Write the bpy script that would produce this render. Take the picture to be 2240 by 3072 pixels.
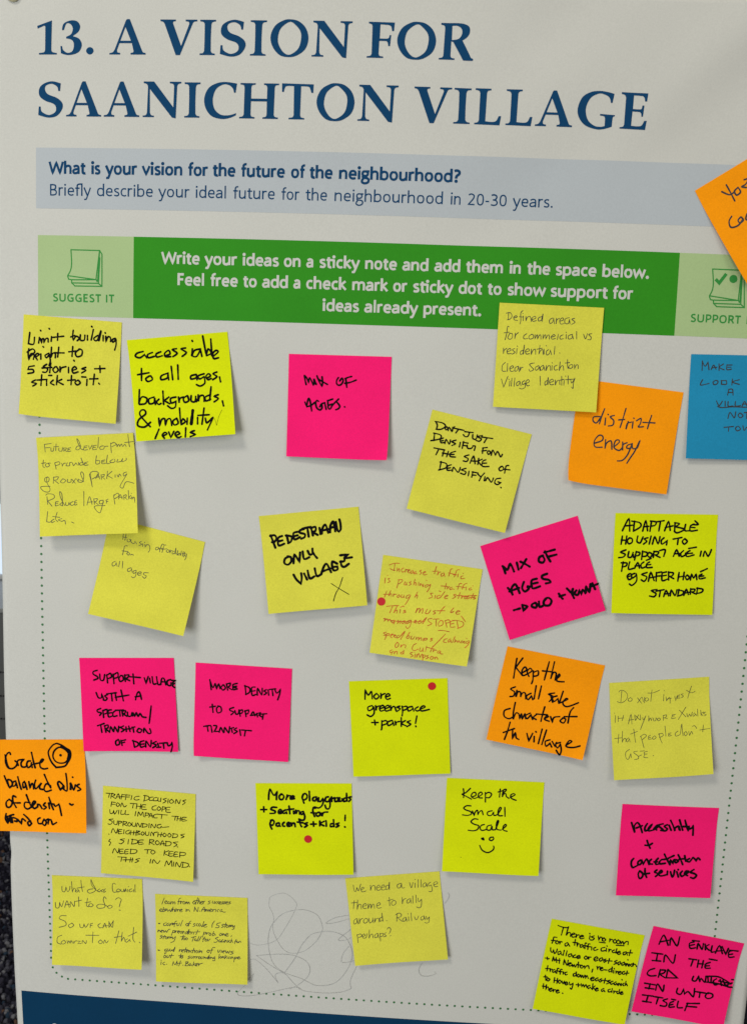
# A printed workshop poster with handwritten sticky notes, photographed close up.
# Paper coordinates are millimetres from the poster's top left corner (x right, y down, z away from the viewer).
import bpy, bmesh, math, random
from mathutils import Vector, Matrix
from mathutils.geometry import tessellate_polygon

for o in list(bpy.data.objects): bpy.data.objects.remove(o)
scn = bpy.context.scene
col = scn.collection
EYE_H = 1.05
CAM = ((311.174, 289.408, -647.896), ((0.998371, -0.035215, 0.044901), (0.040646, 0.991143, -0.126427), (-0.040051, 0.128046, 0.990959)), 2600.000)
TOP = EYE_H + CAM[0][1] / 1000.0                       # height of the poster's top edge above the floor

def w3(x, y, z=0.0):
    return Vector((x / 1000.0, z / 1000.0, TOP - y / 1000.0))

# ---------------------------------------------------------------- camera
cd = bpy.data.cameras.new('camera'); cam = bpy.data.objects.new('camera', cd); col.objects.link(cam)
R = CAM[1]
ax = [Vector((r[0], r[2], -r[1])) for r in R]          # right, down, forward in the world
m = Matrix((ax[0], -ax[1], -ax[2])).transposed().to_4x4()
m.translation = w3(*CAM[0]); cam.matrix_world = m
cd.sensor_fit = 'VERTICAL'; cd.sensor_height = 24.0; cd.lens = CAM[2] / 3072.0 * 24.0
cd.clip_start = 0.02; cd.clip_end = 50
cd.dof.use_dof = True; cd.dof.focus_distance = 0.68; cd.dof.aperture_fstop = 11
scn.camera = cam

# ---------------------------------------------------------------- light
scn.view_settings.view_transform = 'Standard'; scn.view_settings.look = 'None'
scn.view_settings.exposure = 0.0; scn.view_settings.gamma = 1.0
wd = bpy.data.worlds.new('World'); scn.world = wd; wd.use_nodes = True
bg = wd.node_tree.nodes['Background']; bg.inputs[0].default_value = (0.93, 0.97, 1.0, 1); bg.inputs[1].default_value = 0.30

def area(name, loc, target, sx, sy, power, colour):
    ld = bpy.data.lights.new(name, 'AREA'); ld.shape = 'RECTANGLE'; ld.size = sx; ld.size_y = sy
    ld.energy = power; ld.color = colour
    lo = bpy.data.objects.new(name, ld); col.objects.link(lo); lo.location = loc
    lo.rotation_euler = (Vector(target) - Vector(loc)).to_track_quat('-Z', 'Y').to_euler()
    return lo
area('ceiling_lamp', (-1.2, -2.1, 3.5), (0.28, 0, 0.95), 0.9, 0.6, 50, (1.0, 0.965, 0.87))
area('front_fill_light', (-0.55, -1.45, 0.86), (0.22, 0, 0.88), 0.8, 0.8, 14, (0.88, 0.94, 1.0))  # added fill from front left to even the brightness, no actual window
area('room_lamp', (1.6, -2.6, 2.3), (0.3, 0, 0.9), 1.4, 0.8, 16, (1.0, 0.93, 0.78))

# ---------------------------------------------------------------- materials
def mat(name, rgb, rough=0.85, spec=0.25, vary=0.04, scale=60.0, grain=0.0, grain_scale=900.0, hue=None):
    mt = bpy.data.materials.new(name); mt.use_nodes = True
    nt = mt.node_tree; b = nt.nodes['Principled BSDF']
    b.inputs['Roughness'].default_value = rough; b.inputs['Specular IOR Level'].default_value = spec
    tc = nt.nodes.new('ShaderNodeTexCoord')
    nz = nt.nodes.new('ShaderNodeTexNoise'); nz.inputs['Scale'].default_value = scale; nz.inputs['Detail'].default_value = 5
    nt.links.new(tc.outputs['Object'], nz.inputs['Vector'])
    rp = nt.nodes.new('ShaderNodeValToRGB')
    lo = [max(0, c * (1 - vary)) for c in rgb]; hi = [min(1, c * (1 + vary)) for c in rgb]
    rp.color_ramp.elements[0].position = 0.3; rp.color_ramp.elements[1].position = 0.7
    rp.color_ramp.elements[0].color = (*lo, 1); rp.color_ramp.elements[1].color = (*(hue or hi), 1)
    nt.links.new(nz.outputs['Fac'], rp.inputs['Fac'])
    last = rp.outputs['Color']
    if grain:
        n2 = nt.nodes.new('ShaderNodeTexNoise'); n2.inputs['Scale'].default_value = grain_scale; n2.inputs['Detail'].default_value = 3
        nt.links.new(tc.outputs['Object'], n2.inputs['Vector'])
        mr = nt.nodes.new('ShaderNodeMapRange'); mr.inputs['From Min'].default_value = 0.25; mr.inputs['From Max'].default_value = 0.75
        mr.inputs['To Min'].default_value = 1 - grain; mr.inputs['To Max'].default_value = 1 + grain
        nt.links.new(n2.outputs['Fac'], mr.inputs['Value'])
        mx = nt.nodes.new('ShaderNodeVectorMath'); mx.operation = 'SCALE'
        nt.links.new(last, mx.inputs[0]); nt.links.new(mr.outputs['Result'], mx.inputs['Scale'])
        last = mx.outputs['Vector']
        bp = nt.nodes.new('ShaderNodeBump'); bp.inputs['Strength'].default_value = 0.12; bp.inputs['Distance'].default_value = 0.0004
        nt.links.new(n2.outputs['Fac'], bp.inputs['Height']); nt.links.new(bp.outputs['Normal'], b.inputs['Normal'])
    nt.links.new(last, b.inputs['Base Color'])
    return mt
M = {
 'paper': mat('poster_paper', (0.565, 0.55, 0.495), 0.7, 0.15, 0.025, 9, 0.05),
 'pale_blue': mat('pale_blue_print', (0.44, 0.465, 0.475), 0.7, 0.15, 0.02, 20, 0.04),
 'pale_green': mat('pale_green_print', (0.38, 0.50, 0.23), 0.7, 0.15, 0.03, 20, 0.04),
 'green': mat('dark_green_print', (0.030, 0.25, 0.010), 0.7, 0.12, 0.05, 20, 0.06),
 'icon': mat('icon_green_print', (0.035, 0.25, 0.045), 0.7, 0.12, 0.05, 20),
 'dot': mat('dotted_green_print', (0.035, 0.15, 0.045), 0.6, 0.3, 0.05, 20),
 'navy': mat('navy_print', (0.004, 0.048, 0.125), 0.75, 0.08, 0.06, 20, 0.05),
 'navy_band': mat('navy_band_print', (0.002, 0.035, 0.085), 0.75, 0.1, 0.05, 20, 0.05),
 'canary': mat('canary_note_paper', (0.67, 0.625, 0.06), 0.85, 0.15, 0.05, 30, 0.09),
 'lime': mat('lime_note_paper', (0.65, 0.71, 0.0), 0.85, 0.15, 0.04, 30, 0.07),
 'pink': mat('pink_note_paper', (0.93, 0.010, 0.155), 0.85, 0.12, 0.04, 30, 0.07),
 'orange': mat('orange_note_paper', (0.95, 0.31, 0.0), 0.85, 0.15, 0.05, 25, 0.08),
 'blue': mat('blue_note_paper', (0.014, 0.24, 0.42), 0.85, 0.15, 0.05, 25, 0.08),
 'black': mat('black_marker_ink', (0.004, 0.003, 0.004), 0.8, 0.06, 0.2, 200),
 'dark': mat('dark_pen_ink', (0.03, 0.028, 0.03), 0.6, 0.3, 0.3, 200),
 'grey': mat('thin_pen_ink', (0.075, 0.072, 0.03), 0.6, 0.3, 0.4, 300),
 'red': mat('red_pen_ink', (0.50, 0.10, 0.01), 0.6, 0.3, 0.25, 300),
 'pencil': mat('pencil_lead', (0.39, 0.385, 0.36), 0.7, 0.2, 0.25, 300),
 'red_dot': mat('red_dot_vinyl', (0.55, 0.008, 0.012), 0.5, 0.35, 0.04, 60),
 'pin': mat('cream_plastic', (0.55, 0.50, 0.30), 0.35, 0.5, 0.03, 60),
 'steel': mat('steel_needle', (0.5, 0.5, 0.5), 0.3, 0.6, 0.03, 60),
}

# ---------------------------------------------------------------- shape helpers
def warp(x, y):
    """The sheet is not perfectly true: where a printed point really lies on the sheet's plane."""
    u = (x - 300) / 500.0; v = (y - 400) / 500.0
    dx = dy = 0.0; k = 0
    for i in range(5):
        for j in range(5 - i):
            b = u ** i * v ** j; dx += WARP[0][k] * b; dy += WARP[1][k] * b; k += 1
    return x + dx, y + dy

def billow(x, y):
    """Gentle waves of the hanging paper, mm towards the viewer (negative z)."""
    def g(cx, cy, a, rx, ry, h):
        ca, sa = math.cos(a), math.sin(a)
        p = ((x - cx) * ca + (y - cy) * sa) / rx; q = (-(x - cx) * sa + (y - cy) * ca) / ry
        return h * math.exp(-p * p - q * q)
    z = 0.6 * math.sin(x / 95.0 + y / 210.0) + 0.6 * math.sin(y / 95.0 - x / 200.0 + 1.0)
    z += g(520, 40, -0.75, 150, 23, 3.6) + g(470, 92, -0.6, 190, 30, -2.8) + g(410, 15, -0.8, 110, 26, -2.0)
    z += g(590, 640, 0.1, 50, 260, -2.0) + g(300, 60, 0.05, 200, 32, 0.6) + g(120, 230, -0.3, 120, 40, 0.6)
    z += g(60, 800, 0.4, 90, 34, 1.0) + g(250, 330, -0.5, 160, 40, 0.8) + g(420, 560, 0.3, 150, 45, -0.9) + g(200, 620, -0.2, 130, 40, 0.8)
    return -z

def mesh_obj(name, verts, faces, material, parent=None, smooth=False):
    me = bpy.data.meshes.new(name); me.from_pydata([tuple(v) for v in verts], [], faces); me.update()
    me.materials.append(material)
    if smooth: me.polygons.foreach_set('use_smooth', [True] * len(me.polygons))
    o = bpy.data.objects.new(name, me); col.objects.link(o)
    if parent is not None:
        o.parent = parent; o.matrix_parent_inverse = Matrix.Translation(-parent.location)
    return o

def thing(name, label, cat, loc, group=None):
    o = bpy.data.objects.new(name, None); col.objects.link(o); o.location = loc; o.empty_display_size = 0.01
    o['label'] = label; o['category'] = cat
    if group: o['group'] = group
    return o

def parse(s):
    pts = []
    for p in s.split():
        c = p.endswith('!'); x, y = p.rstrip('!').split(',')
        pts.append((float(x), float(y), c))
    return pts

def smooth(pts, closed=False, n=5):
    """Catmull-Rom through the points; a point marked ! is a sharp corner."""
    out = []; N = len(pts); seg = N if closed else N - 1
    if N == 1: return [(pts[0][0], pts[0][1])]
    for i in range(seg):
        p1 = pts[i]; p2 = pts[(i + 1) % N]
        p0 = pts[(i - 1) % N] if (closed or i > 0) else p1
        p3 = pts[(i + 2) % N] if (closed or i + 2 < N) else p2
        if p1[2]: p0 = p1
        if p2[2]: p3 = p2
        straight = p0 is p1 and p3 is p2
        k = 1 if straight else n
        for j in range(k):
            t = j / k; t2 = t * t; t3 = t2 * t
            out.append(tuple(0.5 * (2 * p1[a] + (p2[a] - p0[a]) * t + (2 * p0[a] - 5 * p1[a] + 4 * p2[a] - p3[a]) * t2
                                    + (3 * p1[a] - p0[a] - 3 * p2[a] + p3[a]) * t3) for a in (0, 1)))
    if not closed: out.append(pts[-1][:2])
    return out

def dense(pl, step):
    out = [pl[0]]
    for a, b in zip(pl, pl[1:]):
        d = math.hypot(b[0] - a[0], b[1] - a[1]); k = max(1, int(d / step))
        for j in range(1, k + 1): out.append((a[0] + (b[0] - a[0]) * j / k, a[1] + (b[1] - a[1]) * j / k))
    return out

class Ink:
    """Collects flat pen strokes lying on a surface given by place(x, y, height)."""
    def __init__(self, place): self.v = []; self.f = []; self.place = place; self.n = 0
    def dot(self, x, y, r, n=12, squash=1.0):
        b = len(self.v); h = 0.02 + (self.n % 40) * 0.0015; self.n += 1
        for k in range(n):
            a = 2 * math.pi * k / n; self.v.append(self.place(x + r * math.cos(a), y + r * squash * math.sin(a), h))
        self.f.append(list(range(b, b + n))[::-1])
    def stroke(self, pl, w, round_ends=True, rnd=None, taper=0.0, var=0.0):
        pl = [p for i, p in enumerate(pl) if i == 0 or math.hypot(p[0] - pl[i - 1][0], p[1] - pl[i - 1][1]) > 1e-4]
        if len(pl) < 2:
            self.dot(pl[0][0], pl[0][1], w * 0.6); return
        n = len(pl); h0 = 0.02 + (self.n % 40) * 0.0015; self.n += 1
        ph = rnd.random() * 6.28 if rnd else 0
        L = [];Rr = []
        for i, p in enumerate(pl):
            a = pl[max(0, i - 1)]; b = pl[min(n - 1, i + 1)]
            d1 = (p[0] - a[0], p[1] - a[1]) if i else (b[0] - p[0], b[1] - p[1])
            d2 = (b[0] - p[0], b[1] - p[1]) if i < n - 1 else d1
            l1 = math.hypot(*d1) or 1; l2 = math.hypot(*d2) or 1
            n1 = (-d1[1] / l1, d1[0] / l1); n2 = (-d2[1] / l2, d2[0] / l2)
            m_ = (n1[0] + n2[0], n1[1] + n2[1]); lm = math.hypot(*m_)
            if lm < 0.35: m_ = n1; sc = 1.0
            else:
                m_ = (m_[0] / lm, m_[1] / lm); sc = min(1.6, 1.0 / max(0.3, m_[0] * n1[0] + m_[1] * n1[1]))
            ww = w * 0.5 * sc
            t = i / (n - 1)
            if var: ww *= 1 + var * math.sin(ph + t * 5.0) + var * 0.5 * math.sin(ph * 2 + t * 13.0)
            if taper: ww *= 1 - taper * max(0.0, (t - 0.75) / 0.25)
            h = h0 + i * 0.0004
            L.append(self.place(p[0] + m_[0] * ww, p[1] + m_[1] * ww, h)); Rr.append(self.place(p[0] - m_[0] * ww, p[1] - m_[1] * ww, h))
        b = len(self.v)
        for l, r in zip(L, Rr): self.v += [l, r]
        for i in range(n - 1): self.f.append([b + 2 * i, b + 2 * i + 1, b + 2 * i + 3, b + 2 * i + 2])
        if round_ends:
            for e, s in ((0, 1), (n - 1, -1)):
                p = pl[e]; q = pl[e + s]
                a0 = math.atan2(p[1] - q[1], p[0] - q[0]); ww = w * 0.5 * ((1 - taper) if (taper and e) else 1)
                c0 = len(self.v); h = h0 + e * 0.0004
                for k in range(7):
                    a = a0 - math.pi / 2 + math.pi * k / 6
                    self.v.append(self.place(p[0] + ww * math.cos(a), p[1] + ww * math.sin(a), h + 0.0002))
                self.f.append(list(range(c0, c0 + 7)))
    def build(self, name, material, parent): return mesh_obj(name, self.v, self.f, material, parent)

def write(ink, text, x0, y0, x1, y1, h, font, pen, slant=0.0, asc=1.0, jitter=0.0, rnd=None, bold=None, track=0.0):
    """Writes one word from baseline point 0 to baseline point 1; h is the x-height (lower case) or cap height (upper case)."""
    caps = not any(ch.islower() for ch in text) if font is HAND else False
    u = h / (15.0 if caps else 10.0)
    if font is SANS and text.isupper(): u = h / 13.6
    tot = sum(font[ch][0] + track for ch in text) - track
    d = math.hypot(x1 - x0, y1 - y0); ang = math.atan2(y1 - y0, x1 - x0)
    sx = d / tot
    ca, sa = math.cos(ang), math.sin(ang)
    cx = 0.0
    for ch in text:
        adv, src = font[ch]
        dy = rnd.uniform(-1, 1) * jitter * 1.2 if jitter else 0
        gs = 1 + (rnd.uniform(-1, 1) * jitter * 0.09 if jitter else 0)
        sl = slant + (rnd.uniform(-1, 1) * jitter * 0.05 if jitter else 0)
        for si, st in enumerate(src.split(';')):
            isdot = st.startswith('*')
            pts = parse(st.lstrip('*'))
            q = []
            for (px, py, c) in pts:
                if jitter: px += rnd.uniform(-1, 1) * jitter * 0.5; py += rnd.uniform(-1, 1) * jitter * 0.5
                if not caps and py > 10 and font is HAND: py = 10 + (py - 10) * asc
                py = py * gs + dy
                X = (cx + px) * sx + py * u * sl; Y = py * u
                q.append((x0 + X * ca + Y * sa, y0 + X * sa - Y * ca, c))
            if isdot: ink.dot(q[0][0], q[0][1], pen * 0.66, 12)
            else: ink.stroke(dense(smooth(q, n=6 if font is SANS else 4), 1.6), pen if (font is HAND or (si == 0 and ';' in src and ch not in 'agf')) else pen * 0.9, round_ends=(font is HAND), rnd=rnd, var=0.10 if font is HAND else 0)
        cx += adv + track

HAND = {
'a':(9.5,"8,8 5,10 1.5,7 1,3 3.5,0 6.5,2 8,9! 8,2 9.5,.3"),
'b':(9,"1,17 1,0! 1,6 5,10 8,6 6.5,1 3,0 1,2"),
'c':(8,"8,8 5,10 1.5,7 1,3 4,0 8,1.5"),
'd':(9.5,"8,8.5 5,10 1.5,7 1,3 3.5,0 7,2 8.3,8 8.5,17! 8.5,3 9.5,.2"),
'e':(8.5,"1,5 7.3,6 7,8.8 4.5,10 1.5,7.5 1,3 4,0 8,2"),
'f':(7,"7,16 5,17 3.5,14 3,7 2.5,0;.5,9.5 6.5,10.3"),
'g':(9,"8,8.5 5,10 1.5,7.5 1,4 4,2 7.5,5 8.3,9! 8.3,0 7.5,-5 4,-7 1,-5"),
'h':(9,"1,17 1,0! 1.2,6 4.5,10 7.5,8 8,0"),
'i':(4.5,"2,10 2,0;2.1,14 2.5,14.8"),
'j':(4,"3,10 3,-3 1,-6.5 -1,-5;3,14 3.2,14.6"),
'k':(8.5,"1,17 1,0;7.5,10 1.5,5! 3,6! 8,0"),
'l':(4.5,"2,17 1.8,4 3.2,.2"),
'm':(14,"1,10 1,0! 1.2,6 4,10 6.5,8 6.7,0! 7,6 10,10 12.5,8 13,0"),
'n':(9,"1,10 1,0! 1.2,6 4.5,10 7.5,8 8,0"),
'o':(9,"5,10 1.5,8 1,3 4,0 7.5,1.5 8,6 5.5,9.8 4.2,9.6"),
'p':(9,"1,10 1,-7! 1,6 5,10 8,6 6.5,1 3,0 1,2"),
'q':(9,"8,8.5 5,10 1.5,7.5 1,4 4,1 7.5,5 8.3,9! 8.3,-7"),
'r':(7,"1,10 1,0! 1.3,6 4,9.6 6.8,9.3"),
's':(8,"7,8.8 4.5,10 1.8,8.3 3,5.8 6,4.2 6.8,2 4,0 .8,1"),
't':(7,"3,15.5 3,3 4.5,0 6.5,.8;0,10 6.8,10.5"),
'u':(9.5,"1,10 1,3 3.5,0 7,2.5 8,10! 8,2 9.5,.2"),
'v':(8,"0.5,10 4,0! 7.5,10.5"),
'w':(13,".5,10 2.5,1 4,0 6.5,8 8,.5 9.5,.5 12,10.5"),
'x':(8,"1,10 7.5,0;7.5,10 .5,0"),
'y':(9,"1,10 1.5,5 4.5,3.5 7.5,8! 8,10! 6.5,-3 4,-7 .5,-6"),
'z':(8,"1,10 7.5,10! 1,0! 8,0"),
'A':(11,".5,0 2,5 5,15! 10,0;2,5.2 9.3,6"),
'B':(10.5,"1,15 1,0!;1,14.5 6,15 8,12 6,9 1.5,7.5! 7,7 9,4 6,0 .5,0"),
'C':(10.5,"9,13 6,15 2.5,12 1,6.5 3,1 6,0 10,1.5"),
'D':(11,"1.5,15 1.5,0!;-.5,14.5 5,14.5 9.5,11 9.5,5 5,.5 0,0"),
'E':(9.5,"8.5,15 1.5,14.5! 1,0! 9,.5;1.2,7.5 7.5,8"),
'F':(9,"1.5,15 1,0;.5,14.8 9,15;1.2,7.5 7,8"),
'G':(11,"9,13 6,15 2.5,12 1,6.5 3,1 6,0 9.5,2 9.5,6.5! 5.5,6.5! 11,6.5"),
'H':(11,"1.5,15 1,0;9.5,15 9.5,0;0,7.5 11,7.8"),
'I':(3.8,"2,15 1.8,0"),
'J':(9,"2,15 10,15;6.5,15 6,3 3.5,0 1,2"),
'K':(10.5,"1.5,15 1,0;9.5,15 1.5,6.5! 3.5,8! 10.5,0"),
'L':(9,"1.8,15 1,0! 9,.5"),
'M':(13,"1,0 1.8,15! 6,5! 10.8,15! 12,0"),
'N':(11,"1,0 1.5,14! 9.5,1! 10,15"),
'O':(11,"6,15 2,13 1,6 4,0 8.5,1.5 10,8 8,13.5 5,14.5"),
'P':(10,"1.5,15 1,0;.8,14 6,15 9,11.5 6,7.5 1.5,7"),
'Q':(11,"6,15 2,13 1,6 4,0 8.5,1.5 10,8 8,13.5 5,14.5;6,4 10.5,-1"),
'R':(10.5,"1.5,15 1,0;.8,14 6,15 8.5,11.5 5.5,7.5 1.5,7! 4,7.5! 10,0"),
'S':(10,"9,13 6,15 2.5,13 3,9.5 7,7 9,4 6.5,.3 1,1"),
'T':(10,"5,15 4.8,0;0,14.6 10.5,15"),
'U':(11,"1.5,15 1,5 4,0 8,2 9.5,15! 9.8,1 11,.3"),
'V':(10,".5,15 5,0! 10,15.5"),
'W':(14,".5,15 3.5,0 5,.5 7,10 9,.5 10.5,.5 13.5,15"),
'X':(10,"1,15 9.5,0;9.5,15 .5,0"),
'Y':(10,".5,15 5,8;9.5,15 4,0"),
'.':(4,"2,.2 2.4,.9"),
',':(4,"2.6,1.5 1.2,-3"),
'!':(5,"2.5,17 2,5;2,1 2.2,.2"),
'?':(8,"1,13 4,16 7,13 6,9 3.5,6.5 3.5,4;3.4,1 3.6,.4"),
"'":(4,"2.5,15.5 1.8,12"),
'-':(7,"1,5 6,5.3"),
'+':(10,"1,5 9,5.5;5,9.5 5,1"),
'&':(11,"10,1 3,10 4,14 7,13.5 6,9.5 1.5,5 2,1 6,0 9.5,6"),
'(':(5,"4.5,16 2,10 2,4 4,-2"),
'5':(9,"8,14.5 2.5,14.5! 2,8.5! 6,9 8,5 6,.5 1,.5"),
}
SANS = {
'a':(9.2,"1.6,8 4,9.2 6.6,8.6 7.3,6.5 7.3,0;7.3,5.6 4,5.3 1.8,4.3 1.3,2.6 2.2,1.1 4,.9 6,1.6 7.3,3"),
'b':(10,"1.8,14.8 1.8,0;1.8,7.2 3.5,8.8 5.4,9.2 7.6,8.2 8.4,5 7.6,2 5.3,.8 3,1.2 1.8,2"),
'c':(8,"7.2,8.6 5.2,9.2 2.8,8.3 1.7,5 2.7,1.8 5.2,.8 7.3,1.5"),
'd':(10,"8.2,14.8 8.2,0;8.2,7.2 6.5,8.8 4.7,9.2 2.5,8.2 1.6,5 2.4,2 4.6,.8 6.8,1.4 8.2,2.4"),
'e':(9.4,"1.9,5.1! 7.8,5.1! 7.6,7.6 6.4,8.9 4.9,9.2 2.8,8.3 1.7,5 2.6,1.9 5.2,.8 7.9,1.5"),
'f':(6,"6.2,13.8 4.6,13.9 3.2,12.8 2.9,11 2.9,0;.5,9.1 5.8,9.1"),
'g':(9,"4.2,9.2 6.3,8.6 7,6.6 6.2,4.6 4.2,4 2.2,4.6 1.5,6.6 2.2,8.6 4.2,9.2;4.5,9.1 8.6,9.1;2.2,4.6 1.8,3 2.8,2 6.2,1.6 7.9,.2 7.6,-2.5 5.5,-3.9 3.2,-4 1.2,-2.8 1.3,-.6 2.6,1.6"),
'h':(10,"1.8,14.8 1.8,0;1.8,7 3.6,8.7 5.6,9.2 7.4,8.4 8,6.2 8,0"),
'i':(4.2,"2.1,10 2.1,0;*2.1,12.9"),
'k':(8.6,"1.8,14.8 1.8,0;7.6,10 2.2,5.2;3.2,5.6 8.1,0"),
'l':(4.2,"2.1,14.8 2.1,0"),
'm':(15.2,"1.8,10 1.8,0;1.8,7 3.4,8.7 5.2,9.2 7,8.4 7.5,6.2 7.5,0;7.5,7 9.3,8.8 11,9.2 12.8,8.4 13.3,6.2 13.3,0"),
'n':(10,"1.8,10 1.8,0;1.8,7 3.6,8.7 5.6,9.2 7.4,8.4 8,6.2 8,0"),
'o':(10,"5,9.2 7.3,8.3 8.3,5 7.3,1.8 5,.8 2.7,1.8 1.7,5 2.7,8.3 5,9.2"),
'p':(10,"1.8,10 1.8,-4.5;1.8,7.2 3.5,8.8 5.4,9.2 7.6,8.2 8.4,5 7.6,2 5.3,.8 3,1.2 1.8,2"),
'r':(6.6,"1.8,10 1.8,0;1.8,6.8 3.2,8.8 4.8,9.2 6.2,9"),
's':(7.4,"6.3,8.6 4.3,9.2 2.1,8.4 1.8,6.8 3.2,5.4 5.3,4.5 6.2,3 5.5,1.2 3.5,.8 1.1,1.4"),
't':(6.4,"2.9,12.4 2.9,3 3.5,1.2 5,.8 6.1,1;.4,9.1 6,9.1"),
'u':(10,"1.9,10 1.9,3.8 2.5,1.6 4.4,.8 6.3,1.3 8.1,3;8.1,10 8.1,0"),
'v':(8.8,".6,10 4.4,.6! 8.2,10"),
'w':(13.6,".7,10 3.5,.6! 6.8,9.4! 10.1,.6! 12.9,10"),
'y':(8.8,".6,10 4.5,.8;8.2,10 3.8,-2.4 2.6,-3.9 .8,-4"),
'~':(10.4,"2.9,12.4 2.9,3 3.5,1.2 5,.8 5.8,1;.4,9.1 8.4,9.1;8.4,9.9 8.4,0;*8.3,12.9"),
'^':(10.4,"2.9,0 2.9,11 3.4,13 5.2,13.9! 8.4,14! 8.4,0;.5,9.1 5.8,9.1"),
'W':(17,".8,13.6 4.4,.6! 8.6,12.8! 12.8,.6! 16.2,13.6"),
'B':(10.4,"2,7! 2,12.8! 5.2,12.8 7.6,11.9 7.8,9.3 6.6,7.5 4.8,7! 2,7!;4.8,7 7.6,6.2 8.7,4 7.8,1.6 5.4,.8! 2,.8! 2,7.4"),
'F':(8.6,"2,0 2,12.8! 7.8,12.8;2,6.9 7.2,6.9"),
'S':(9,"7.4,12.4 5,12.9 2.6,12 1.9,9.8 3,7.9 5.8,6.4 7.4,4.6 7.1,2 5,.8 1.2,1.5"),
'U':(12,"2,13.6 2,4.6 3,1.8 5.9,.8 8.8,1.8 9.9,4.6 9.9,13.6"),
'G':(12,"9.9,12.2 7,12.9 3.6,11.6 1.8,7 3,2.4 6.4,.8 9.8,1.6! 9.8,6.4! 6.4,6.4"),
'E':(9,"7.8,12.8 2,12.8! 2,.8! 7.9,.8;2,7 7.2,7"),
'T':(9.4,".4,12.8 9,12.8;4.7,12.8 4.7,0"),
'I':(4.8,"2.4,13.6 2.4,0"),
'P':(9.6,"2,0 2,12.8! 5,12.8 7.7,11.8 8.4,9.2 7.4,6.6 4.8,5.4! 2,5.4"),
'O':(12.8,"6.4,12.9 9.8,11.4 11,6.8 9.8,2.2 6.4,.8 3,2.2 1.8,6.8 3,11.4 6.4,12.9"),
'R':(10,"2,0 2,12.8! 5,12.8 7.4,11.8 8,9.5 7,7.2 4.8,6.3! 2,6.3;4.6,6.2 6.4,5 9.2,0"),
'2':(9.4,"1.6,11.8 4,12.9 6.8,11.8 7.2,9.4 5.6,6.2 1.5,.9! 8,.9"),
'3':(9.4,"1.6,12.2 4.2,12.9 6.8,11.8 7,9.2 5.4,7.3 3.2,7;3.2,7 6.4,6.4 7.8,4 6.8,1.6 4,.8 1.3,1.5"),
'0':(9.4,"4.7,12.9 7,11.4 7.8,6.8 7,2.2 4.7,.8 2.4,2.2 1.6,6.8 2.4,11.4 4.7,12.9"),
'-':(5.6,".8,5 4.8,5"),
'.':(4.4,"*2.2,1.1"),
'?':(8,"1.4,12.3 3.8,12.9 6.3,11.8 6.4,9.2 4.2,7.2 3.4,5.8 3.4,4;*3.4,1.1"),
}
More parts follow.
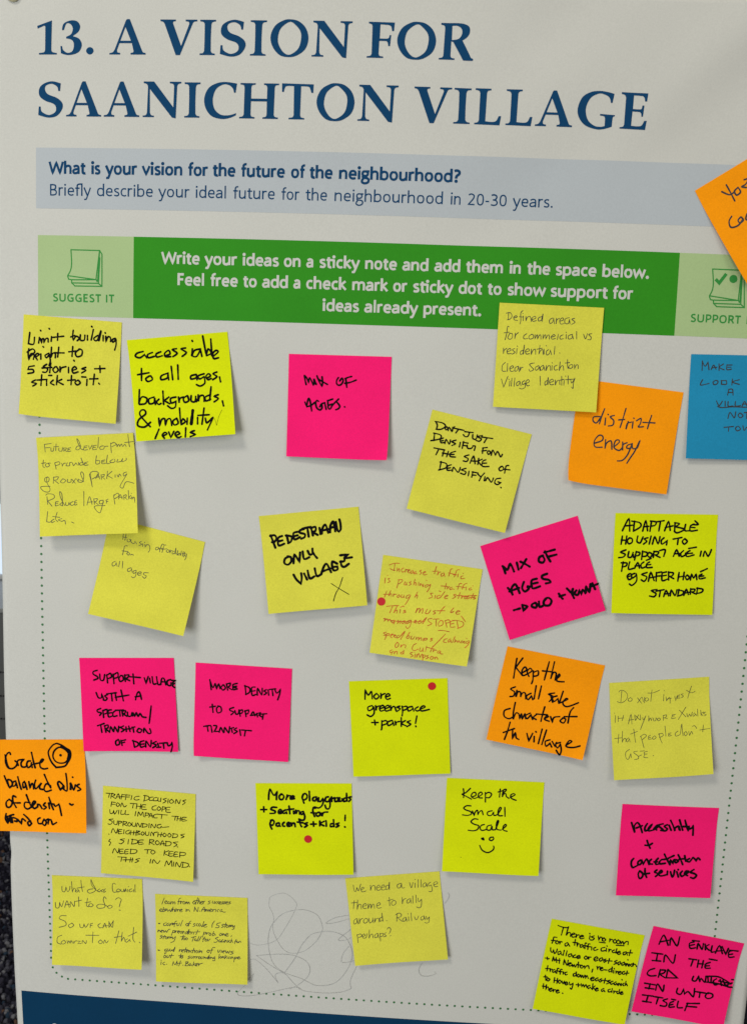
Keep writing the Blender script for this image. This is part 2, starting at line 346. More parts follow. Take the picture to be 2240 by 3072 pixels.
SERIF = {
'1':["0,180! 3,163! 44,182! 50,175! 50,50 48,22 40,13! 12,9! 12,0! 122,0! 122,9! 100,13! 90,22 88,50 90,214!"],
'3':["8,153! 18,193 60,213 100,208 120,178 110,143 75,115! 115,98 132,58 110,13 50,-4 3,8! 0,53! 10,53! 17,28 45,10 75,23 83,63 70,91 35,101! 35,111! 65,128 75,163 60,191 35,193 20,153!"],
'.':["23,46 39,39 46,23 39,7 23,0 7,7 0,23 7,39"],
'A':["0,0! 0,9! 20,14 32,30! 100,215! 106,221! 123,221! 200,28! 208,14 224,10! 224,0! 131,0! 131,10! 147,14 149,24! 138,71! 62,71! 47,28! 50,14 67,10! 67,0!","97,172! 132,86! 67,86!"],
'V':["0,219! 0,209! 17,204 27,190! 98,-2! 124,-2! 197,190! 206,205 227,209! 227,219! 155,219! 155,209! 174,205 178,193! 130,55! 78,195! 80,206 95,209! 95,219!"],
'I':["0,0! 0,9! 20,13 28,26! 29,110 28,192! 20,205 0,209! 0,219! 98,219! 98,209! 78,205 70,192! 68,110 69,26! 77,13 95,9! 95,0!"],
'S':["142,208! 138,160! 127,160! 118,188 85,205 50,195 42,170 60,140 115,118 150,88 153,50 120,5 65,-8 0,8! 3,62! 15,62! 22,30 65,9 105,25 113,55 95,80 45,98 7,130 7,178 38,208 88,221"],
'O':["117,228 75,220 25,185 0,120 15,55 60,5 117,-6 165,5 215,45 233,110 215,175 170,217","117,212 155,190 184,150 187,100 170,45 120,9 80,25 50,75 47,125 65,175"],
'N':["0,0! 0,9! 20,13 28,28! 33,190! 25,206 5,212! 5,222! 72,222! 198,62! 201,195! 194,208 173,212! 173,222! 247,222! 247,212! 228,207 221,194! 214,-6! 190,-2! 45,176! 47,28! 55,13 73,9! 73,0!"],
'F':["0,0! 0,9! 22,13 30,26! 30,192! 25,206 7,212! 7,222! 167,220! 163,167! 152,167! 145,195 130,204! 79,207! 77,120! 122,120 134,128 137,142! 147,142! 142,74! 131,74! 127,95 118,105! 75,105! 73,26! 80,13 102,9! 102,0!"],
'R':["0,0! 0,9! 20,13 28,26! 33,192! 28,208 8,214! 8,225! 60,225 110,226 155,221 183,203 186,168 170,140 143,120! 190,35! 200,16 213,11! 212,-2! 152,-2! 86,110! 74,113! 72,26! 78,13 98,9! 98,0!","77,208! 110,209 136,190 138,158 118,130 77,121!"],
'C':["198,215! 190,158! 181,158! 172,185 150,204 115,208 72,180 52,120 62,58 100,22 150,18 196,32! 194,18! 155,1 105,-6 45,12 8,62 0,125 25,185 75,216 130,224"],
'H':["0,0! 0,9! 20,13 28,26! 30,192! 24,206 5,210! 5,219! 98,219! 98,210! 78,206 72,192! 72,124! 169,124! 170,192! 164,206 149,210! 149,219! 242,219! 242,210! 222,206 216,192! 213,26! 220,13 239,9! 239,0! 144,0! 144,9! 163,13 169,26! 169,107! 71,107! 70,26! 76,13 95,9! 95,0!"],
'T':["45,0! 45,9! 68,13 76,26! 74,205! 35,205 20,197 12,168! 1,168! 0,221! 195,218! 193,165! 182,165! 172,194 160,203 118,205! 116,26! 122,13 142,9! 142,0!"],
'L':["0,0! 0,9! 20,13 28,26! 30,192! 22,207 0,212! 0,222! 98,222! 98,212! 78,207 72,192! 68,20! 110,17 135,24 150,54! 165,54! 157,-3!"],
'G':["222,212! 213,156! 203,156! 193,187 165,205 125,210 75,180 50,115 65,50 105,15 145,8 172,14! 172,60! 165,73 140,77! 140,87! 232,82! 231,75! 221,70 218,58! 216,10! 170,-5 120,-8 50,15 8,65 0,120 25,185 75,218 130,227 180,222"],
'E':["0,0! 0,9! 20,13 27,26! 30,192! 22,207 2,213! 2,224! 165,220! 160,170! 148,170! 142,195 130,203! 78,206! 76,122! 120,121 130,128 133,145! 145,145! 140,77! 130,77! 128,95 118,105! 74,107! 70,19! 110,17 135,23 150,52! 165,52! 158,-4!"],
}

NOTES = [
 ('yellow sticky note with black marker "Limit building height to 5 stories" below SUGGEST IT','canary','black',((19.47,235.3),(93.65,238.88),(89.88,313.92),(15.7,309.78)),0.5,(3,4.5),(0.8,0),1.32,0.10,1.00,"""~~5.3,13.11 4.62,21.57! 8.59,21.67 9.1,16.52
~~12.94,16.21 12.5,20.5
~~13.47,10.86 13.81,11.26
~~20.09,8.96 20.55,9.34
~~13.52,16.9 14.79,20.09! 14.98,17.53 16.28,17 16.64,19.84! 17.92,16.86 19.55,16.52 19.9,19.04
~~22.32,14.91 22.18,18.42
~~27.02,12.09 27.06,17.18
~~23.44,15.35 31.71,13.83
~~38.94,8.81 38.6,13.48 39.29,16.07! 41.31,13.05 43.8,14.43 42.27,16.35
~~37.2,13.91 40.2,12.61
~~44.54,11.73 44.75,15.62 47.69,15.38 48.05,11.76
~~50.02,11.81 50.2,15.18
~~52.88,4.75 53.34,5.24
~~54.41,7.05 53.03,14.95
~~57.87,11.18 55.03,13.52 56.23,15.21 58.05,14.54! 60.42,7.09 59.06,14.98
~~62.12,10.84 62.32,14.72
~~63.55,8.62 63.79,9.02
~~64.21,11.2 64.43,15.07! 65.87,11.59 67.75,11.96 68.02,14.78
~~71.58,12.18 69.24,13.42 69.9,15.16 72.18,13.18! 72.41,16.85 71.57,20.82
~~5.15,25.37 4.78,28.81 5.58,33.45! 7.01,29.16 9.45,29.49 9.09,32.94
~~3.96,28.03 7.9,25.35 9.89,27.32 6.56,31.01
~~10.98,31.18 13.3,29.17 11.82,28.44 10.39,30.48 12.2,33.21
~~14.7,28.52 14.92,32.45
~~16.04,22.86 16.61,23.24
~~20.92,27.46 18.05,29.3 19.25,31.01 21.31,28.5! 22.36,33.21 21.57,36.69
~~22.75,22.84 22.54,30.74! 23.99,27.21 25.88,27.58 26.05,30.44
~~28.33,22.38 27.88,29.76
~~25.07,26.8 32.63,26.27
~~39.13,20.96 38.91,28.3
~~36.3,25.12 41.63,24.14
~~44.81,22.29 41.47,25.22 42.76,28.19 46.2,26.95 46.51,23.21 44.05,22.35
~~9.93,37.89 5.89,38.88! 5.24,41.08! 8.99,40.76 9.67,42.84 5.42,44.06
~~19.76,35.88 17.23,37.91 20.51,39.24 19.57,41.88 16.92,42
~~16.19,39.07 23.75,37.89
~~22.77,34.56 22.34,41.97
~~26.46,37.13 24.72,39.41 26.52,41.61 28.82,39.6 27.34,37.05
~~30.08,36.82 30.36,41.28! 31.25,37.79 34.69,36.43
~~36.7,36.79 36.95,40.72
~~40.41,31.15 40.88,31.65
~~39.59,38.89 43.01,37.32 41.27,35.87 39.54,38.15 40.81,40.7 44.26,39.56
~~50.06,35.66 47.17,36.97 50.2,37.77 47.16,40.06
~~57.02,36.13 64.87,35.25
~~60.81,33.69 61.37,38.53
~~11.67,48.46 8.79,50.42 12.39,51.18 9.85,53.23
~~16.28,44.2 16.11,52.15
~~12.89,48.46 20.46,47.27
~~20.27,47.82 20.53,51.76
~~21.7,44.16 24.12,43.95
~~25.45,47.37 23.49,49.68 26.23,50.94
~~28.42,43.69 28.2,50.55
~~32.01,46.27 28.6,48.17! 33.38,50.1
~~39.4,42.75 39.42,49.58
~~36.57,46.62 42.47,45.68
~~44.68,45.71 42.37,47.51 44.16,49.38 46.47,47.68 44.68,45.71
~~51.55,44.58 51.53,49.06
~~47.36,43.02 50.56,42.96
~~56.97,40.18 56.54,48.09
~~53.5,44.09 59.94,43.33
~~60.74,46.66 61.33,47.25"""),
 ('lime sticky note with thick writing "accessable to all ages" and a thin check mark','lime','black',((97.27,251.75),(172.43,243.17),(181.28,318.06),(106.76,326.34)),0.5,(8,9),(0,0),1.45,0.05,1.50,"""~~11.21,9.33 6.57,10.22 5,12.41 8.31,13.74 12,11.71! 13.34,14.14
~~18.06,10.63 14.45,11.91 14.73,14.26 19.33,13.57
~~24.52,10.62 20.92,11.91 21.21,14.25 25.25,13.63
~~27.72,13.72 31.26,12.75 30.5,10.06 27.38,11.91 27.65,14.46 31.6,14.78
~~36.5,9.29 33.55,9.78 36.65,12.66 33.31,14.91
~~43.47,9.33 39.99,9.78 43.63,12.7 40.27,15.27
~~48.49,10.47 47.46,15.32
~~48.98,4.24 49.22,4.89
~~54.54,10.96 49.97,11.64 47.99,15.36 51.14,16.14 54.49,11.48! 55.08,16.46
~~57.29,1.59 58.37,15.68! 60.38,11.44 62.2,14.73 58.64,16.22
~~63.07,4.35 62.57,16.54
~~64.28,16.68 67.6,14.11 66.1,12.94 63.58,14.84 63.78,18.74 67.44,18.51
~~8.6,21.81 7.79,30.65
~~5.26,26.2 13.89,25.41
~~14.22,27.76 11.13,29.64 12.55,31.87 16.13,30.56 15.08,27.83
~~28.35,26.77 23.13,28.47 22.88,31.31 27.5,30.4 28.31,27.29! 28.46,31.75
~~31.25,22.03 31.47,31.99
~~36.27,21.38 35.68,32
~~49.67,29.52 45.63,30.25 45.44,32.56 48.92,32.09 49.97,29.75! 49.89,33.44
~~55.59,29.46 50.97,30.67 51.86,33.06 55.42,31.55! 55.58,36.31 51.98,38.35 49.17,37.07
~~57.24,32.96 60.27,31.41 58.79,29.71 56.81,31.66 58.23,34.09 60.65,33.34
~~65.29,28.96 62.31,29.99 65.03,32.31 61.75,34.37
~~67.03,32.78 67.5,36.4
~~5.56,37.48 4.11,48.41! 6.72,43.09 10.63,44.45 9.25,48.06 4.65,48.45
~~16.1,43.81 11.99,45.08 12.26,48.5 15.77,48.03 16.6,44.38! 16.75,49.37
~~19.75,45.68 17.75,47.65 19.23,49.56 21.12,48.96
~~23.25,39.91 23,49.85
~~27.41,44.68 23.76,47.05! 27.57,49.67
~~32.79,45.1 28.73,45.84 29.01,49.25 32.55,48.25! 31.69,52.41 28.7,53.25 25.94,51.13
~~34.72,45.25 34.92,49.7! 35.72,46.38 38.7,45.55
~~41.46,44.71 38.4,46.59 39.26,49.51 42.26,48.47 41.77,44.95
~~44.47,44.94 44.17,48.83 47.03,49.57 47.9,45.21! 48.11,49.65
~~49.87,44.83 49.5,49.76! 50.86,45.96 53.79,45.66 54.02,49.89
~~60.06,39.61 58.26,49.38
~~58.65,45.51 55.11,46.82 55.44,49.69 58.96,48.69
~~65.08,45.79 62.11,46.83 64.88,48.62 61.6,50.89
~~67.85,50.74 68.45,54.36
~~11.47,65.71 4.54,56.71 5.37,53.06 8.09,53.06 8.62,55.96 3.21,59.8 2.11,64.17 7.12,65.6 11.94,62.36
~~18.44,59.88 18.57,65.39! 20.52,61.09 22.93,60.74 23.14,65.2! 24.84,61.41 27.25,61.06 27.98,65.87
~~32.14,60.9 29.07,62.78 29.95,65.7 32.95,64.66 32.23,61.12
~~34.85,53.5 34.84,65.53! 36.74,61.77 38.41,64.01 35.36,65.78
~~40.22,61.5 39.69,65.89
~2.47~44.83,56.05 42.93,65.92
~~48.11,61.57 47.77,66.28
~~53.55,54.92 51.09,66.74
~~48.54,60.02 57.06,60.13
~~53.98,62.53 54.82,65.96 57.88,63.87! 59.56,62.95 54.99,71.23
~~17.93,68.09 14.49,74.82
~~20.47,73.45 23.74,71.9 22.19,70.73 20.2,72.69 21.65,75.12
~~25.24,70.74 26.56,74.95! 29.27,70.5
~~30.24,73.63 33.46,72.6 31.95,70.91 29.97,72.88 31.96,75.34 34.39,74.78
~~38.52,68.55 37.72,75.23
~~44.94,71.12 41.95,72.17 45.28,73.99 41.51,75.29
~0.22~60.45,62.49 61.56,65.2 62.19,68.6! 64.24,62.24 67.07,57.2"""),
 ('yellow sticky note with thin cursive writing starting "Future development" beside the dotted line','canary','grey',((27.61,326.72),(101.89,320.25),(109.05,394.81),(33.41,400.94)),1.4,(9,10.5),(0,0),0.50,0.12,1.30,"""~~6.09,5.44 11.48,4.94
~~6.09,5.44 6.22,11.23
~~6.17,8.17 10.31,7.93
~~10.94,8.4 10.94,10.81 12.62,10.67 13.15,8.51
~~15.32,5.56 14.5,10.76
~~13.24,7.64 17.02,7.61
~~17.25,8.71 17.05,10.88 19.24,11.21 20.04,8.63
~~20.91,8.89 20.87,11.61
~~20.66,9.09 23.12,8.99 22.33,10.27 20.98,10.42! 23.3,11.84
~~26.46,8.94 24.42,9.28 24.12,10.13! 25.67,10.21
~~24.32,10.36 23.98,11.65 26.43,11.55
~~33.99,7.89 31.4,8.31 30.42,10.44 32.61,10.76 34.49,8.46! 33.25,4.05 31.96,2.35 32.37,5.09 34.34,10.08 35.92,10.92
~~39.51,8.16 37.27,8.38 36.84,9.44! 38.83,9.54
~~36.84,9.44 36.45,11.27 39.57,11.1
~~40.61,8.21 41.13,10.96! 43.42,7.81
~~46.71,8.18 44.25,8.39 43.93,9.46! 45.91,9.67
~~43.93,9.46 43.65,11.3 46.66,11.01
~~48.95,2.11 47.63,10.18
~~52.19,8.78 49.71,9.2 49.2,11.13 51.95,11.26 53.02,9.36 55.46,9.26
~~57.9,6.89 57.78,14.47
~~57.85,7.42 60.68,6.7 62.19,8.18 58.74,9.64
~~62.74,8.21 62.57,10.04! 64.17,8.27 64.79,9.93! 66.4,8.06 66.99,10.04 68.79,8.5 69.73,10.17
~~71.93,1.09 72.13,8.12 72.46,10.52
~~68.92,7.1 75.58,6.67
~~4.37,17.36 3.8,22.24 5.2,23.17
~~2.57,20 6.15,19.63
~~7.58,20.02 5.63,21.23 6.88,22.93 8.93,21.93 8.13,20.04 9.8,20.12
~~13.14,19.95 14.02,24.88
~~13.14,19.95 16.51,19.35 16.97,21.22 13.81,22.16
~~18.67,20.54 18.88,22.94! 20.1,20.82 21.66,20.67
~~23.12,20.42 21.9,22.53 24.67,22.66 24.78,20.49 26.45,20.25
~~26.99,20.6 27.77,22.8 29.76,20.73! 30.77,22.62
~~31.65,20.49 31.88,22.67
~~35.31,20.44 32.72,21.19 32.98,22.72 35.54,22.4! 33.83,17.12 35.75,22.63
~~39.19,20.41 36.72,21.05 36.36,21.57! 38.23,21.88
~~36.46,21.8 36.62,23.1 39.29,22.79
~~46.07,16.07 45.19,21.98 47.95,22.11 48.29,19.97 45.86,19.85
~~52.5,19.62 50.05,20.05 50,20.91! 51.88,21
~~49.99,21.13 50.14,22.43 52.92,22.13
~~54.7,15.94 53.69,22.16 56.79,21.98
~~58.58,19.58 56.3,20.88 57.89,22.03 60.37,21.07 59.69,19.42
~~62.66,19.56 61.78,21.67 65.1,21.29! 66.33,19.19 65.86,21.65 69.01,20.39 69.09,18.99
~~7.11,30.87 4.86,31.53 5.1,34.26 7.55,34.15 8.19,31.68 6.56,30.63 6.41,34.86 8.7,39.84 7.3,42.17 3.44,41.24 1.54,37.91 8.76,37.89
~~11.89,30.76 11.38,35.62
~~11.66,31.08 15.44,30.92 14.25,33.04 12.02,33.26! 15.47,36.02
~~18.7,32.69 16.96,34.78 19.14,35.75 21.09,33.88 18.93,32.49
~~22.56,33.08 22.48,35.24 25.03,35.35 25.33,33.2
~~25.88,33.23 28.53,36.37
~~28.88,32.93 26.32,36.28
~~29.76,33.18 30.77,35.61! 31.08,33.24
~~34.11,35 31.39,33.8 30.78,35.39 34.09,35.54 35.39,30.73 34.18,27.97 33,29.54 35.2,35.58
~~40.42,29.33 41.66,39.96! 40.29,32.57 39.82,30.39 42.13,28.11 46.31,28.52 46.42,31.22 41.9,33.72
~~44.66,33.63 46.24,30.14 47.63,33.97
~~45.26,32.57 47.69,32.36
~~48.86,30.79 49.05,34.25
~~48.85,31.01 51.41,30.69 50.79,32.17 49.46,32.44! 51.8,34.37
~~54.05,28.33 53.14,34
~~57.57,28.49 53.57,31.54! 57.55,33.87
~~59.87,31.28 59.78,33.22
~~61.3,31.35 62.32,33.01 63.19,30.89 64.54,32.57
~~68.76,29.53 66.29,30.5 66.74,32.67 69.01,31.15 63.72,39.19 63.86,41.13 65.61,41.42 68.2,37.03 74.19,38.36
~~6.1,45.69 6.51,51.66
~~5.24,44.57 6.71,43.55 11.12,44.28 11.6,47 6.57,48.96! 9.8,53.09
~~14.86,49.84 12.86,49.97 12.61,51.04! 14.27,51.11
~~12.61,51.26 12.57,52.99 15.01,52.54
~~18.16,50.51 15.91,52.04 18.1,53.21! 17.76,44.56 16.16,42.33 16.6,46.67 19.76,53.06
~~20.59,50.61 20.54,52.77 22.52,52.85 23.13,50.72! 23.64,52.57
~~26.45,50.31 24.22,51.3 24.94,53.27 26.95,52.49
~~29.24,49.35 27.56,50.36 27.53,51.22! 28.97,51.28
~~27.64,51.44 27.6,53.05 29.37,52.59
~~34.94,42.91 34.63,53.87
~~37.07,53.43 39.23,47.07 41.04,53.06
~~37.46,51.3 41.54,51.14
~~42.48,48.82 42.91,53.13
~~42.48,49.03 45.23,48.93 44.41,50.83 42.86,50.98! 45.87,53.47
~~49.6,50.19 47.05,50.62 46.99,52.76 49.53,52.54 49.92,50.41! 48.32,56.56 46.81,59.71 43.9,57.46 43.21,54.43 51.12,54.32
~~53.68,49.5 52.12,50.29 52.32,51.15! 53.63,51.21
~~52.31,51.37 52.27,52.65
~~58.51,46.27 58.13,47.86 58.83,53.56
~~58.16,47.11 61.29,45.31 62.1,47.49 58.74,49.49
~~61.69,49.82 63.23,46.46 64.65,49.95
~~62.06,48.55 65.03,48.46
~~65.84,47.11 66.06,50.32
~~65.83,47.32 67.82,46.87 67.55,48.57 66.22,48.73! 68.58,50.43
~~69.59,43.52 69.68,50.15
~~71.64,47.35 69.73,48.66! 71.22,50
~~71.93,48.43 71.87,50.24
~~71.81,45.75 72.02,45.97
~~72.69,48.78 72.75,50.28! 73.45,49.02 74.09,49.26 74.41,52.8
~~6.4,57.06 5.48,64.79! 8.13,65.21 10.71,63.16
~~11.26,63.18 9.25,64.18 9.56,65.59 11.78,64.81
~~13.79,57.89 12.37,62.68 13.99,65.11
~~10.2,60.98 15.7,61.95
~~17.34,62.87 14.56,63.84 17.3,65.02! 19.52,64.57 20.02,67.27
~~24.78,65.84 26.64,66.77"""),
 ('flat pink sticky note reading "MIX OF AGES." with nothing under it','pink','black',((218.32,257.71),(294.35,257.41),(294.18,333.63),(218.5,333.47)),0.5,(3,6),(0,0.6),1.36,0.00,1.00,"""~~11.86,15.52 12.55,18.97 13.37,22.21
~~12.05,15.64 13.86,17.59 15.17,20.62! 15.75,17.13 17.16,19.09 18.74,22.11! 19.39,21.16 19.01,17.56! 20.03,20.07 20.95,21.83
~~21.24,15.49 22.27,18.13 23.99,21.28 25.13,22.84! 25.59,20.42 25.05,16.04
~~22.26,17.86 25.02,19.37 29.2,21.54
~~37.21,16.32 36.06,18.22 36.01,20.62 37.54,21.91 39.67,21.04 40.79,18.34 39.79,16.77 38.24,18.74
~~42.23,16.96 44.61,15.82 46.94,15.22
~~42.63,16.95 43.14,19.86 43.66,23.1
~~42.07,20.3 46.09,19.5 50.4,17.71
~~12.89,35.17 14.21,38.48! 14.9,34.16 15.66,32.39 16.81,34.63 18.11,41.36
~~14.48,38.47 17.45,37.43 20.36,35.05
~~22.91,34.16 21.68,33.66 20.93,35.83 21.85,39.02 24.21,40.55 25.66,39.16 25.58,36.75! 24,38.2
~~24.51,37.19 25.55,35.94 27.7,35.07! 28.17,37.19 28.95,39.9
~~33.56,32.19 29.81,33.52! 30.19,36.59 30.54,38.99 31.92,39.48 33.71,36.47 37.95,31.99
~~36.34,33.97 38.89,37.09 38.14,38.99 36.14,39.92
~~30.34,36.98 33.42,35.81
~~42.59,37.58 42.71,37.68"""),
 ('yellow sticky note "Defined areas for commercial vs residential" overlapping the dark green band','canary','dark',((371.04,216.17),(446.08,217.57),(444.76,292.64),(369.91,291.23)),1.5,(2,3.5),(0,0),0.51,0.12,1.35,"""~~6.98,6.6 7.12,11.9
~~5.31,7.3 8.33,6.92 9.67,9.31 8.26,11.53 6.42,12.01
~~10.92,10.48 13.37,9.74 12.52,8.78 10.97,10.01 11.57,11.83 13.93,12.09
~~17.31,4.94 15.88,6.7 16.27,12.05 15.82,14.54
~~14.99,9.43 17.65,9.53
~~17.9,8.75 17.99,12.12
~~17.29,6.78 17.55,7.07
~~19.79,9.04 20.02,12.17! 20.99,9.36 22.99,9.03 23.95,12.44
~~24.61,10.95 27.03,9.83 26.15,8.49 24.24,10.12 25.09,12.15 27.55,11.57
~~31.6,8.45 29.18,9.49 29.19,11.72 31.27,11.31! 32.14,6.35 31.95,12.04
~~39.43,9.06 37.21,10.63 37.63,13.06 39.5,12.05 40.12,9.02! 40.92,13.28
~~42.07,9.08 42.1,13.38! 42.49,10.36 44.25,9.05
~~44.88,11.09 47.29,10.12 46.55,8.63 44.65,10.25 45.42,13.06 47.88,12.7
~~51.42,8.31 48.62,9.29 48.46,12.14 50.83,12.63 51.74,9.37! 52.16,12.72
~~55.32,8.5 53.3,9.44 55.77,11.23 53.43,13.04
~~8.02,17.02 6.92,16.99 6.62,21.8 5.69,26.65
~~4.72,21.59 8.28,20.94
~~8.95,21.53 7.61,24.85 9.25,26.08 10.88,24.68 10.7,21.98 8.96,21.68
~~12.93,21.33 12.74,25.52! 13.33,22.62 15.16,20.91
~~21.22,21.37 19.23,23.1 19.53,25.17 22.24,24.8
~~25.14,21.56 22.98,23.14 23.67,25.12 26.11,24.3 26.2,22.2 24.59,21.51
~~27.34,21.76 27.33,24.93! 28.53,22.09 29.17,22.21 29.35,24.83! 30.48,21.99 31.5,22.09 31.85,24.78
~~33.17,21.46 33.24,24.63! 34.37,21.79 35.16,21.91 35.34,24.52! 36.7,21.67 37.73,21.93 38.07,24.46
~~39.52,22.92 41.95,21.95 41.1,20.99 39.19,22.63 40.02,24.37 42.47,23.78
~~44.27,20.67 43.85,24.56
~~47.71,20.81 45.7,22.14 45.99,23.98 48.31,23.63
~~50.09,20.38 50.1,23.62
~~49.74,18.85 50,19.15
~~54.28,20.17 51.73,21.45 52.05,23.68 54.32,22.87 54.59,20.15! 55.46,23.5
~~57.46,17.92 57.87,23.38
~~62.64,19.67 64.29,22.9 65.4,19.06
~~68.57,18.98 66.38,19.71 68.22,21.39 67.97,23.33 65.88,23.36
~~4.98,32.58 5.1,36.77! 5.49,34.26 7.35,32.69
~~7.89,35 10.35,34.17 9.7,32.65 7.69,34.31 8.39,36.6 10.88,36.24
~~13.14,32.63 11.48,33.57 13.56,35.25 11.39,36.84
~~14.86,32.47 14.8,36.27
~~14.89,30.6 15.15,30.98
~~19.7,33.46 17.65,34.42 17.64,36.52 19.48,35.88! 20.14,29.48 19.75,36.41
~~21.2,34.7 23.87,33.71 23.14,32.2 21.2,33.62 21.84,36.07 24.17,35.72
~~25.34,32.32 25.46,36.35! 26.58,33.19 28.25,32.48 28.72,35.95
~~31.46,29.29 31.06,35.83! 32.06,33.29 33.72,32.43 34.35,35.89
~~29.48,32.26 33.25,31.29
~~34.69,31.84 34.95,35.55
~~35.91,29.22 36.25,29.59
~~38,32.13 36.53,33.45 36.94,36.07 38.81,34.89 39.33,32.22! 40.44,35.73
~~42.41,29.51 42.36,35.25
~~46.17,33.96 46.42,34.26
~~7.01,43.06 5.03,45.19 5.14,49.24 7.82,49.41
~~8.7,43.67 8.85,49.43
~~11.06,47.29 13.12,46.33 12.26,45.2 10.48,46.85 11.43,49.3 13.68,48.87
~~16.58,45.29 14.4,46.65 14.57,49.14 16.22,48.11 16.9,45.35! 17.63,49.21
~~18.04,45.91 18.22,48.56! 18.86,46.42 20.16,45.88
~~28.15,42.35 24.93,43.38 26.23,45.25 28.08,47.11 25.67,48.56 24.64,47.28
~~31.4,44.13 29.38,45.48 29.68,47.57 31.41,46.54 31.88,44.26! 32.83,47.79
~~34.89,43.56 32.89,45.3 33.43,47.37 34.92,46.36 35.22,43.85! 36.33,47.45
~~37.09,43.76 37.2,47.56! 38.3,44.24 40,43.99 40.46,47.24
~~41.38,43.53 41.38,46.96
~~41.23,41.36 41.49,41.74
~~45.02,43.03 43,44.38 43.55,46.61 45.64,46.27
~~47.1,40.51 46.86,47.06! 47.67,44.14 49.33,43.28 50.11,46.5
~~52.36,38.69 52.68,43.1 53.22,45.17! 53.64,43.44 54.95,42.21 56.29,42.37 56.27,44.24 54.37,44.96 53.51,43.84
~~50.83,41.25 54.06,40.62
~~57.66,41.91 57.89,45.08! 58.87,42.39 60.18,42.17 60.6,44.79
~~4.9,55.27 6.87,61.27! 9.55,52.99
~~11.12,56.43 11.13,60.26
~~10.24,55.06 10.58,55.44
~~12.56,54.4 12.47,60.19
~~14.66,54.05 14.51,60.08
~~18.1,56.14 16.22,57.49 16.6,59.58 18.1,58.56 18.56,56.03! 19.5,59.42
~~21.99,55.54 20.35,56.88 20.85,58.57 22.5,57.39! 22.7,60.27 20.67,61.71 18.52,61.35
~~23.3,57.58 25.41,56.22 24.68,54.7 22.9,56.35 24.04,59.18 25.74,58.86
~~33.1,51.75 33.79,58.28
~~38.4,54.67 37,56 37.3,58.09 38.8,57.07! 39.17,52.22 39.3,57.59
~~40.67,55.88 43.11,54.89 42.22,53.38 40.22,55.05 41.18,57.49 43.5,57.14
~~44.45,53.89 44.71,57.7! 45.68,54.76 47.35,54.05 47.96,57.13
~~48.93,50.92 49.39,57.45
~~47.81,53.87 50.81,53.09
~~50.94,53.94 50.95,57.37
~~51.64,50.55 51.9,50.92
~~53.58,50.29 54.01,56.42
~~51.84,53.34 57.8,52.56
~~55.74,53.29 56.68,55.5 58.82,51.57! 57.86,55.67 57.89,59.34 56.74,58.54"""),
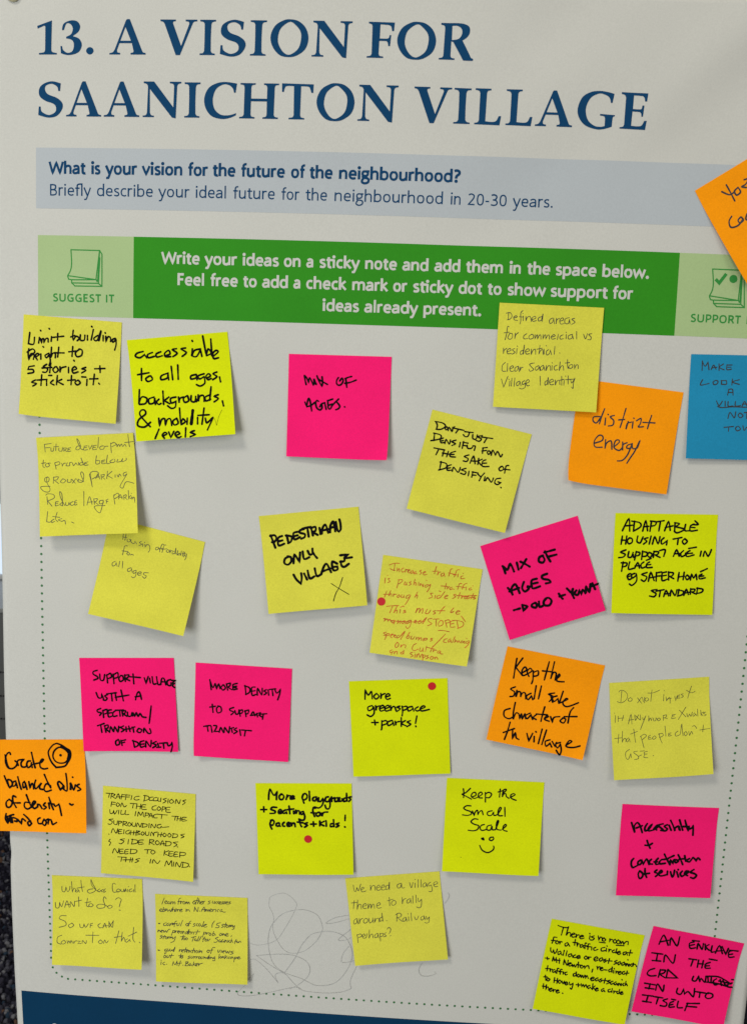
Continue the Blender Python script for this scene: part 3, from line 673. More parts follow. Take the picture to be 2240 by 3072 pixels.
 ('tilted yellow sticky note reading "DON\'T JUST DENSIFY FOR THE SAKE OF DENSIFYING."','canary','black',((325.88,294.87),(399.79,310.4),(383.49,384.1),(309.76,368.95)),0.5,(5,6),(0,0),1.09,-0.05,1.00,"""~~4.94,8.37 6.57,10.45 6.48,13.38
~~4.29,7.99 9.89,7.79 12.52,9.51 10.05,12.5 6.28,13.44
~~13.44,9.72 12.72,11.09 13.76,12.13 14.55,10.63 13.44,9.72
~~15.22,12.3 15.28,9.69 18.21,12.1 18.03,9.01
~~19.14,8.31 19.16,9.6
~~18.8,9.47 26.57,9.27
~~22.36,9.78 21.26,12.54
~~27.42,10.03 33.62,9.26
~~31.05,9.78 30.57,12.83 28.59,13.54 26.98,12.42
~~33.8,10.73 34.54,13.47 36.92,13.42 37.13,10.22
~~40.8,9.74 37.77,11.36 40.73,12.25 39.87,14.31 37.27,14.31
~~40.67,10.86 48.8,10.03
~~44.65,10.74 43.51,14.49
~~6.01,16.53 6.89,21.93
~~5.27,16.6 10.65,16.78 10.96,19.63 4.67,22.59
~~13.25,18.41 11.3,20.08 12.4,22.19 14.62,21.53
~~11.59,21.2 13.73,20.24
~~15.35,22.22 15.59,19.02 18.59,21.74 18.73,18.57
~~22.84,17.66 20.08,19.54 23.03,20.43 20.91,22.25
~~26.33,18.53 26.48,21.96
~~28.52,17.34 28.8,22.47
~~28.14,17.97 32.1,17.75
~~28.74,20.21 31.6,19.93
~~31.77,19.35 32.88,21.46 35.6,20.67 36.06,18.72
~~36.6,18.69 37.87,18.59 37.87,21.84
~~43.7,18.45 44.33,22.41
~~43.53,18.6 46.68,17.39
~~43.59,20.86 46.74,19.65
~~48.32,19.47 47.6,20.84 49.03,22.11 50.05,20.23 48.32,19.47
~~51.06,22.37 51.17,18.33 54.11,21.61! 54.9,18.49 58.05,21.72 58.91,19.66
~~8.38,27.19 16.56,26.79
~~12.08,27.14 11.1,31.71
~~16.08,27.45 15.97,31.59
~~19.38,27.18 19.18,31.34
~~15.38,29.36 21.51,29.03
~~24.49,25.91 21.52,27.84 21.65,30.41 25.57,29.98
~~21.81,28.96 24.04,28.3
~~34.87,26.06 31.9,27.98 35.06,28.83 34.58,31.11 32.02,31.31
~~37.26,31.75 38.58,26.11 41.07,31.35
~~37.36,30.1 42.18,29.02
~~42.66,26.73 43.14,31.38
~~45.37,26.71 43.06,29.02 45.83,31.26
~~48.06,26.58 46.12,28.26 46.84,31.77 51.58,30.81
~~46.47,29.58 49.2,28.8
~~61.01,28.26 59.21,30.44 60.69,31.92 62.61,30.14 61.34,28.28 59.9,28.97
~~65.66,26.56 63.89,27.65 64.16,32.69
~~62.5,30.17 67.33,29.51
~~16.18,35.66 16.56,42.07
~~15.36,36.29 20.16,36.3 20.76,39.41 15.87,42.35
~~23.99,36.33 21.52,38.14 22.25,40.89 25.49,39.98
~~21.9,39.56 24.04,38.6
~~26.04,40.82 26.31,37.71 30.43,40.49 31.15,36.63
~~35.4,36.23 32.42,38.16 35.81,38.62 35.54,40.86 32.33,40.67
~~38.11,37.84 38.47,41.22
~~41.05,37.43 41.19,41.63
~~40.57,37.66 44.98,37.44
~~41.06,39.93 43.88,39.45
~~44.96,38.2 47.78,39.79! 49.6,36.41
~~48.03,39.51 47.28,42.84
~~50.71,38.95 50.86,41.96
~~51.88,41.7 52.82,39.08 56.34,41.69 57.08,38.35
~~62.31,37.17 59.21,38.59 58.93,41.59 61.3,42.31 63.16,40.32! 61.08,40.29
~~64.19,43.76 64.57,43.99"""),
 ('orange sticky note reading "district energy" tucked under the yellow Defined areas note','orange','dark',((432.11,268.66),(507.49,275.95),(500.12,350.72),(426.45,344.07)),0.5,(3,3),(1.3,0),1.03,0.12,1.50,"""~~18.78,25.42 14.21,26.2 13.98,29.09 16.6,30.36 18.94,26.48
~~21.15,19.3 19.69,25.48 18.9,30.69
~~22.83,25.97 23.02,31.06
~~24.1,22.94 24.5,23.25
~~28.82,23.22 26.15,24.64 28.92,26.97 28.78,30.31 25.6,31.44
~~36.6,17.01 35.41,25.23 34.35,31.38
~~32.48,26.06 36.75,25.14
~~39.62,26.29 38.79,32.15! 39.23,27.87 41.9,26.44
~~43.09,26.02 43.26,30.67
~~43.21,23.31 43.52,23.54
~~45.54,24.98 48.54,22.88 48.67,26.64 47.54,29.21 51.23,28.64
~~55.92,19.67 55.07,24.45 54.36,29.67
~~50.38,25.51 59.17,24.81
~~17.33,45.27 22.59,42.61 22.59,39.46 19.66,39.21 16.94,43.79 18.15,47.86 23.28,47.47
~~25.08,41.66 25.48,48.27! 26.22,43.94 29.33,42.19 30.63,48.05
~~31.98,46.08 35.24,42.32 34.54,40.61 32.27,41.81 32.05,46.52 35.94,48.27 38.06,46.01
~~37.8,41.81 38.61,47.93! 38.44,43.71 41.06,41.84
~~44.3,42.32 41.62,43.75 41.47,45.75 44.31,45.38 44.77,42.44! 42.79,50.36 39.66,55.01 35.98,56.03
~~44.97,41.96 45.98,45.62 49.18,44.57! 50.15,39.13 47.73,47.02 44.97,52.79 43.12,56.83"""),
 ('blue sticky note, the only blue one, starting "MAKE LOOK" at the poster\'s right','blue','dark',((510.82,248.36),(584.31,247.48),(586.41,322.81),(511.86,323.66)),0.5,(3,3),(0,0),0.76,0.00,1.00,"""~~8.47,4.71 8.68,11.62
~~8.5,5.15 10.7,8.51 12.73,5.49! 13.73,11.07
~~15.33,10.86 16.89,7.59 18.88,10.52
~~15.96,9.62 19.4,9.03
~~20.84,6.63 21.17,11.35
~~24.14,6.57 21.27,8.99 24.88,10.83
~~26.68,7.12 26.92,10.62 30.19,10.2
~~26.69,7.3 30.43,7.22
~~26.8,8.87 29.65,8.81
~~9.53,18.27 8.14,22.17 14.32,20.89
~~18.92,18.51 17.22,20.04 18.21,21.69 20.39,20.85 20.74,19.08 18.92,18.51
~~23.39,18.58 23.54,21.22! 27.1,21.14 26.95,18.51! 23.13,18.68
~~31.35,17.36 31.15,21.66
~~36.45,17.68 31.47,19.46 36.64,21.1
~~47.99,17.17 47.84,20.85 51.56,20.6
~~54.91,16.84 54.94,20.52
~~58.46,16.76 58.49,20.44
~~62.01,16.69 58.74,18.68 62.39,20.36
~~64.68,16.8 64.86,20.13 68.4,19.87
~~64.68,16.8 68.39,16.55
~~64.77,18.38 67.6,18.23
~~28.43,29.03 29.09,24.87! 31.76,24.81 32.43,28.93
~~28.59,27.08 32.15,27
~~20.46,33.44 22.6,36.83 24.83,33.52
~~26.88,33.47 27.06,36.99
~~29.12,33.68 29.29,36.94 32.58,36.78
~~34.46,33.56 34.63,36.82 38.34,36.38
~~39.52,36.7 41.13,33.4 43.07,36.62
~~39.63,35.38 42.99,35.12
~~47.81,33.69 44.76,34.82 45.47,36.56 47.95,36.33 48.06,35.09
~~50,33.11 50.17,36.45 53.71,36.19
~~50.01,33.2 53.55,32.94
~~50.09,34.69 53.01,34.62
~~21.56,37.39 24.9,38.19 32.87,37.39 43.74,37.57 55.08,36.87
~~29.56,45.95 30.86,41.58 34.17,45.39 35.02,41.04
~~38,41.86 36.93,43.65 38.61,45.29 40.49,43.74 38.44,41.85
~~41.36,41.51 45.69,41.06
~~43.3,41.29 43.25,45.62
~~27.04,52.56 33.76,51.77
~~30.49,52.12 30.37,55.22
~~36.69,51.61 35.43,53.15 36.85,54.88 39.18,53.5 37.58,51.59
~~40.84,51.07 41.9,54.49 43.82,52.06 45.44,54.41 46.88,50.83
~~48.82,54.32 49.73,51.03 52.8,54.05 53.53,50.67"""),
 ('tilted yellow sticky note with faint small pencil-like "Housing affordability for all ages"','canary','grey',((83.35,385.06),(157.13,401.48),(144,472.87),(70.43,458.99)),0.5,(11,12),(0,0),0.51,0.00,1.30,"""~~12.99,10.36 13.23,14.68
~~15.06,10.23 14.93,15.04
~~12.84,12.77 16.21,12.62
~~16.65,13.64 16.97,15.16 18.46,15.34 19.16,14.04 17.98,13.05
~~19.33,12.94 20.23,15.29 22.53,15.5 22.87,13.64! 24.45,15.41
~~27.72,12.46 26.4,13.94 28.48,14.61 26.53,16.08
~~29.24,14.01 29.45,16.14
~~30.16,12.55 30.44,12.81
~~30.85,14 31.29,16.07! 32.46,13.98 34.54,14.25 35.35,17.28 34.67,19.4
~~41.4,13.52 39.61,14.56 39.78,16.14 41.26,15.51 41.9,13.96! 42.61,15.4
~~45.26,10.43 43.91,10.55 43.27,13.6 43.05,17.07
~~42.07,14.4 45.04,13.55
~~46.87,10.42 45.59,10.93 45.35,13.87 45.04,16.96
~~44.15,14.68 48.18,13.14
~~48.77,13.63 48,14.97 49.4,15.83 50.45,14.33 48.92,13.59
~~50.86,13.25 51.16,15.78! 51.44,14.08 52.69,13.5
~~54.28,13.41 52.75,14.55 53.31,16.03 54.95,14.63! 54.91,10.75 55.37,15.5
~~56.07,14.99 56.37,15.24
~~56.73,12.35 56.8,15.77! 58.46,14.11 59.09,15.18 56.91,15.91
~~59.49,12.02 59.67,15.6
~~61.1,12.01 61.08,15.8
~~62.18,12.14 62.21,16.16
~~60.5,13.82 63.92,13.25
~~62.41,14.47 63.75,15.1 63.94,13.33! 64.02,16.34 63.44,18.13
~~17.9,18.78 15.82,19.23 15.68,22.31 15.6,26.32
~~14.54,23.39 19.19,22.86
~~19.35,23.22 18.61,24.61 20,25.38 20.83,24.05 19.35,23.22
~~21.53,24.99 22.56,24.17 23.99,24.45
~~11.24,32.43 9.24,34.27 9.99,36.46 11.88,35.2 12.13,33.16! 13.5,35.92
~~14.53,31.61 14.7,35.86
~~16.83,31.04 17.64,36.33
~~24.23,34.39 21.99,35.89 22.41,37.7 24.37,36.74 24.81,34.8! 25.77,37.51
~~28.49,35.32 26.58,36.51 26.97,38.17 28.5,37.08 28.73,35.66! 29,39.9 27.36,41.5 26.01,40.95
~~30.54,37.85 32.79,36.42 31.81,35.7 30.11,37.08 31.15,38.74 33.11,37.78
~~38.12,35.02 34.86,35.58! 34.81,37.11 37.14,37.74 36.27,39.87 34.25,38.85"""),
 ('yellow sticky note reading "PEDESTRIAN ONLY VILLAGE" with a thin blue-black X below','canary','black',((198.09,379.84),(273.48,369.55),(283.07,443.94),(208.22,453.7)),0.5,(8,6),(0,0),1.84,0.00,1.00,"""~~7.25,15.76 8.62,20.5 9.96,25.77
~~6.87,16.28 10.37,16.05 11.51,18.79 9.65,21.14 7.79,21.19
~~16.03,17.13 12.85,18.48 12.62,24.16 17.05,23.25
~~12.59,21.08 15.91,20.51
~~19.53,16.9 20.35,22.9
~~18.75,17.05 23.29,18.35 22.28,21.98 20,23.08
~~28.39,14.99 24.84,15.86 25.24,20.61 29.49,19.25
~~24.83,18.16 27.91,17.68
~~33.22,13.25 30.23,13.96 29.82,15.89 33.37,17.31 32.92,19.68 30.35,20.54
~~32.18,12.82 38.43,12.09
~~35.8,12.39 36.19,19.54
~~38.67,12.89 39.49,18.98
~~38.32,13.18 41.96,12.42 41.78,15.36 39.43,16.24! 43.18,18.88
~~44.99,13.48 45.28,18.42
~~46.27,18.19 47.19,14.23 49.74,11.4 51.27,17.89
~~46.5,15.8 52.18,15.13
~~52.8,17.7 53.5,12.63 55.94,9.78 56.72,17.3
~~53.13,14.24 57.06,13.73
~~57.85,10.08 58.34,16.14 59.49,17.78! 60.94,16.06 61.14,11.71 60.71,8.37
~~19.33,33.51 16.48,34.89 15.64,38.09 18.22,39.63 20.92,37.48 21.11,34.22 18.6,33.23
~~22.63,38.94 23.77,32.61 24.79,33.25! 27.26,38.27! 28.47,31.07
~~30.48,30.49 31.02,36.32 35.12,35.38
~~34.3,30.29 35.64,33.36 37.84,33.01! 38.1,29
~~38.07,31.73 39.35,34.24 40.98,36.56
~~21.82,47.68 23.65,51.54 26.81,55.08! 27.84,50.83 27.75,47.12
~~29.99,47.54 31.83,52.38
~~32.88,45.63 33.97,51.59 37.55,50.39
~~38.43,44.28 39.51,50.24 43.08,49.15
~~42.84,49.45 45.55,43.5 47.98,41.76 50.64,48.3
~~43.58,47.24 50.46,45.46
~~55.95,42.26 52.44,40.32 51.89,44.07 52.91,47.09 55.77,46.59 55.75,44.42! 53.37,44.42
~~58.68,35.99 64.74,35.89! 61.7,38.44 67.55,38.31
~~61.7,38.44 61.51,40.59 58.23,40.95
~~58.81,40.56 59.05,43.84 61.1,45.11 64.74,43.05
~0.54~49.98,56.92 54.33,60.34 62.68,66.38
~0.65~59.09,53.07 55.97,60.16 52.85,64.75 50.5,70.5"""),
 ('yellow sticky note covered with small red handwriting about increased traffic','canary','red',((293.48,405.66),(368.96,413.39),(360.53,487.55),(286.02,480.74)),0.5,(7,8),(0,0.5),0.60,0.20,1.35,"""~~5.72,7.1 9.24,5.21 13.16,4.72
~~9.69,5.37 9.83,10.99
~~6.75,9.8 8.23,10.47 10.54,10.8
~~11.87,8.51 12.02,11.12! 13.43,8.82 13.99,11.27
~~16.63,7.81 15.26,9.44 16.16,11.18 17.44,10.45
~~18.37,8.45 18.31,11.08! 18.87,8.91 19.99,8.52
~~20.35,10.12 21.57,8.96 20.97,8.38 20.09,9.84 21.14,11.11 22.22,10.42
~~24.15,8.8 22.55,9.7 22.66,11.11 23.9,10.62 24.36,8.99! 24.91,11.01
~~26.37,9.14 25.17,10.43 25.74,11.33 26.66,10.21! 27.31,11.1
~~30.27,7.59 29.23,8.5 30.78,9.61 29.51,11
~~32.02,9.74 33.69,8.73 33.08,8.15 31.97,9.43 32.85,10.95 34.98,10.1
~~41.25,3.07 40.68,6.81 40.57,8.92
~~38.92,7.16 42.87,6.39
~~43.11,7.12 42.85,9.7! 43.78,7.24 45.1,6.82
~~47.32,7.16 45.67,8.3 45.92,9.92 47.53,9.14 47.9,7.3! 48.61,9.97
~~53.61,3.1 52.3,3.52 51.89,6.49 51.43,9.1
~~50.96,6.62 55.95,7
~~58.99,2.97 57.04,3.49 56.25,6.73 55.76,9.13
~~54.55,7.43 57.29,7.25
~~58.35,6.33 58.3,8.76
~~62.06,7.35 60.79,8.07 61.04,9.69 63.62,9
~~61.9,5.22 62.09,5.37
~~4.04,17.6 4.11,21.5
~~5.32,15.22 5.52,15.37
~~7.32,17.35 6.24,18.03 7.85,19.56 6.53,20.71
~~14.46,17.64 14.11,21.29 13.77,23.84
~~14.02,17.57 16.63,16.98 17.24,18.21 14.87,20.53
~~19.38,18.25 18.99,20.37 20.31,20.49 20.66,18.38! 21.07,20.6
~~23.9,17.6 22.61,18.32 24.17,19.41 22.64,20.6
~~26.56,15.24 26.11,19.88! 26.51,18.19 27.63,17.81 27.84,19.85
~~29.68,17.21 29.76,19.57
~~31.05,17.98 30.89,19.85! 31.72,18.1 33.14,19.75
~~33.49,17.98 33.54,20.13
~~35.29,14.86 35.58,15.08
~~37.21,17.88 35.07,18.72 35.31,20.31 37.27,18.84 38.88,17.42! 38.37,20.44 37.01,23.59
~~50.61,14.84 50.15,19.27
~~46.75,17.47 51.88,17.17
~~51.79,17.18 51.67,19.27! 52.71,17.49 53.4,17.17
~~55.36,17.24 53.69,18.23 54.29,19.34 55.66,18.39! 57.1,18.67
~~62.16,13.47 60.41,13.95 59.78,18.32
~~58.5,16.21 61.25,16.03
~~65.94,12.69 63.9,14.1 63.14,17.61
~~61.5,16 65.17,16.13
~~66.1,15.46 66,17.86
~~69.85,15.58 68.18,16.57 68.75,17.46 70.49,16.9
~~70.84,13.88 70.7,14.08
~~6.5,27.33 5.79,30.36 5.4,32.25
~~4.45,30.2 8.38,29.56
~~9.46,26.69 8.49,30.94! 9.55,29.17 10.53,29.25 10.45,30.88
~~11.94,28.75 11.77,30.91! 12.4,29.21 14.17,28.74
~~16.15,28.89 14.91,29.94 15.5,31.04 16.95,29.87 16.05,28.82
~~18.24,28.51 18.02,30.38 19.35,30.49 19.99,28.56! 20.32,30.57
~~24.27,27.65 22.18,28.91 22.01,30.77 23.83,29.77 25.15,27.74! 23.53,32.22 21.96,35.59
~~29.93,24.65 28.33,29.22! 29.38,27.44 30.32,27.31 30.14,29.62
~~41.59,23.94 39.83,24.41 40.99,25.78 41.52,27.03 39.01,28.31
~~43.71,25.31 43.58,27.7
~~47.35,24.65 45.23,25.62 45.29,27.45 47.56,26.6! 50.36,21.49
~~46.05,21.5 47.38,21.92
~~50.91,25.77 53.16,24.26 51.95,23.99 50.69,25.71 51.5,26.78 53.24,26.22
~~59.15,22.2 57.45,22.98 59,24.08 56.94,25.96
~~61.93,20.48 61.26,25.16
~~59.55,23.12 63.55,22.54
~~63.74,22.64 63.63,25.04! 64.38,22.86 65.28,22.51
~~65.8,23.63 67.01,22.48 66.08,22.62 65.96,24.7 67.28,24.21
~~67.5,23.38 68.74,22.45 67.78,22.37 67.66,24.46 69.4,23.9
~~72.22,19.65 70.67,24.24
~~68.47,21.83 74.59,20.94
~~73.79,21.41 72.55,22.34 74.28,23.19 72.74,24.12
~~63.54,23.07 74.04,23.01
~~8.02,39.04 12.12,37.99 17.1,37.07
~~12.58,38.14 11.09,43.67
~~15.9,37.8 14.1,43.25! 15.21,41.26 16.55,40.85 16.36,43.15
~~18.77,39.8 18.69,42.6
~~18.62,38.2 20.51,37.02 21.31,37.39
~~22.76,39.89 21.46,40.6 23.17,41.23 21.18,42.25
~~31.54,37.12 30.61,40.92! 32.17,37.56 33.51,37.15 33.26,40.55! 34.77,37.41 35.89,37.03 35.86,40.4
~~39.12,36.7 38.19,39.85 40.36,39.77 41.78,36.98
~~45.69,36.87 43.97,37.64 45.74,38.7 44.21,39.88
~~52.04,32.68 50.18,35.44 48.85,38.78
~~46.81,36.8 52.53,35.98
~~59.02,32.78 57.2,35.76 57.35,36.7 59.42,35.44 58.54,36.53
~~61.18,36.15 64.11,34.77 62.25,34.6 61.24,36.5 62.23,37.32 64.19,36.73
~~8.32,48.24 7.7,50.68! 9.65,48.36 10.59,50.27! 11.86,48.48 13.1,50.36
~~15.04,48.61 13.8,49.74 14.43,51.04 15.89,49.01! 15.38,51.56
~~18.39,48.14 17.93,50.99! 20.27,48.4 20.08,50.69
~~23.26,47.89 21.17,49.14 22.22,50.39 23.65,48.14! 24.24,50.1
~~27.92,46.8 25.4,48.11 25.23,49.97 27.61,48.24 28.28,46.84! 28.04,51.23 26.19,53.53 24.8,52.11
~~30.62,47.9 32.29,46.71 31.28,46.41 30.67,48.24 32.54,48.42
~~35.64,45.71 33.98,46.91 34.24,48.7 36.25,47.46! 39.61,42.97 37.24,48.28
~~7.04,48.51 15.92,49.22 28.89,48.06 38.35,46.29
~~43.8,43.26 41.01,44.17 41.69,45.82 44.17,47.22 41.23,49.25
~~44.77,43.64 49.19,42.8
~~47,43.33 47.77,48.54
~~50.53,43.62 49.15,46.08 49.91,48.24 52.34,46.94 52.47,44.3 50.46,43.71
~~54.02,43.56 56.03,48.25
~~53.73,43.69 56.46,42.43 57.66,44.01 54.93,45.27
~~61.3,42.09 58.37,43.47 58.33,46.1 59.02,47.83 62.05,47.1
~~58.44,45.43 60.81,44.65
~~63.05,42.72 64.71,47.9
~~61.99,42.08 67.48,42.62 67.93,45.61 64.19,47.98
~~65.59,38.2 69.35,42
~~49.89,51.56 53.85,51.18 58.33,51.38
~~10.55,58.58 8.62,59.59 10.62,60.61 8.88,61.37
~~11.26,59.57 10.78,62.32 10.11,64.46
~~11.27,59.65 13.11,59.61 12.83,60.74 10.65,61.47
~~14.08,60.87 15.97,59.65 14.78,59.6 14.16,61.42 15.59,62.18
~~16.73,60.93 18.22,59.99 16.99,59.72 16.78,61.27 18.25,61.72
~~20.57,59.57 18.9,60.76 19.5,61.85 21.48,60.4! 24.66,55.96 22.24,62.56
~~28.4,56.09 26.35,60.68! 27.44,59.14 28.82,58.95 28.14,60.87 26.83,60.96
~~30.44,58.63 29.89,60.84 31.64,60.81 32.52,58.78
~~34,59.01 33.85,60.94! 34.94,59.4 35.85,59.05 35.85,61.1! 36.9,59.34 37.85,59.21 38.24,60.98
~~40.14,59.02 39.62,61.44! 39.76,59.38 42.17,58.82 42.03,59.93 39.91,60.44
~~46.23,58.17 44.94,58.87 46.44,59.53 44.9,60.7
~~55.61,53.59 52.29,58.28 47.47,64.69
~~57.4,56.82 55.5,57.83 55.13,59.71 57.44,59.95
~~60.01,56.67 58.41,58.29 59.01,59.38 60.49,57.56! 60.84,59.34
~~63.17,54.49 61.83,59.2
~~63.83,56.57 63.33,58.99! 64.83,57.39 65.89,58.63 66.54,57.15 67.64,58.61
~~68.71,56.76 68.49,58.49
~~69.59,57.07 69.59,58.55! 70.88,56.98 71.24,58.76
~~74.34,56.19 72.23,57.22 72.86,58.53 74.79,56.86! 73.9,59.6 71.98,61.92
~~72.17,54.53 72.37,54.68
~~20.4,65.03 18.9,66.84 19.22,69.05 20.89,68.39 21.3,66.07 19.86,64.97
~~23.26,66.58 23.1,68.51! 24.57,66.49 26.84,66.39 26.61,68.46
~~34.81,63.89 32.74,65.35 32.12,68.56 34.21,69.36 36.71,67.84
~~38.2,66.67 37.9,69.06 39.83,68.79 40.37,66.46! 40.84,69.09
~~42.78,64.73 42.48,68.86
~~47.51,64.08 46.32,68.76
~~42.78,65.6 49.17,66.1
~~48.21,66.15 48.12,68.51! 49.21,66.97 51.01,66.72
~~53.21,66.76 51.55,67.94 52.54,68.76 54.06,67.16! 53.88,68.92 55.94,68.89
~~17.01,71.35 15.33,72.54 16.39,73.78 17.92,72.18! 16.92,75.01
~~18.83,72.4 18.67,74.33! 19.71,72.37 20.87,72.2 21.35,73.96
~~25.6,71.46 23.71,72.68 24.71,73.49 26.08,72.35! 25.84,70.13! 26.09,73.3
~~32.77,70.9 31.1,72.09 33.59,73.48 31.83,74.68
~~35.02,71.89 34.99,74.67
~~34.07,70.5 34.37,70.72
~~36.38,72.14 36.29,74.49! 37.56,71.19 38.87,74.13! 40.2,71.26 41.01,73.75
~~41.12,71.56 41.34,75.96
~~41.15,71.78 42.99,71.74 42.66,73.09 41.01,73.75
~~45.13,71.35 43.86,72.27 45.39,73.14 43.64,74.34
~~47.75,71.86 46.66,73.4 48.09,74.15 49.26,72.6 47.83,71.85
~~50.02,72.41 50.45,73.83! 51.04,71.92 52.33,72.61 52.69,73.51"""),
 ('strongly tilted pink sticky note reading "MIX OF AGES" with "OLD + YOUNG" below it','pink','black',((366.23,395.7),(437.17,369.58),(462.26,440.32),(391.94,466.7)),0.5,(2,2),(0,0),1.89,-0.00,1.00,"""~~11.57,19.84 12.01,22.58 12.04,25.84
~~12.04,20.38 14.27,23.56 17.65,19.96 18.64,26.38
~~22.59,20.49 22.33,26
~~25.36,20.6 28.15,23.18 30.99,26.42
~~30.22,20.07 27.22,22.88 24.4,25.49
~~42.93,21.28 40,21.77 38.77,24.62 41.16,26.42 43.18,24.73 42.63,21.45
~~45.23,18.65 46.02,23.7 46.96,27.37
~~44.52,19.33 52.66,19.61
~~46.12,23.34 52.74,23.65
~~10.53,37.09 11.8,40.09 12.57,43.86! 12.92,38.5 16.82,36.21 17.9,43.6
~~10.79,40.04 18.59,39.64
~~23.42,36.36 20.81,40.35 22,43.6 25.41,42.46 25.28,40.34
~~24.84,40.98 28.31,41.3
~~33.44,36.95 29.29,37.19 28.2,42.96 34.1,43.28
~~28.81,39.64 33.17,39.99
~~41.98,35.64 37.92,36.04 37.86,38.36 41.68,40.49 42.55,42.71 38.93,42.47
~~9.85,54.88 14.7,54.98
~~17.07,53.12 16.88,57.11! 20.29,55.18 17.14,52.88
~~27.31,54.41 24.69,54.62 23.8,56.3 26.23,57.98 27.85,56.01 26.73,54.22
~~29.9,54.32 29.34,58.31 32.16,58.29
~~36.17,53.44 33.4,55.43 33.2,58.23 36.7,59.34 39.18,56.61 37.75,53.68 35.21,53.66
~~46.01,52.92 46.71,55.75 47.68,57.62
~~45.84,55.21 50.19,55.16
~~52.95,50.97 54.9,54.71
~~57.18,52.58 55.55,55.96 56,59.62
~~59.27,54.54 57.18,56.48 59.38,58.09 61.59,55.28! 61.99,58.27! 64.05,55.55 65.18,58.64!
~~65.7,58.15 67.1,53.79 68.31,58.34 70.75,53.01
~~72.31,52.86 73.01,57.88
~~70.43,54.98 76,54.55"""),
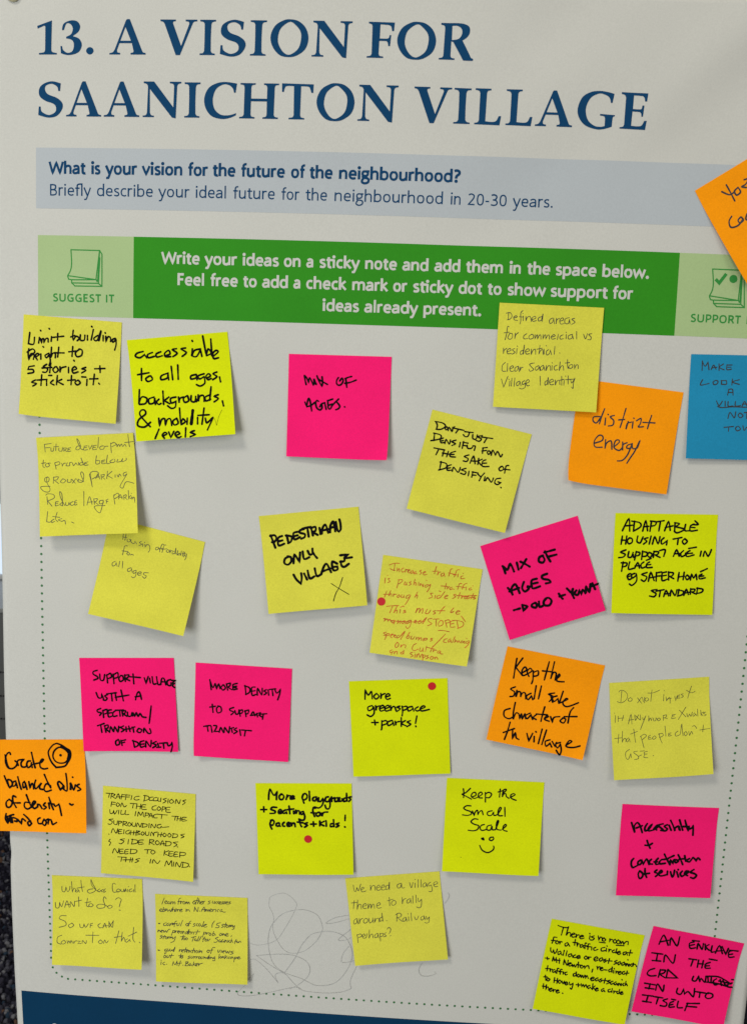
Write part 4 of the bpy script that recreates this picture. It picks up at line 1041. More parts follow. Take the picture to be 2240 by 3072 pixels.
 ('lime sticky note reading "ADAPTABLE HOUSING TO SUPPORT AGE IN PLACE"','lime','black',((464.89,366.36),(539.73,364.51),(541.03,439.9),(465.65,441.18)),0.5,(6,3),(0,0),1.32,0.15,1.00,"""~~5.86,13.48 10.14,4.27 11.3,13.62
~~7.45,9.75 13.68,9.02
~~14.46,5.92 14.07,13.57
~~12.41,5.96 18.39,7.09 19.18,10.15 14.07,13.57
~~20.94,13.44 22.87,5.53 24.54,13.13
~~21.34,10.11 25.17,9.67
~~27.09,5.7 26.36,13.34
~~26.25,5.72 30.37,6.26 29.93,8.73 27.09,9.52
~~30.49,6.26 36.32,5.18
~~33.71,5.84 32.96,12.98
~~37.17,12.9 39.72,5.85 41.35,12.45
~~37.61,10.43 43.17,8.98
~~44.58,6.63 44.63,13.01
~~44.34,6.63 47.86,7.31 45.01,9.69! 51.73,11.4 46.85,14.19 44.39,13.01
~~52.45,7.71 52.14,12.25 55.4,12.44
~~58.66,7.36 56.12,8.87 56.36,12.54 61.36,11.96
~~56.78,9.84 59.44,10.04
~~59.22,4.91 61.67,7.55 57.85,7.86
~~6.05,17.52 5.35,23.54
~~9.31,17.46 8.74,23.48
~~5.35,20.6 9.45,20.52
~~11.54,18.64 9.82,20.76 11.14,23.19 13.5,21.92 13.39,19.47 11.54,18.64
~~17.51,17.31 17.09,21.23 19.55,22.29 21.4,17.84
~~25.04,18.39 22.43,19.29 24.32,21.09 22.01,23.22
~~27.39,17.12 26.23,23.14
~~28.64,23.09 30.19,17.68 32.84,22.76 34.03,17.36
~~37.07,18.16 35.13,20.27 35.86,22.95 39.58,20.19! 39.14,23.5
~~43.86,19.01 50.28,17.66
~~47.66,18.2 47.3,22.97
~~52.48,18.48 50.79,20.58 52.34,22.63 54.39,20.52 52.48,18.48
~~9.17,27.88 5.37,29.67 8.7,31.2 7.34,33.31 4.09,33.86
~~11.4,29.06 10.95,32.99 13.38,33.19 14.67,29.24! 14.96,33.4
~~16.83,28.95 15.89,35.34
~~16.84,29.2 19.52,29.76 19,31.6 16.61,32.39
~~21.64,28.49 21.07,34.87
~~21.66,28.86 24.95,29.65 24.46,32.11 21.22,32.66
~~26.51,29.37 25.4,31.48 27.28,33.15 28.87,30.8 26.51,29.37
~~30.09,28.45 29.69,33.1
~~30.1,28.69 33.37,28.87 32.85,30.72 30.58,31.25! 34.76,33
~~34.29,27.87 38.35,27.18 37.49,32.09
~~44.72,31.95 46.9,27.14 48.94,31.86
~~45.24,30.1 49.68,29.77
~~51.99,27.65 50.04,29.76 50.75,32.07 53.35,30.92 53.64,29.45
~~56.79,27.55 54.58,29.06 54.72,31.99 59.96,30.66
~~54.86,29.79 58.69,29.34
~~55.87,25.86 61.46,24.77
~~65.22,27.75 64.57,31.55
~~66.97,31.5 67.98,27.69 70.58,31.43 72.71,26.38
~~7.49,37.1 6.54,44.1
~~6.06,37.74 10.18,37.9 9.66,40.12 7.02,40.78
~~12.33,37 11.69,42.4 15.77,41.58
~~16.14,41.7 18.38,37.25 19.76,41.38
~~16.44,39.98 20.29,39.53
~~22.84,36.79 20.86,38.67 21.57,41.34 24.2,40.43
~~27.07,36.7 25.08,38.21 25.19,40.9 29.29,40.7
~~25.35,38.94 27.99,38.52
~~24.72,35.41 28.16,33.99
~~10.94,48.41 14.16,47 12.91,45.8 10.92,47.68 12.23,50.34 14.84,48.94
~~16.53,45.48 14.27,46.63 14.61,49.07 16.97,47.55 17.75,45.7! 17.96,51.2 14.81,54.57 12.71,53.63
~~25.58,44.69 21.77,46.23 25.47,47.99 23.78,51.33 21.44,50.27
~~26.81,51.26 28.36,44.63 31.02,50.57
~~27.31,48.69 31.76,47.86
~~32.59,44.54 32.6,50.9
~~32.6,44.79 36.44,43.97
~~32.71,47.35 35.95,46.92
~~36.82,44.45 37.07,50.44 40.89,49.39
~~36.83,44.7 40.06,43.9
~~36.93,47.02 39.93,46.47
~~41.63,43.75 41.89,49.98
~~41.65,44.23 45.16,44.53 44.41,46.75 42.13,47.16! 45.71,48.92
~~49.5,44.2 48.81,50.57
~~53.35,43.87 52.75,49.51
~~49.04,47.63 53.48,46.8
~~55.61,45.9 54.49,47.76 55.77,49.45 57.38,47.7 55.61,45.9
~~58.2,49.64 58.97,45.47 60.54,48.13 62.23,45.4 63.01,49.3
~~66.68,45.07 64.69,46.33 65.16,48.64 69.22,47.83
~~65.31,46.81 67.95,46.38
~~65.51,43.26 70.33,40.84
~~33.34,57.37 29.5,58.3 32.85,60.43 31.49,62.79 28.2,62.36
~~32.91,58.6 38.8,57.38
~~36.15,57.92 35.49,62.71
~~38.76,62.64 40.4,58.08 42.37,61.95
~~39.05,60.68 43.15,60.23
~~43.59,61.93 44.27,57.76 47.21,61.61 48.49,57.43
~~50.05,57.03 49.28,61.82
~~49.21,57.29 53.38,58.43 52.64,60.89 49.05,62.06
~~53.87,61.48 55.49,56.92 57.23,60.67
~~54.4,59.75 58.25,58.94
~~58.73,56.24 58.67,60.4
~~58.75,56.73 61.78,56.67 61.49,58.26 59.21,58.8! 63.15,60.31
~~63.9,55.52 63.49,59.69
~~63.31,55.78 67.82,56.54 67.08,58.76 63.26,59.94"""),
 ('pink sticky note starting "SUPPORT VILLAGE WITH A SPECTRUM" above the orange Create note','pink','black',((58.95,497.59),(133.49,494.16),(138.03,569.61),(62.63,572.95)),0.5,(1.5,1.5),(1.3,0),1.37,0.00,1.00,"""~~13.96,10.06 10.81,11.11 10.7,13.18 13.47,14.89 14.18,16.61 10.79,18
~~15.84,13.16 16.18,17.74 18.68,17.96 19.82,13.49
~~21.53,13.71 21.88,20.24
~~21.27,14.28 24.44,12.55 25.21,15.41 21.93,16.92
~~26.69,13.12 26.99,20.79
~~26.06,14.26 30.18,11.95 30.34,15.39 27.08,16.67
~~32.91,14.24 31.08,16.53 32.09,19.05 34.67,17.66 34.15,14.57 32.56,14.47
~~36.02,13.65 36.2,19.03
~~35.76,14.22 39.21,13.64 38.18,15.93 35.87,16.63! 39.76,18.44
~~40.04,15.24 48.43,15.89
~~42.66,13.05 42.94,20.95
~~51.6,16.22 52.74,20.67! 54.73,15.06
~~55.8,16.43 56.18,20.08
~~57.9,15.28 58.53,20.87 60.8,20.86
~~61.43,15.26 62.26,21.2 64.54,21.19
~~64.52,21.53 65.55,16.73 67.47,16.95 68.59,21.74
~~64.86,19.24 69.16,19.45
~~72.56,17.38 69.88,18.65 70.07,21.73 72.31,22.29 72.76,20.12
~~73.09,18.06 76.26,18.28
~~75.55,18.74 73.54,20.34 75.46,20.56! 73.79,22.17 75.52,23.99
~~12.23,28.1 13.74,32.11 16.13,32.33 16.74,29.22! 17.91,33.47
~~21.29,29.77 18.95,30.94 20.8,32.65 19.58,34.38 17.65,34.05
~~20.74,29.2 28.44,28.24
~~24.51,29.18 24.81,34.81
~~27.6,29.16 28.26,34.33
~~32.31,26.04 33.83,34.76
~~27.46,31.92 38.38,30.14
~~43.67,33.89 45.04,29.07 47.04,27.68 48.47,33.52
~~43.44,31.49 48.26,30.77
~~15.26,41.08 12.46,42.25 12.84,43.87 15.65,44.77 14.19,46.74
~~17.01,42.69 17.31,48.45
~~16.65,43.03 20.25,41.86 20.11,44.74 17.32,45.68
~~23.77,42.18 21.22,43 21.33,47.84 24.69,47.01
~~21.13,44.96 24.01,44.48
~~27.17,42.73 24.91,44.71 25.23,47.47 28.11,46.99
~~26.95,42.62 33.47,42.23
~~30.37,42.6 30.61,47.2
~~32.29,42.93 32.78,47.18
~~32.28,43.27 35.15,42.91 34.48,44.87 32.87,45.23! 36.07,47.39
~~36.57,44.05 37,47.15 39.28,47.14 40.09,44.37! 40.62,47.7! 41.11,44.59 42.24,47.12 43.73,44.58 45.08,47.33 46.77,45.13 48.48,47.65 51.41,48.2
~~55.94,38.98 54.94,45.65 53.68,53.02
~~12.08,55.18 17.54,53.29
~~14.62,54.59 15.37,60.59
~~17.8,55.14 18.57,60.56
~~17.56,55.37 20.45,54.54 20.34,56.85 18.25,57.68! 21.23,59.96
~~21.55,60.54 22.66,56.25 24.54,59.94
~~25,59.93 25.85,56.23 28.18,60.14 29.08,55.63
~~29.14,56.78 31.1,56.19
~~32.85,55.37 30.85,56.77 33.28,58.48 31.04,60.11
~~34.87,56.16 35.04,59.85
~~37.17,55.56 38,59.83
~~34.21,58.01 39.02,57.51
~~40.54,56.69 40.94,60.38
~~39.64,56.35 41.93,56.1
~~45.07,57.23 43.6,59.55 46.05,60.68 47.41,58.36 45.07,57.23
~~48.91,60.31 49.51,57.19 52.4,61.09 54.81,60.72 54.04,57.5
~~28.35,66.38 26.11,68.02 26.44,70.91 28.98,70.08 28.66,67.19 27.31,66.85
~~30.37,67.17 31.1,71.22
~~30.35,67.52 34.04,66.68
~~30.62,69.25 33.15,68.65
~~40.06,67.08 41.06,72.74
~~39.59,67.44 43.63,68.79 43.98,71.1 41.17,72.74
~~48.81,67.35 45.69,68.54 46.08,72.47 49.18,71.74
~~45.84,70.27 48.7,69.9
~~50.06,72.43 50.61,67.8 53.83,72.16 54.74,67.07
~~58.68,67.84 55.89,69.25 58.55,70.73 55.72,72.95
~~59.87,69.22 60.63,72.56
~~58.92,72.58 62.23,72.31
~~61.57,69.2 66.93,68.69
~~64.41,69.18 64.68,73.21
~~67.51,68.57 68.3,71.1 70.38,70.27 71.38,68.3! 71.57,71.42 70.35,75.93"""),
 ('pink sticky note reading "MORE DENSITY TO SUPPORT TRANSIT" with curled lower left corner','pink','black',((150.72,497.07),(226.14,498.45),(225.16,573.38),(149.93,572.13)),0.5,(2,2),(1.6,0),1.24,0.00,1.00,"""~~11.48,13.16 12.93,21.22
~~11.73,14.18 14.23,19.41 15.82,16.2 17.05,20.14! 18.63,16.35 19.96,19.94
~~22.11,16.69 20.6,18.74 22.12,20.94 24.09,19.08 22.56,16.66
~~24.77,15.59 25.93,20.68
~~24.78,15.93 27.78,15.04 27.28,17.37 25.74,18.16! 29.05,20.12
~~33.36,14.77 30.15,15.8 29.86,17.54! 32.87,16.99
~~29.86,17.54 30.28,20.04 33.5,19.24
~~30.67,18.4 32.68,18.15
~~39.55,16.07 40.46,23.36
~~39.11,16.33 43.07,17.78 43.19,21.22 40.24,23.37
~~47.4,16.8 44.75,17.67 45.39,23.59 48.16,22.72
~~45.06,20.29 47.5,19.77
~~49.41,23.32 49.56,17.91 52.85,22.74 53.12,17.44
~~56.39,18.36 54.53,19.64 56.7,20.87 54.75,22.61
~~57.84,18.49 58.44,22.7
~~58.94,17.96 63.71,17.17
~~60.94,17.71 61.79,22.81
~~63.31,18.35 64.61,20.55 66.45,19.05 67.4,17.38! 66.99,21.31 65.6,26
~~12.1,35.42 16.57,34.43
~~14.05,32.99 14.92,39.49
~~19.15,34.25 17.52,36.2 18.52,39.59 21.41,38.24 20.85,34.82 18.58,34.06
~~31.18,34.46 28.18,35.7 28.57,37.17 31.3,38.13 29.24,40.46
~~32.16,36.92 33.15,39.73 35.03,39.02 35.29,36.47
~~35.5,36.12 36.56,41.11
~~35.3,37.05 37.96,35.95 38.04,38.24 36.16,39.06
~~40.22,36.37 41.17,41.13
~~39.79,36.97 43.01,35.83 42.54,38.51 40.65,39.1
~~44.94,39.84 46.64,37.07 48.2,40.07
~~44.61,40.09 49.29,39.19
~~49.59,38.02 50.25,40.85
~~49.27,38.39 52.37,37.48 51.54,39.38! 53.84,40.83
~~52.74,38.49 57.43,37.82
~~54.75,38.24 54.24,42.53
~~7.83,51.39 13.1,50.22
~~10.64,51.08 11.44,55.06
~~13.68,50.87 14.62,55.65
~~15.69,50.15 18.19,50.56 16.4,54.95! 20,54.58
~~20.36,55.25 21.48,51.48 23.64,55.37
~~24.3,54.98 24.63,51.26 27.8,55.08 28.43,50.19
~~29.26,51.52 31.71,50.77
~~29.94,51.47 30.72,54.65
~~33.97,50.96 32.11,52.48 34.63,53.69 31.99,55.6
~~36.6,52.16 37.44,56.72
~~38.07,52.29 45.84,52.45
~~41.12,52.77 40.48,56.97"""),
 ('lime sticky note "More greenspace + parks!" with a red dot in its top corner','lime','black',((270.53,506.36),(346.41,499.92),(352.11,575.97),(276.88,581.38)),0.5,(4,2),(0,0),1.28,0.00,1.00,"""~~11.79,14.83 12.28,7.42! 14.51,11.56 17.06,8.84 17.46,14.59
~~20.88,10.51 18.76,12.82 20.41,14.96 22.79,12.95 21.02,10.51
~~24.24,10.62 24.04,15.07! 24.99,11.9 27.59,10.86
~~27.88,13.52 31.15,12.51 29.87,10.94 27.63,13.1 28.87,15.49 31.46,14.74
~~17.08,20.12 13.79,21.27 14.2,24.06 17.23,22.76 18.01,20.43! 18.44,25.99 15.75,28.68 12.83,27.35
~~19.77,20.21 20,24.23! 20.81,21.21 23.14,20.45
~~22.76,22.79 26.19,21.65 25.17,20.09 22.8,21.96 23.63,24.62 26.35,24
~~26.81,22.91 30.22,21.77 29.21,20.21 26.84,22.08 27.67,24.74 30.4,24.12
~~31.35,20.55 31.44,24.85! 32.65,21.84 34.54,21.62 35.49,24.69
~~38.6,21.19 36.28,21.95 38.78,23.4 35.87,25.39
~~40.35,21.24 40.59,25.25 40.04,28.97
~~40.31,22.07 43.7,21.48 43.89,23.56 40.88,24.71
~~47.99,21.75 44.73,22.61 45.17,25.25 47.9,24.09 48.64,22.32! 49.2,25.37
~~52.68,22.16 50.34,23.75 51.62,25.44 53.93,24.82
~~54.36,24.01 58.04,22.6 56.73,21.46 54.38,23.32 55.38,25.55 61.33,24.49
~~16.21,33.54 21.21,33.68
~~18.46,31.67 18.83,35.55
~~24.1,32.38 23.87,37.91 23.39,39.56
~~24.07,33.07 27.35,32.34 27.93,34.57 24.22,35.98
~~32.08,32.33 28.65,33.62 28.94,36.26 31.97,35.1 32.73,32.91! 33.26,36.38
~~34.48,33.09 34.75,36.42! 35.38,34.09 37.84,33.33
~~39.31,30.47 39.04,37.23
~~42.45,32.77 39.4,34.89 42.7,36.92
~~46.22,33.02 43.89,34.05 46.39,35.78 43.48,37.63
~1.22~51.47,29.44 50.18,35.2
~1.22~50.24,37.27 50.49,37.97"""),
 ('tilted orange sticky note reading "Keep the small scale character of the village"','orange','black',((390.95,472.34),(465.32,483.57),(452.51,557.73),(378.13,545.57)),0.5,(5,6),(0,0.7),1.30,0.12,1.60,"""~~9.12,7.99 9.6,16.71 10.12,23.93
~~13.47,6.8 9.95,15.23! 16.19,20.57
~~15.47,18.61 18.48,15.6 16.66,13.57 15.11,16.99 16.58,20.49 19.92,18.4 22.53,15.47 20.78,13.72 19.17,16.86 21.29,20.23
~~23.58,15.26 24.82,22.03 24.5,25.47
~~23.88,16.61 27.09,14.54 27.85,17.9 24.54,19.56
~~33.88,5.75 33.64,14.62 33.47,20.54
~~30.47,13.86 36.99,13.23
~~37.77,4.96 38.01,18.92! 38.84,13.56 41.2,13.78 41.54,18.9! 44.25,15.26 43.3,14.05 42.86,19.33 48.5,19.02
~~12.94,30.52 9.77,32.86 13.14,34.55 13.17,37.77 10.55,38.87
~~14.7,32.96 15.07,38.35! 15.75,34.01 17.8,34 18.6,37.62! 19.32,34.11 21.47,33.94 22.8,38.14
~~25.77,33.05 22.95,35.73 24.65,38.46 26.61,34.97! 28.17,37.73
~~28.37,26.35 29.06,36.84
~~32.34,25.82 32.32,36.16
~~43.3,29.16 39.34,30.95 42.91,32.3 40.97,36.46
~~40.47,31.13 43.59,36.62
~~45.75,31.02 42.54,33.08 44.49,35.74 46.85,32.88! 48.3,36.34
~~49.51,26.49 48.69,36.26! 54.16,32.07 52.71,31.68 51.29,35.72 55.13,37.7 62.91,32.91
~~12.7,48.09 8.87,50.58 9.54,54.91 13.5,56.17 16.68,53.82
~~15.59,42.58 15.82,50.51 16.91,56.14! 17.79,50.79 20.16,50.99 21.6,54.45! 22.12,50.57 23.55,54.04 24.73,50.02 26.16,53.48
~~28.49,48.54 25.41,51.27 27.21,53.26 29.44,49.73! 31.53,53.05
~~33.35,48.91 31.57,51.37 34.13,52.5
~~38.49,41.29 38.06,48.61 38.07,53.06
~~33.33,48.22 41.82,47.13
~~40.25,50.52 42.76,48.32 41.32,47.93 40.33,50.91 44.2,51.77
~~44.46,47.97 46.69,51.94! 47.21,48.09 51.23,46.55
~~54.07,47.07 52.35,49.78 55.3,50.82 56.22,47.59 53.78,46.99
~~60.12,37.5 58.31,41.62 58.55,50.14
~~54.62,45.85 64.22,43.71
~~15.03,58.78 14.58,66.13 13.59,72.91
~~11.64,67.74 19.33,62.88
~~18.14,63.69 19.45,70.94! 20.74,66.2 22.17,69.66 24.42,70.56
~~29.57,64.73 32.27,70.26! 33.87,63.8
~~35.53,65.81 36.32,70.08
~~35.9,61.84 36.41,62.29
~~40.32,58.96 39.87,70.7
~~43.72,58.93 42.62,70.8
~~47.96,65.92 44.74,67.99 46.16,71.42 48.54,68.56! 50.47,71.18
~~49.94,66.87 52.67,70.02! 53.34,66.84
~~56.21,66.23 52.98,68.3 54.91,70.92 56.49,67.54! 58.14,72.01 57.61,75.85 54.37,72.83
~~60.73,67.6 64.52,63.77 62.42,63.52 61.13,68.21 66.53,68.01 71.45,65.59"""),
 ('yellow sticky note in thin pen starting "Do not invest in anymore Xwalks"','canary','grey',((469.39,497.25),(543.81,488.56),(551,562.62),(477.3,572.68)),0.5,(6,8),(0,0),0.43,0.10,1.50,"""~~9.35,7.05 8.84,11.82 8.33,15.43
~~7.06,7.63 8.67,6.26 11.48,7.19 13.66,10.29 12.68,13.91 9.01,16.2 5.49,15.1
~~15.94,12.67 14.12,13.64 14.19,15.1 16.18,15.37 17.1,13.84 15.73,12.65
~~21.13,13.02 24.05,17.57
~~24.26,12.86 21.08,17.15
~~24.83,12.9 25.41,15.84! 26.41,17.36! 26.6,13.02
~~28.01,13.48 26.74,14.84 27.89,16.16 29.71,15.04 28.71,13.52
~~32.43,7.48 31.21,16.6
~~29.18,9.86 33.44,9.92 38.31,8.03
~~41.34,11.8 40.86,16.88
~~41.63,8.47 41.83,8.71
~~42.91,13.75 43.12,17.03! 45.72,14.3 45.87,19.03
~~43.54,15.61 47.1,15.12
~~49.64,13.83 50.19,17.5! 51.42,13.59
~~53.57,13 51.92,13.4 51.74,14.34! 53.15,14.43
~~51.87,14.57 51.69,15.57 53.68,15.41
~~56.06,12.21 54.63,12.71 56.14,14.12 54.68,15.26
~~62.52,6.54 60.28,13.09 59.46,15.95
~~58.58,9.63 62.43,11.9 65.27,10.83
~~3.66,25.97 3.23,31.34
~~2.92,23.75 3.19,23.99
~~5.78,26.47 5.55,30.78
~~9.95,26.03 8.65,30.26
~~5.68,28.27 9.98,28.19
~~13.29,33.09 15.67,25.69 15.99,33.27
~~13.65,30.24 17.6,29.78
~~18.5,26.24 18.63,30.57
~~21.34,26.43 18.99,30.59
~~19.17,27 22.56,30.47 22.62,26.51
~~24.43,28.79 25.04,30.64 26.98,27.52! 23.77,34.51 22.29,38
~~29.11,27.67 28.89,31.97! 30.08,29.53 31.04,31.76! 31.52,29.27
~~32.57,29.7 32.81,31.87 34.25,31.61 34.57,29.47! 36.02,31.73
~~36.82,29.98 35.35,30.96 36.71,32.14 37.84,30.77 36.83,29.77
~~40.12,28.04 40.13,32
~~40.11,28.26 42.61,27.85 42.17,29.62 40.37,30.01! 43.17,30.77
~~49.35,27.94 47.21,28.16 46.96,28.86! 48.58,29.11
~~46.94,29.22 46.57,31 49.57,30.62
~~57.75,22.73 54.7,27.22 51.48,32.05
~~52.69,24.92 57.38,30.43
~~58.21,27.81 58.79,30.38 60.31,28.32! 61.28,30.18 62.5,27.02
~~64.23,27.86 62.75,29.2 63.4,30.33 64.9,28.63! 65.53,30.11
~~66.49,24.98 66.57,30.54
~~68.91,26.01 69.05,30.35
~~71.31,27.61 68.79,28.53! 70.46,30.44
~~72.72,27.71 70.9,28.67 72.96,29.89 71.51,30.66
~~5.58,40.48 4.6,47.57
~~2.17,43.83 7.56,43.47
~~8.56,38.52 7.71,47.06! 9.3,44.3 10.72,44.4 10.58,46.89
~~12.9,43.82 11.02,45.49 12,46.99 13.57,44.58! 13.78,47.1
~~17.19,37.3 17.6,42.7 18.03,47.74
~~14.48,41.07 19.94,39.28
~~22.22,43.01 23.08,46.64 24.19,52.07
~~21.83,43.7 24.79,41.75 26.48,43.29 23.13,45.93
~~29.72,42.79 28.26,43.41 28.21,44.26! 29.62,44.57
~~28.19,44.69 28.12,45.9 30.26,45.69
~~32.51,43.69 31.01,45.02 32.02,46.16 33.87,44.85 32.89,43.36
~~36.18,41.79 37,46.13 38.23,49.43
~~35.79,42.48 38.66,41.95 39.27,43.78 36.35,45.02
~~41.1,36.38 41.37,44.28
~~45.4,42.04 43.61,42.28 43.57,42.99! 44.77,43.22
~~43.56,43.21 43.49,44.42 45.65,43.99
~~50.78,40.97 48.56,42.61 49.15,44.79 52.41,43.58! 53.9,35.8 54.06,39.4 54.46,44.79
~~56.76,41.73 55.27,43.06 56.23,44.91 57.72,43.58 56.77,41.58
~~58.88,41.87 59.4,45.12! 61,42.01 61.93,44.22
~~61.92,38.13 63.71,37.75 65.21,40
~~67.4,41.36 75.21,40.67
~~70.43,37.63 69.57,42.94
~~13.09,52.77 10.09,55.07 10.19,59.36 11.92,60.32 13.96,56.04! 14.13,59.26
~~19.05,54.59 16.54,54.78 16.47,55.85 19.19,58.16 19.41,60.31 16.53,60.84
~~19.88,58.56 22.07,57.64
~~21.18,54.73 24.4,54.58
~~26.72,55.09 24.33,55.65 24.25,57.07! 26.38,57.2
~~24.44,57.43 23.74,59.52 26.7,60.07
~~30.79,58.42 31.2,58.73"""),
 ('orange sticky note "Create balanced radius of density" with drawn circles, overhanging the poster edge','orange','black',((-15.27,568.06),(61.75,563.98),(68.5,635.81),(-12.2,642.58)),0.5,(4,12),(0,0),1.51,0.05,1.20,"""~~13.2,13.05 13.76,17.15 14.67,21.7 16.1,23.98
~~17.44,12.6 16.9,10.97 15.11,11.66 13.64,14.87 13.26,18.97 15.04,23.52 18.47,24.44 21.59,22.18 22.56,19.46
~~20.8,18 22.56,19.46 23.2,21.82
~~22.56,19.46 23.51,17.42 27.73,16.89! 25.59,19.47 25.9,22.65 28.48,23.2 30.26,21.75
~~33,18.14 30.82,18.58 29.83,21.75 31.06,23.57 33.05,22.22 33.82,19.05! 34.17,23.67
~~34.15,10.94 35.18,17.69 36.54,23.9
~~35.05,20.87 41.59,19.44! 43.27,17.27 42.13,16.81 40.52,19.07 40.58,23.14 43.11,24.82 46.23,24.33
~~11.9,30.44 14.17,37.08 15.4,39.87! 14.26,33.92 17.07,34.37 18.07,37.53 15.83,40.32
~~20.75,34.82 18.55,35.73 18.04,38.88 20.22,38.42 21.16,35.72! 21.99,40.3
~~22.49,31.36 23.72,37.07 25,41.64
~~27.67,35.05 26.33,36.62 26.68,40.2 28.44,38.85 28.09,35.72! 29.55,41.62
~~31.13,35.27 31.87,40.28! 33.25,37.06 34.32,37.5 34.75,41.16
~~36.57,34.06 35.62,37.5 36.39,41.16 38.82,38.83 41.26,36.24! 39.69,38.83 39.85,41.06 42.65,41.71
~~43.57,29.36 45.82,35.26 48.37,40.23
~~48.32,38.81 44.91,37.04 43.09,41.05 44.77,43.34 48.76,42.13
~~56,41.98 53.96,37.03 55.29,35.25 58.3,38.79 56.44,41.53! 58.65,38.79 58.59,41.53! 61.15,42.53 61.23,35.25 60.56,28.71
~~63.74,41.51 64.37,36.57! 66.4,41.94 67.77,37.89
~~63.86,36.57 64.26,41.51
~~65.71,31.61 65.87,31.79
~~70.79,37.36 68.95,38.77 71.98,41.39 69.64,42.58
~~14.94,50.03 12.71,52.38 13.29,56.06 15.91,56.02 17.6,52.34 15.17,49.8
~~20.52,47.93 18.27,47.09 18.18,51.44 20.57,56.42
~~18.5,52.78 23.9,52.72
~~28.89,45.91 30.78,51.33 32.96,56.27
~~31.63,52.65 27.73,52.24 27.24,55.8 29.81,57.64 33.32,55.29 36.06,52.16 34.69,51.29 33.33,54.4 35.03,57.13 37.65,55.68! 37.76,53.83! 39.4,54.12 41.18,57.05
~~43.84,52.44 42.43,54.31 44.65,56.04 42.73,57.47
~~46.56,52.51 47.14,56.98
~~46.8,48.02 48.49,53.37 50.24,57.81
~~46.34,52.73 50.64,53.43! 51.91,55.08 54.61,53.31! 55.35,55.92 56.65,62.29
~~63.04,52.92 64.83,53.94 65.78,53.41
~~12.52,61.72 11.7,65.85 13.47,69.49! 13.15,63.14 14.14,68.94! 15.99,63.54 16.2,68.98
~~18.5,62.33 14.9,63.56 17.05,65.31 17.51,68.96
~~17.93,64.84 20.54,65.69 21.03,67.99 19.11,67.59
~~21.41,66.12 24.5,69.7! 25.34,65.6 27.8,67.41
~~26.61,62.16 30.13,65.51 32.78,69.52
~~31.85,67.24 29.66,68.61 30.71,71.11 32.78,69.43
~~39.57,64.59 37.73,65.81 38.13,68.96 40.6,69.26
~~42.72,65.63 41.39,68.81 43.32,70.6 44.51,67.87 42.63,65.72
~~44.66,66.12 46.18,65.65 46.01,69.23
~~46.18,65.65 48.21,66.05
~~48.63,66.83 49.6,69.59 52.51,68.05
~~54.78,3.33 51.62,4.74 47.73,9.91 47.84,14.56 49.78,19.56 53.07,23.63! 59.56,22.75 62.27,19.61 64.63,15.09 64.57,9.96 61.76,7.59 58.12,4.74 54.78,3.33
~~60.82,8.53 56.66,6.63 52.53,9.45 50.88,14.12 52.42,18.21 55.79,20.04 60.12,19.6 62.84,16.44 63.2,11.86 60.82,8.53 58.04,5.69
~2.59~63.15,9.01 63.89,12.81 62.89,17.35
~2.16~56.87,13.51 57.03,13.69"""),
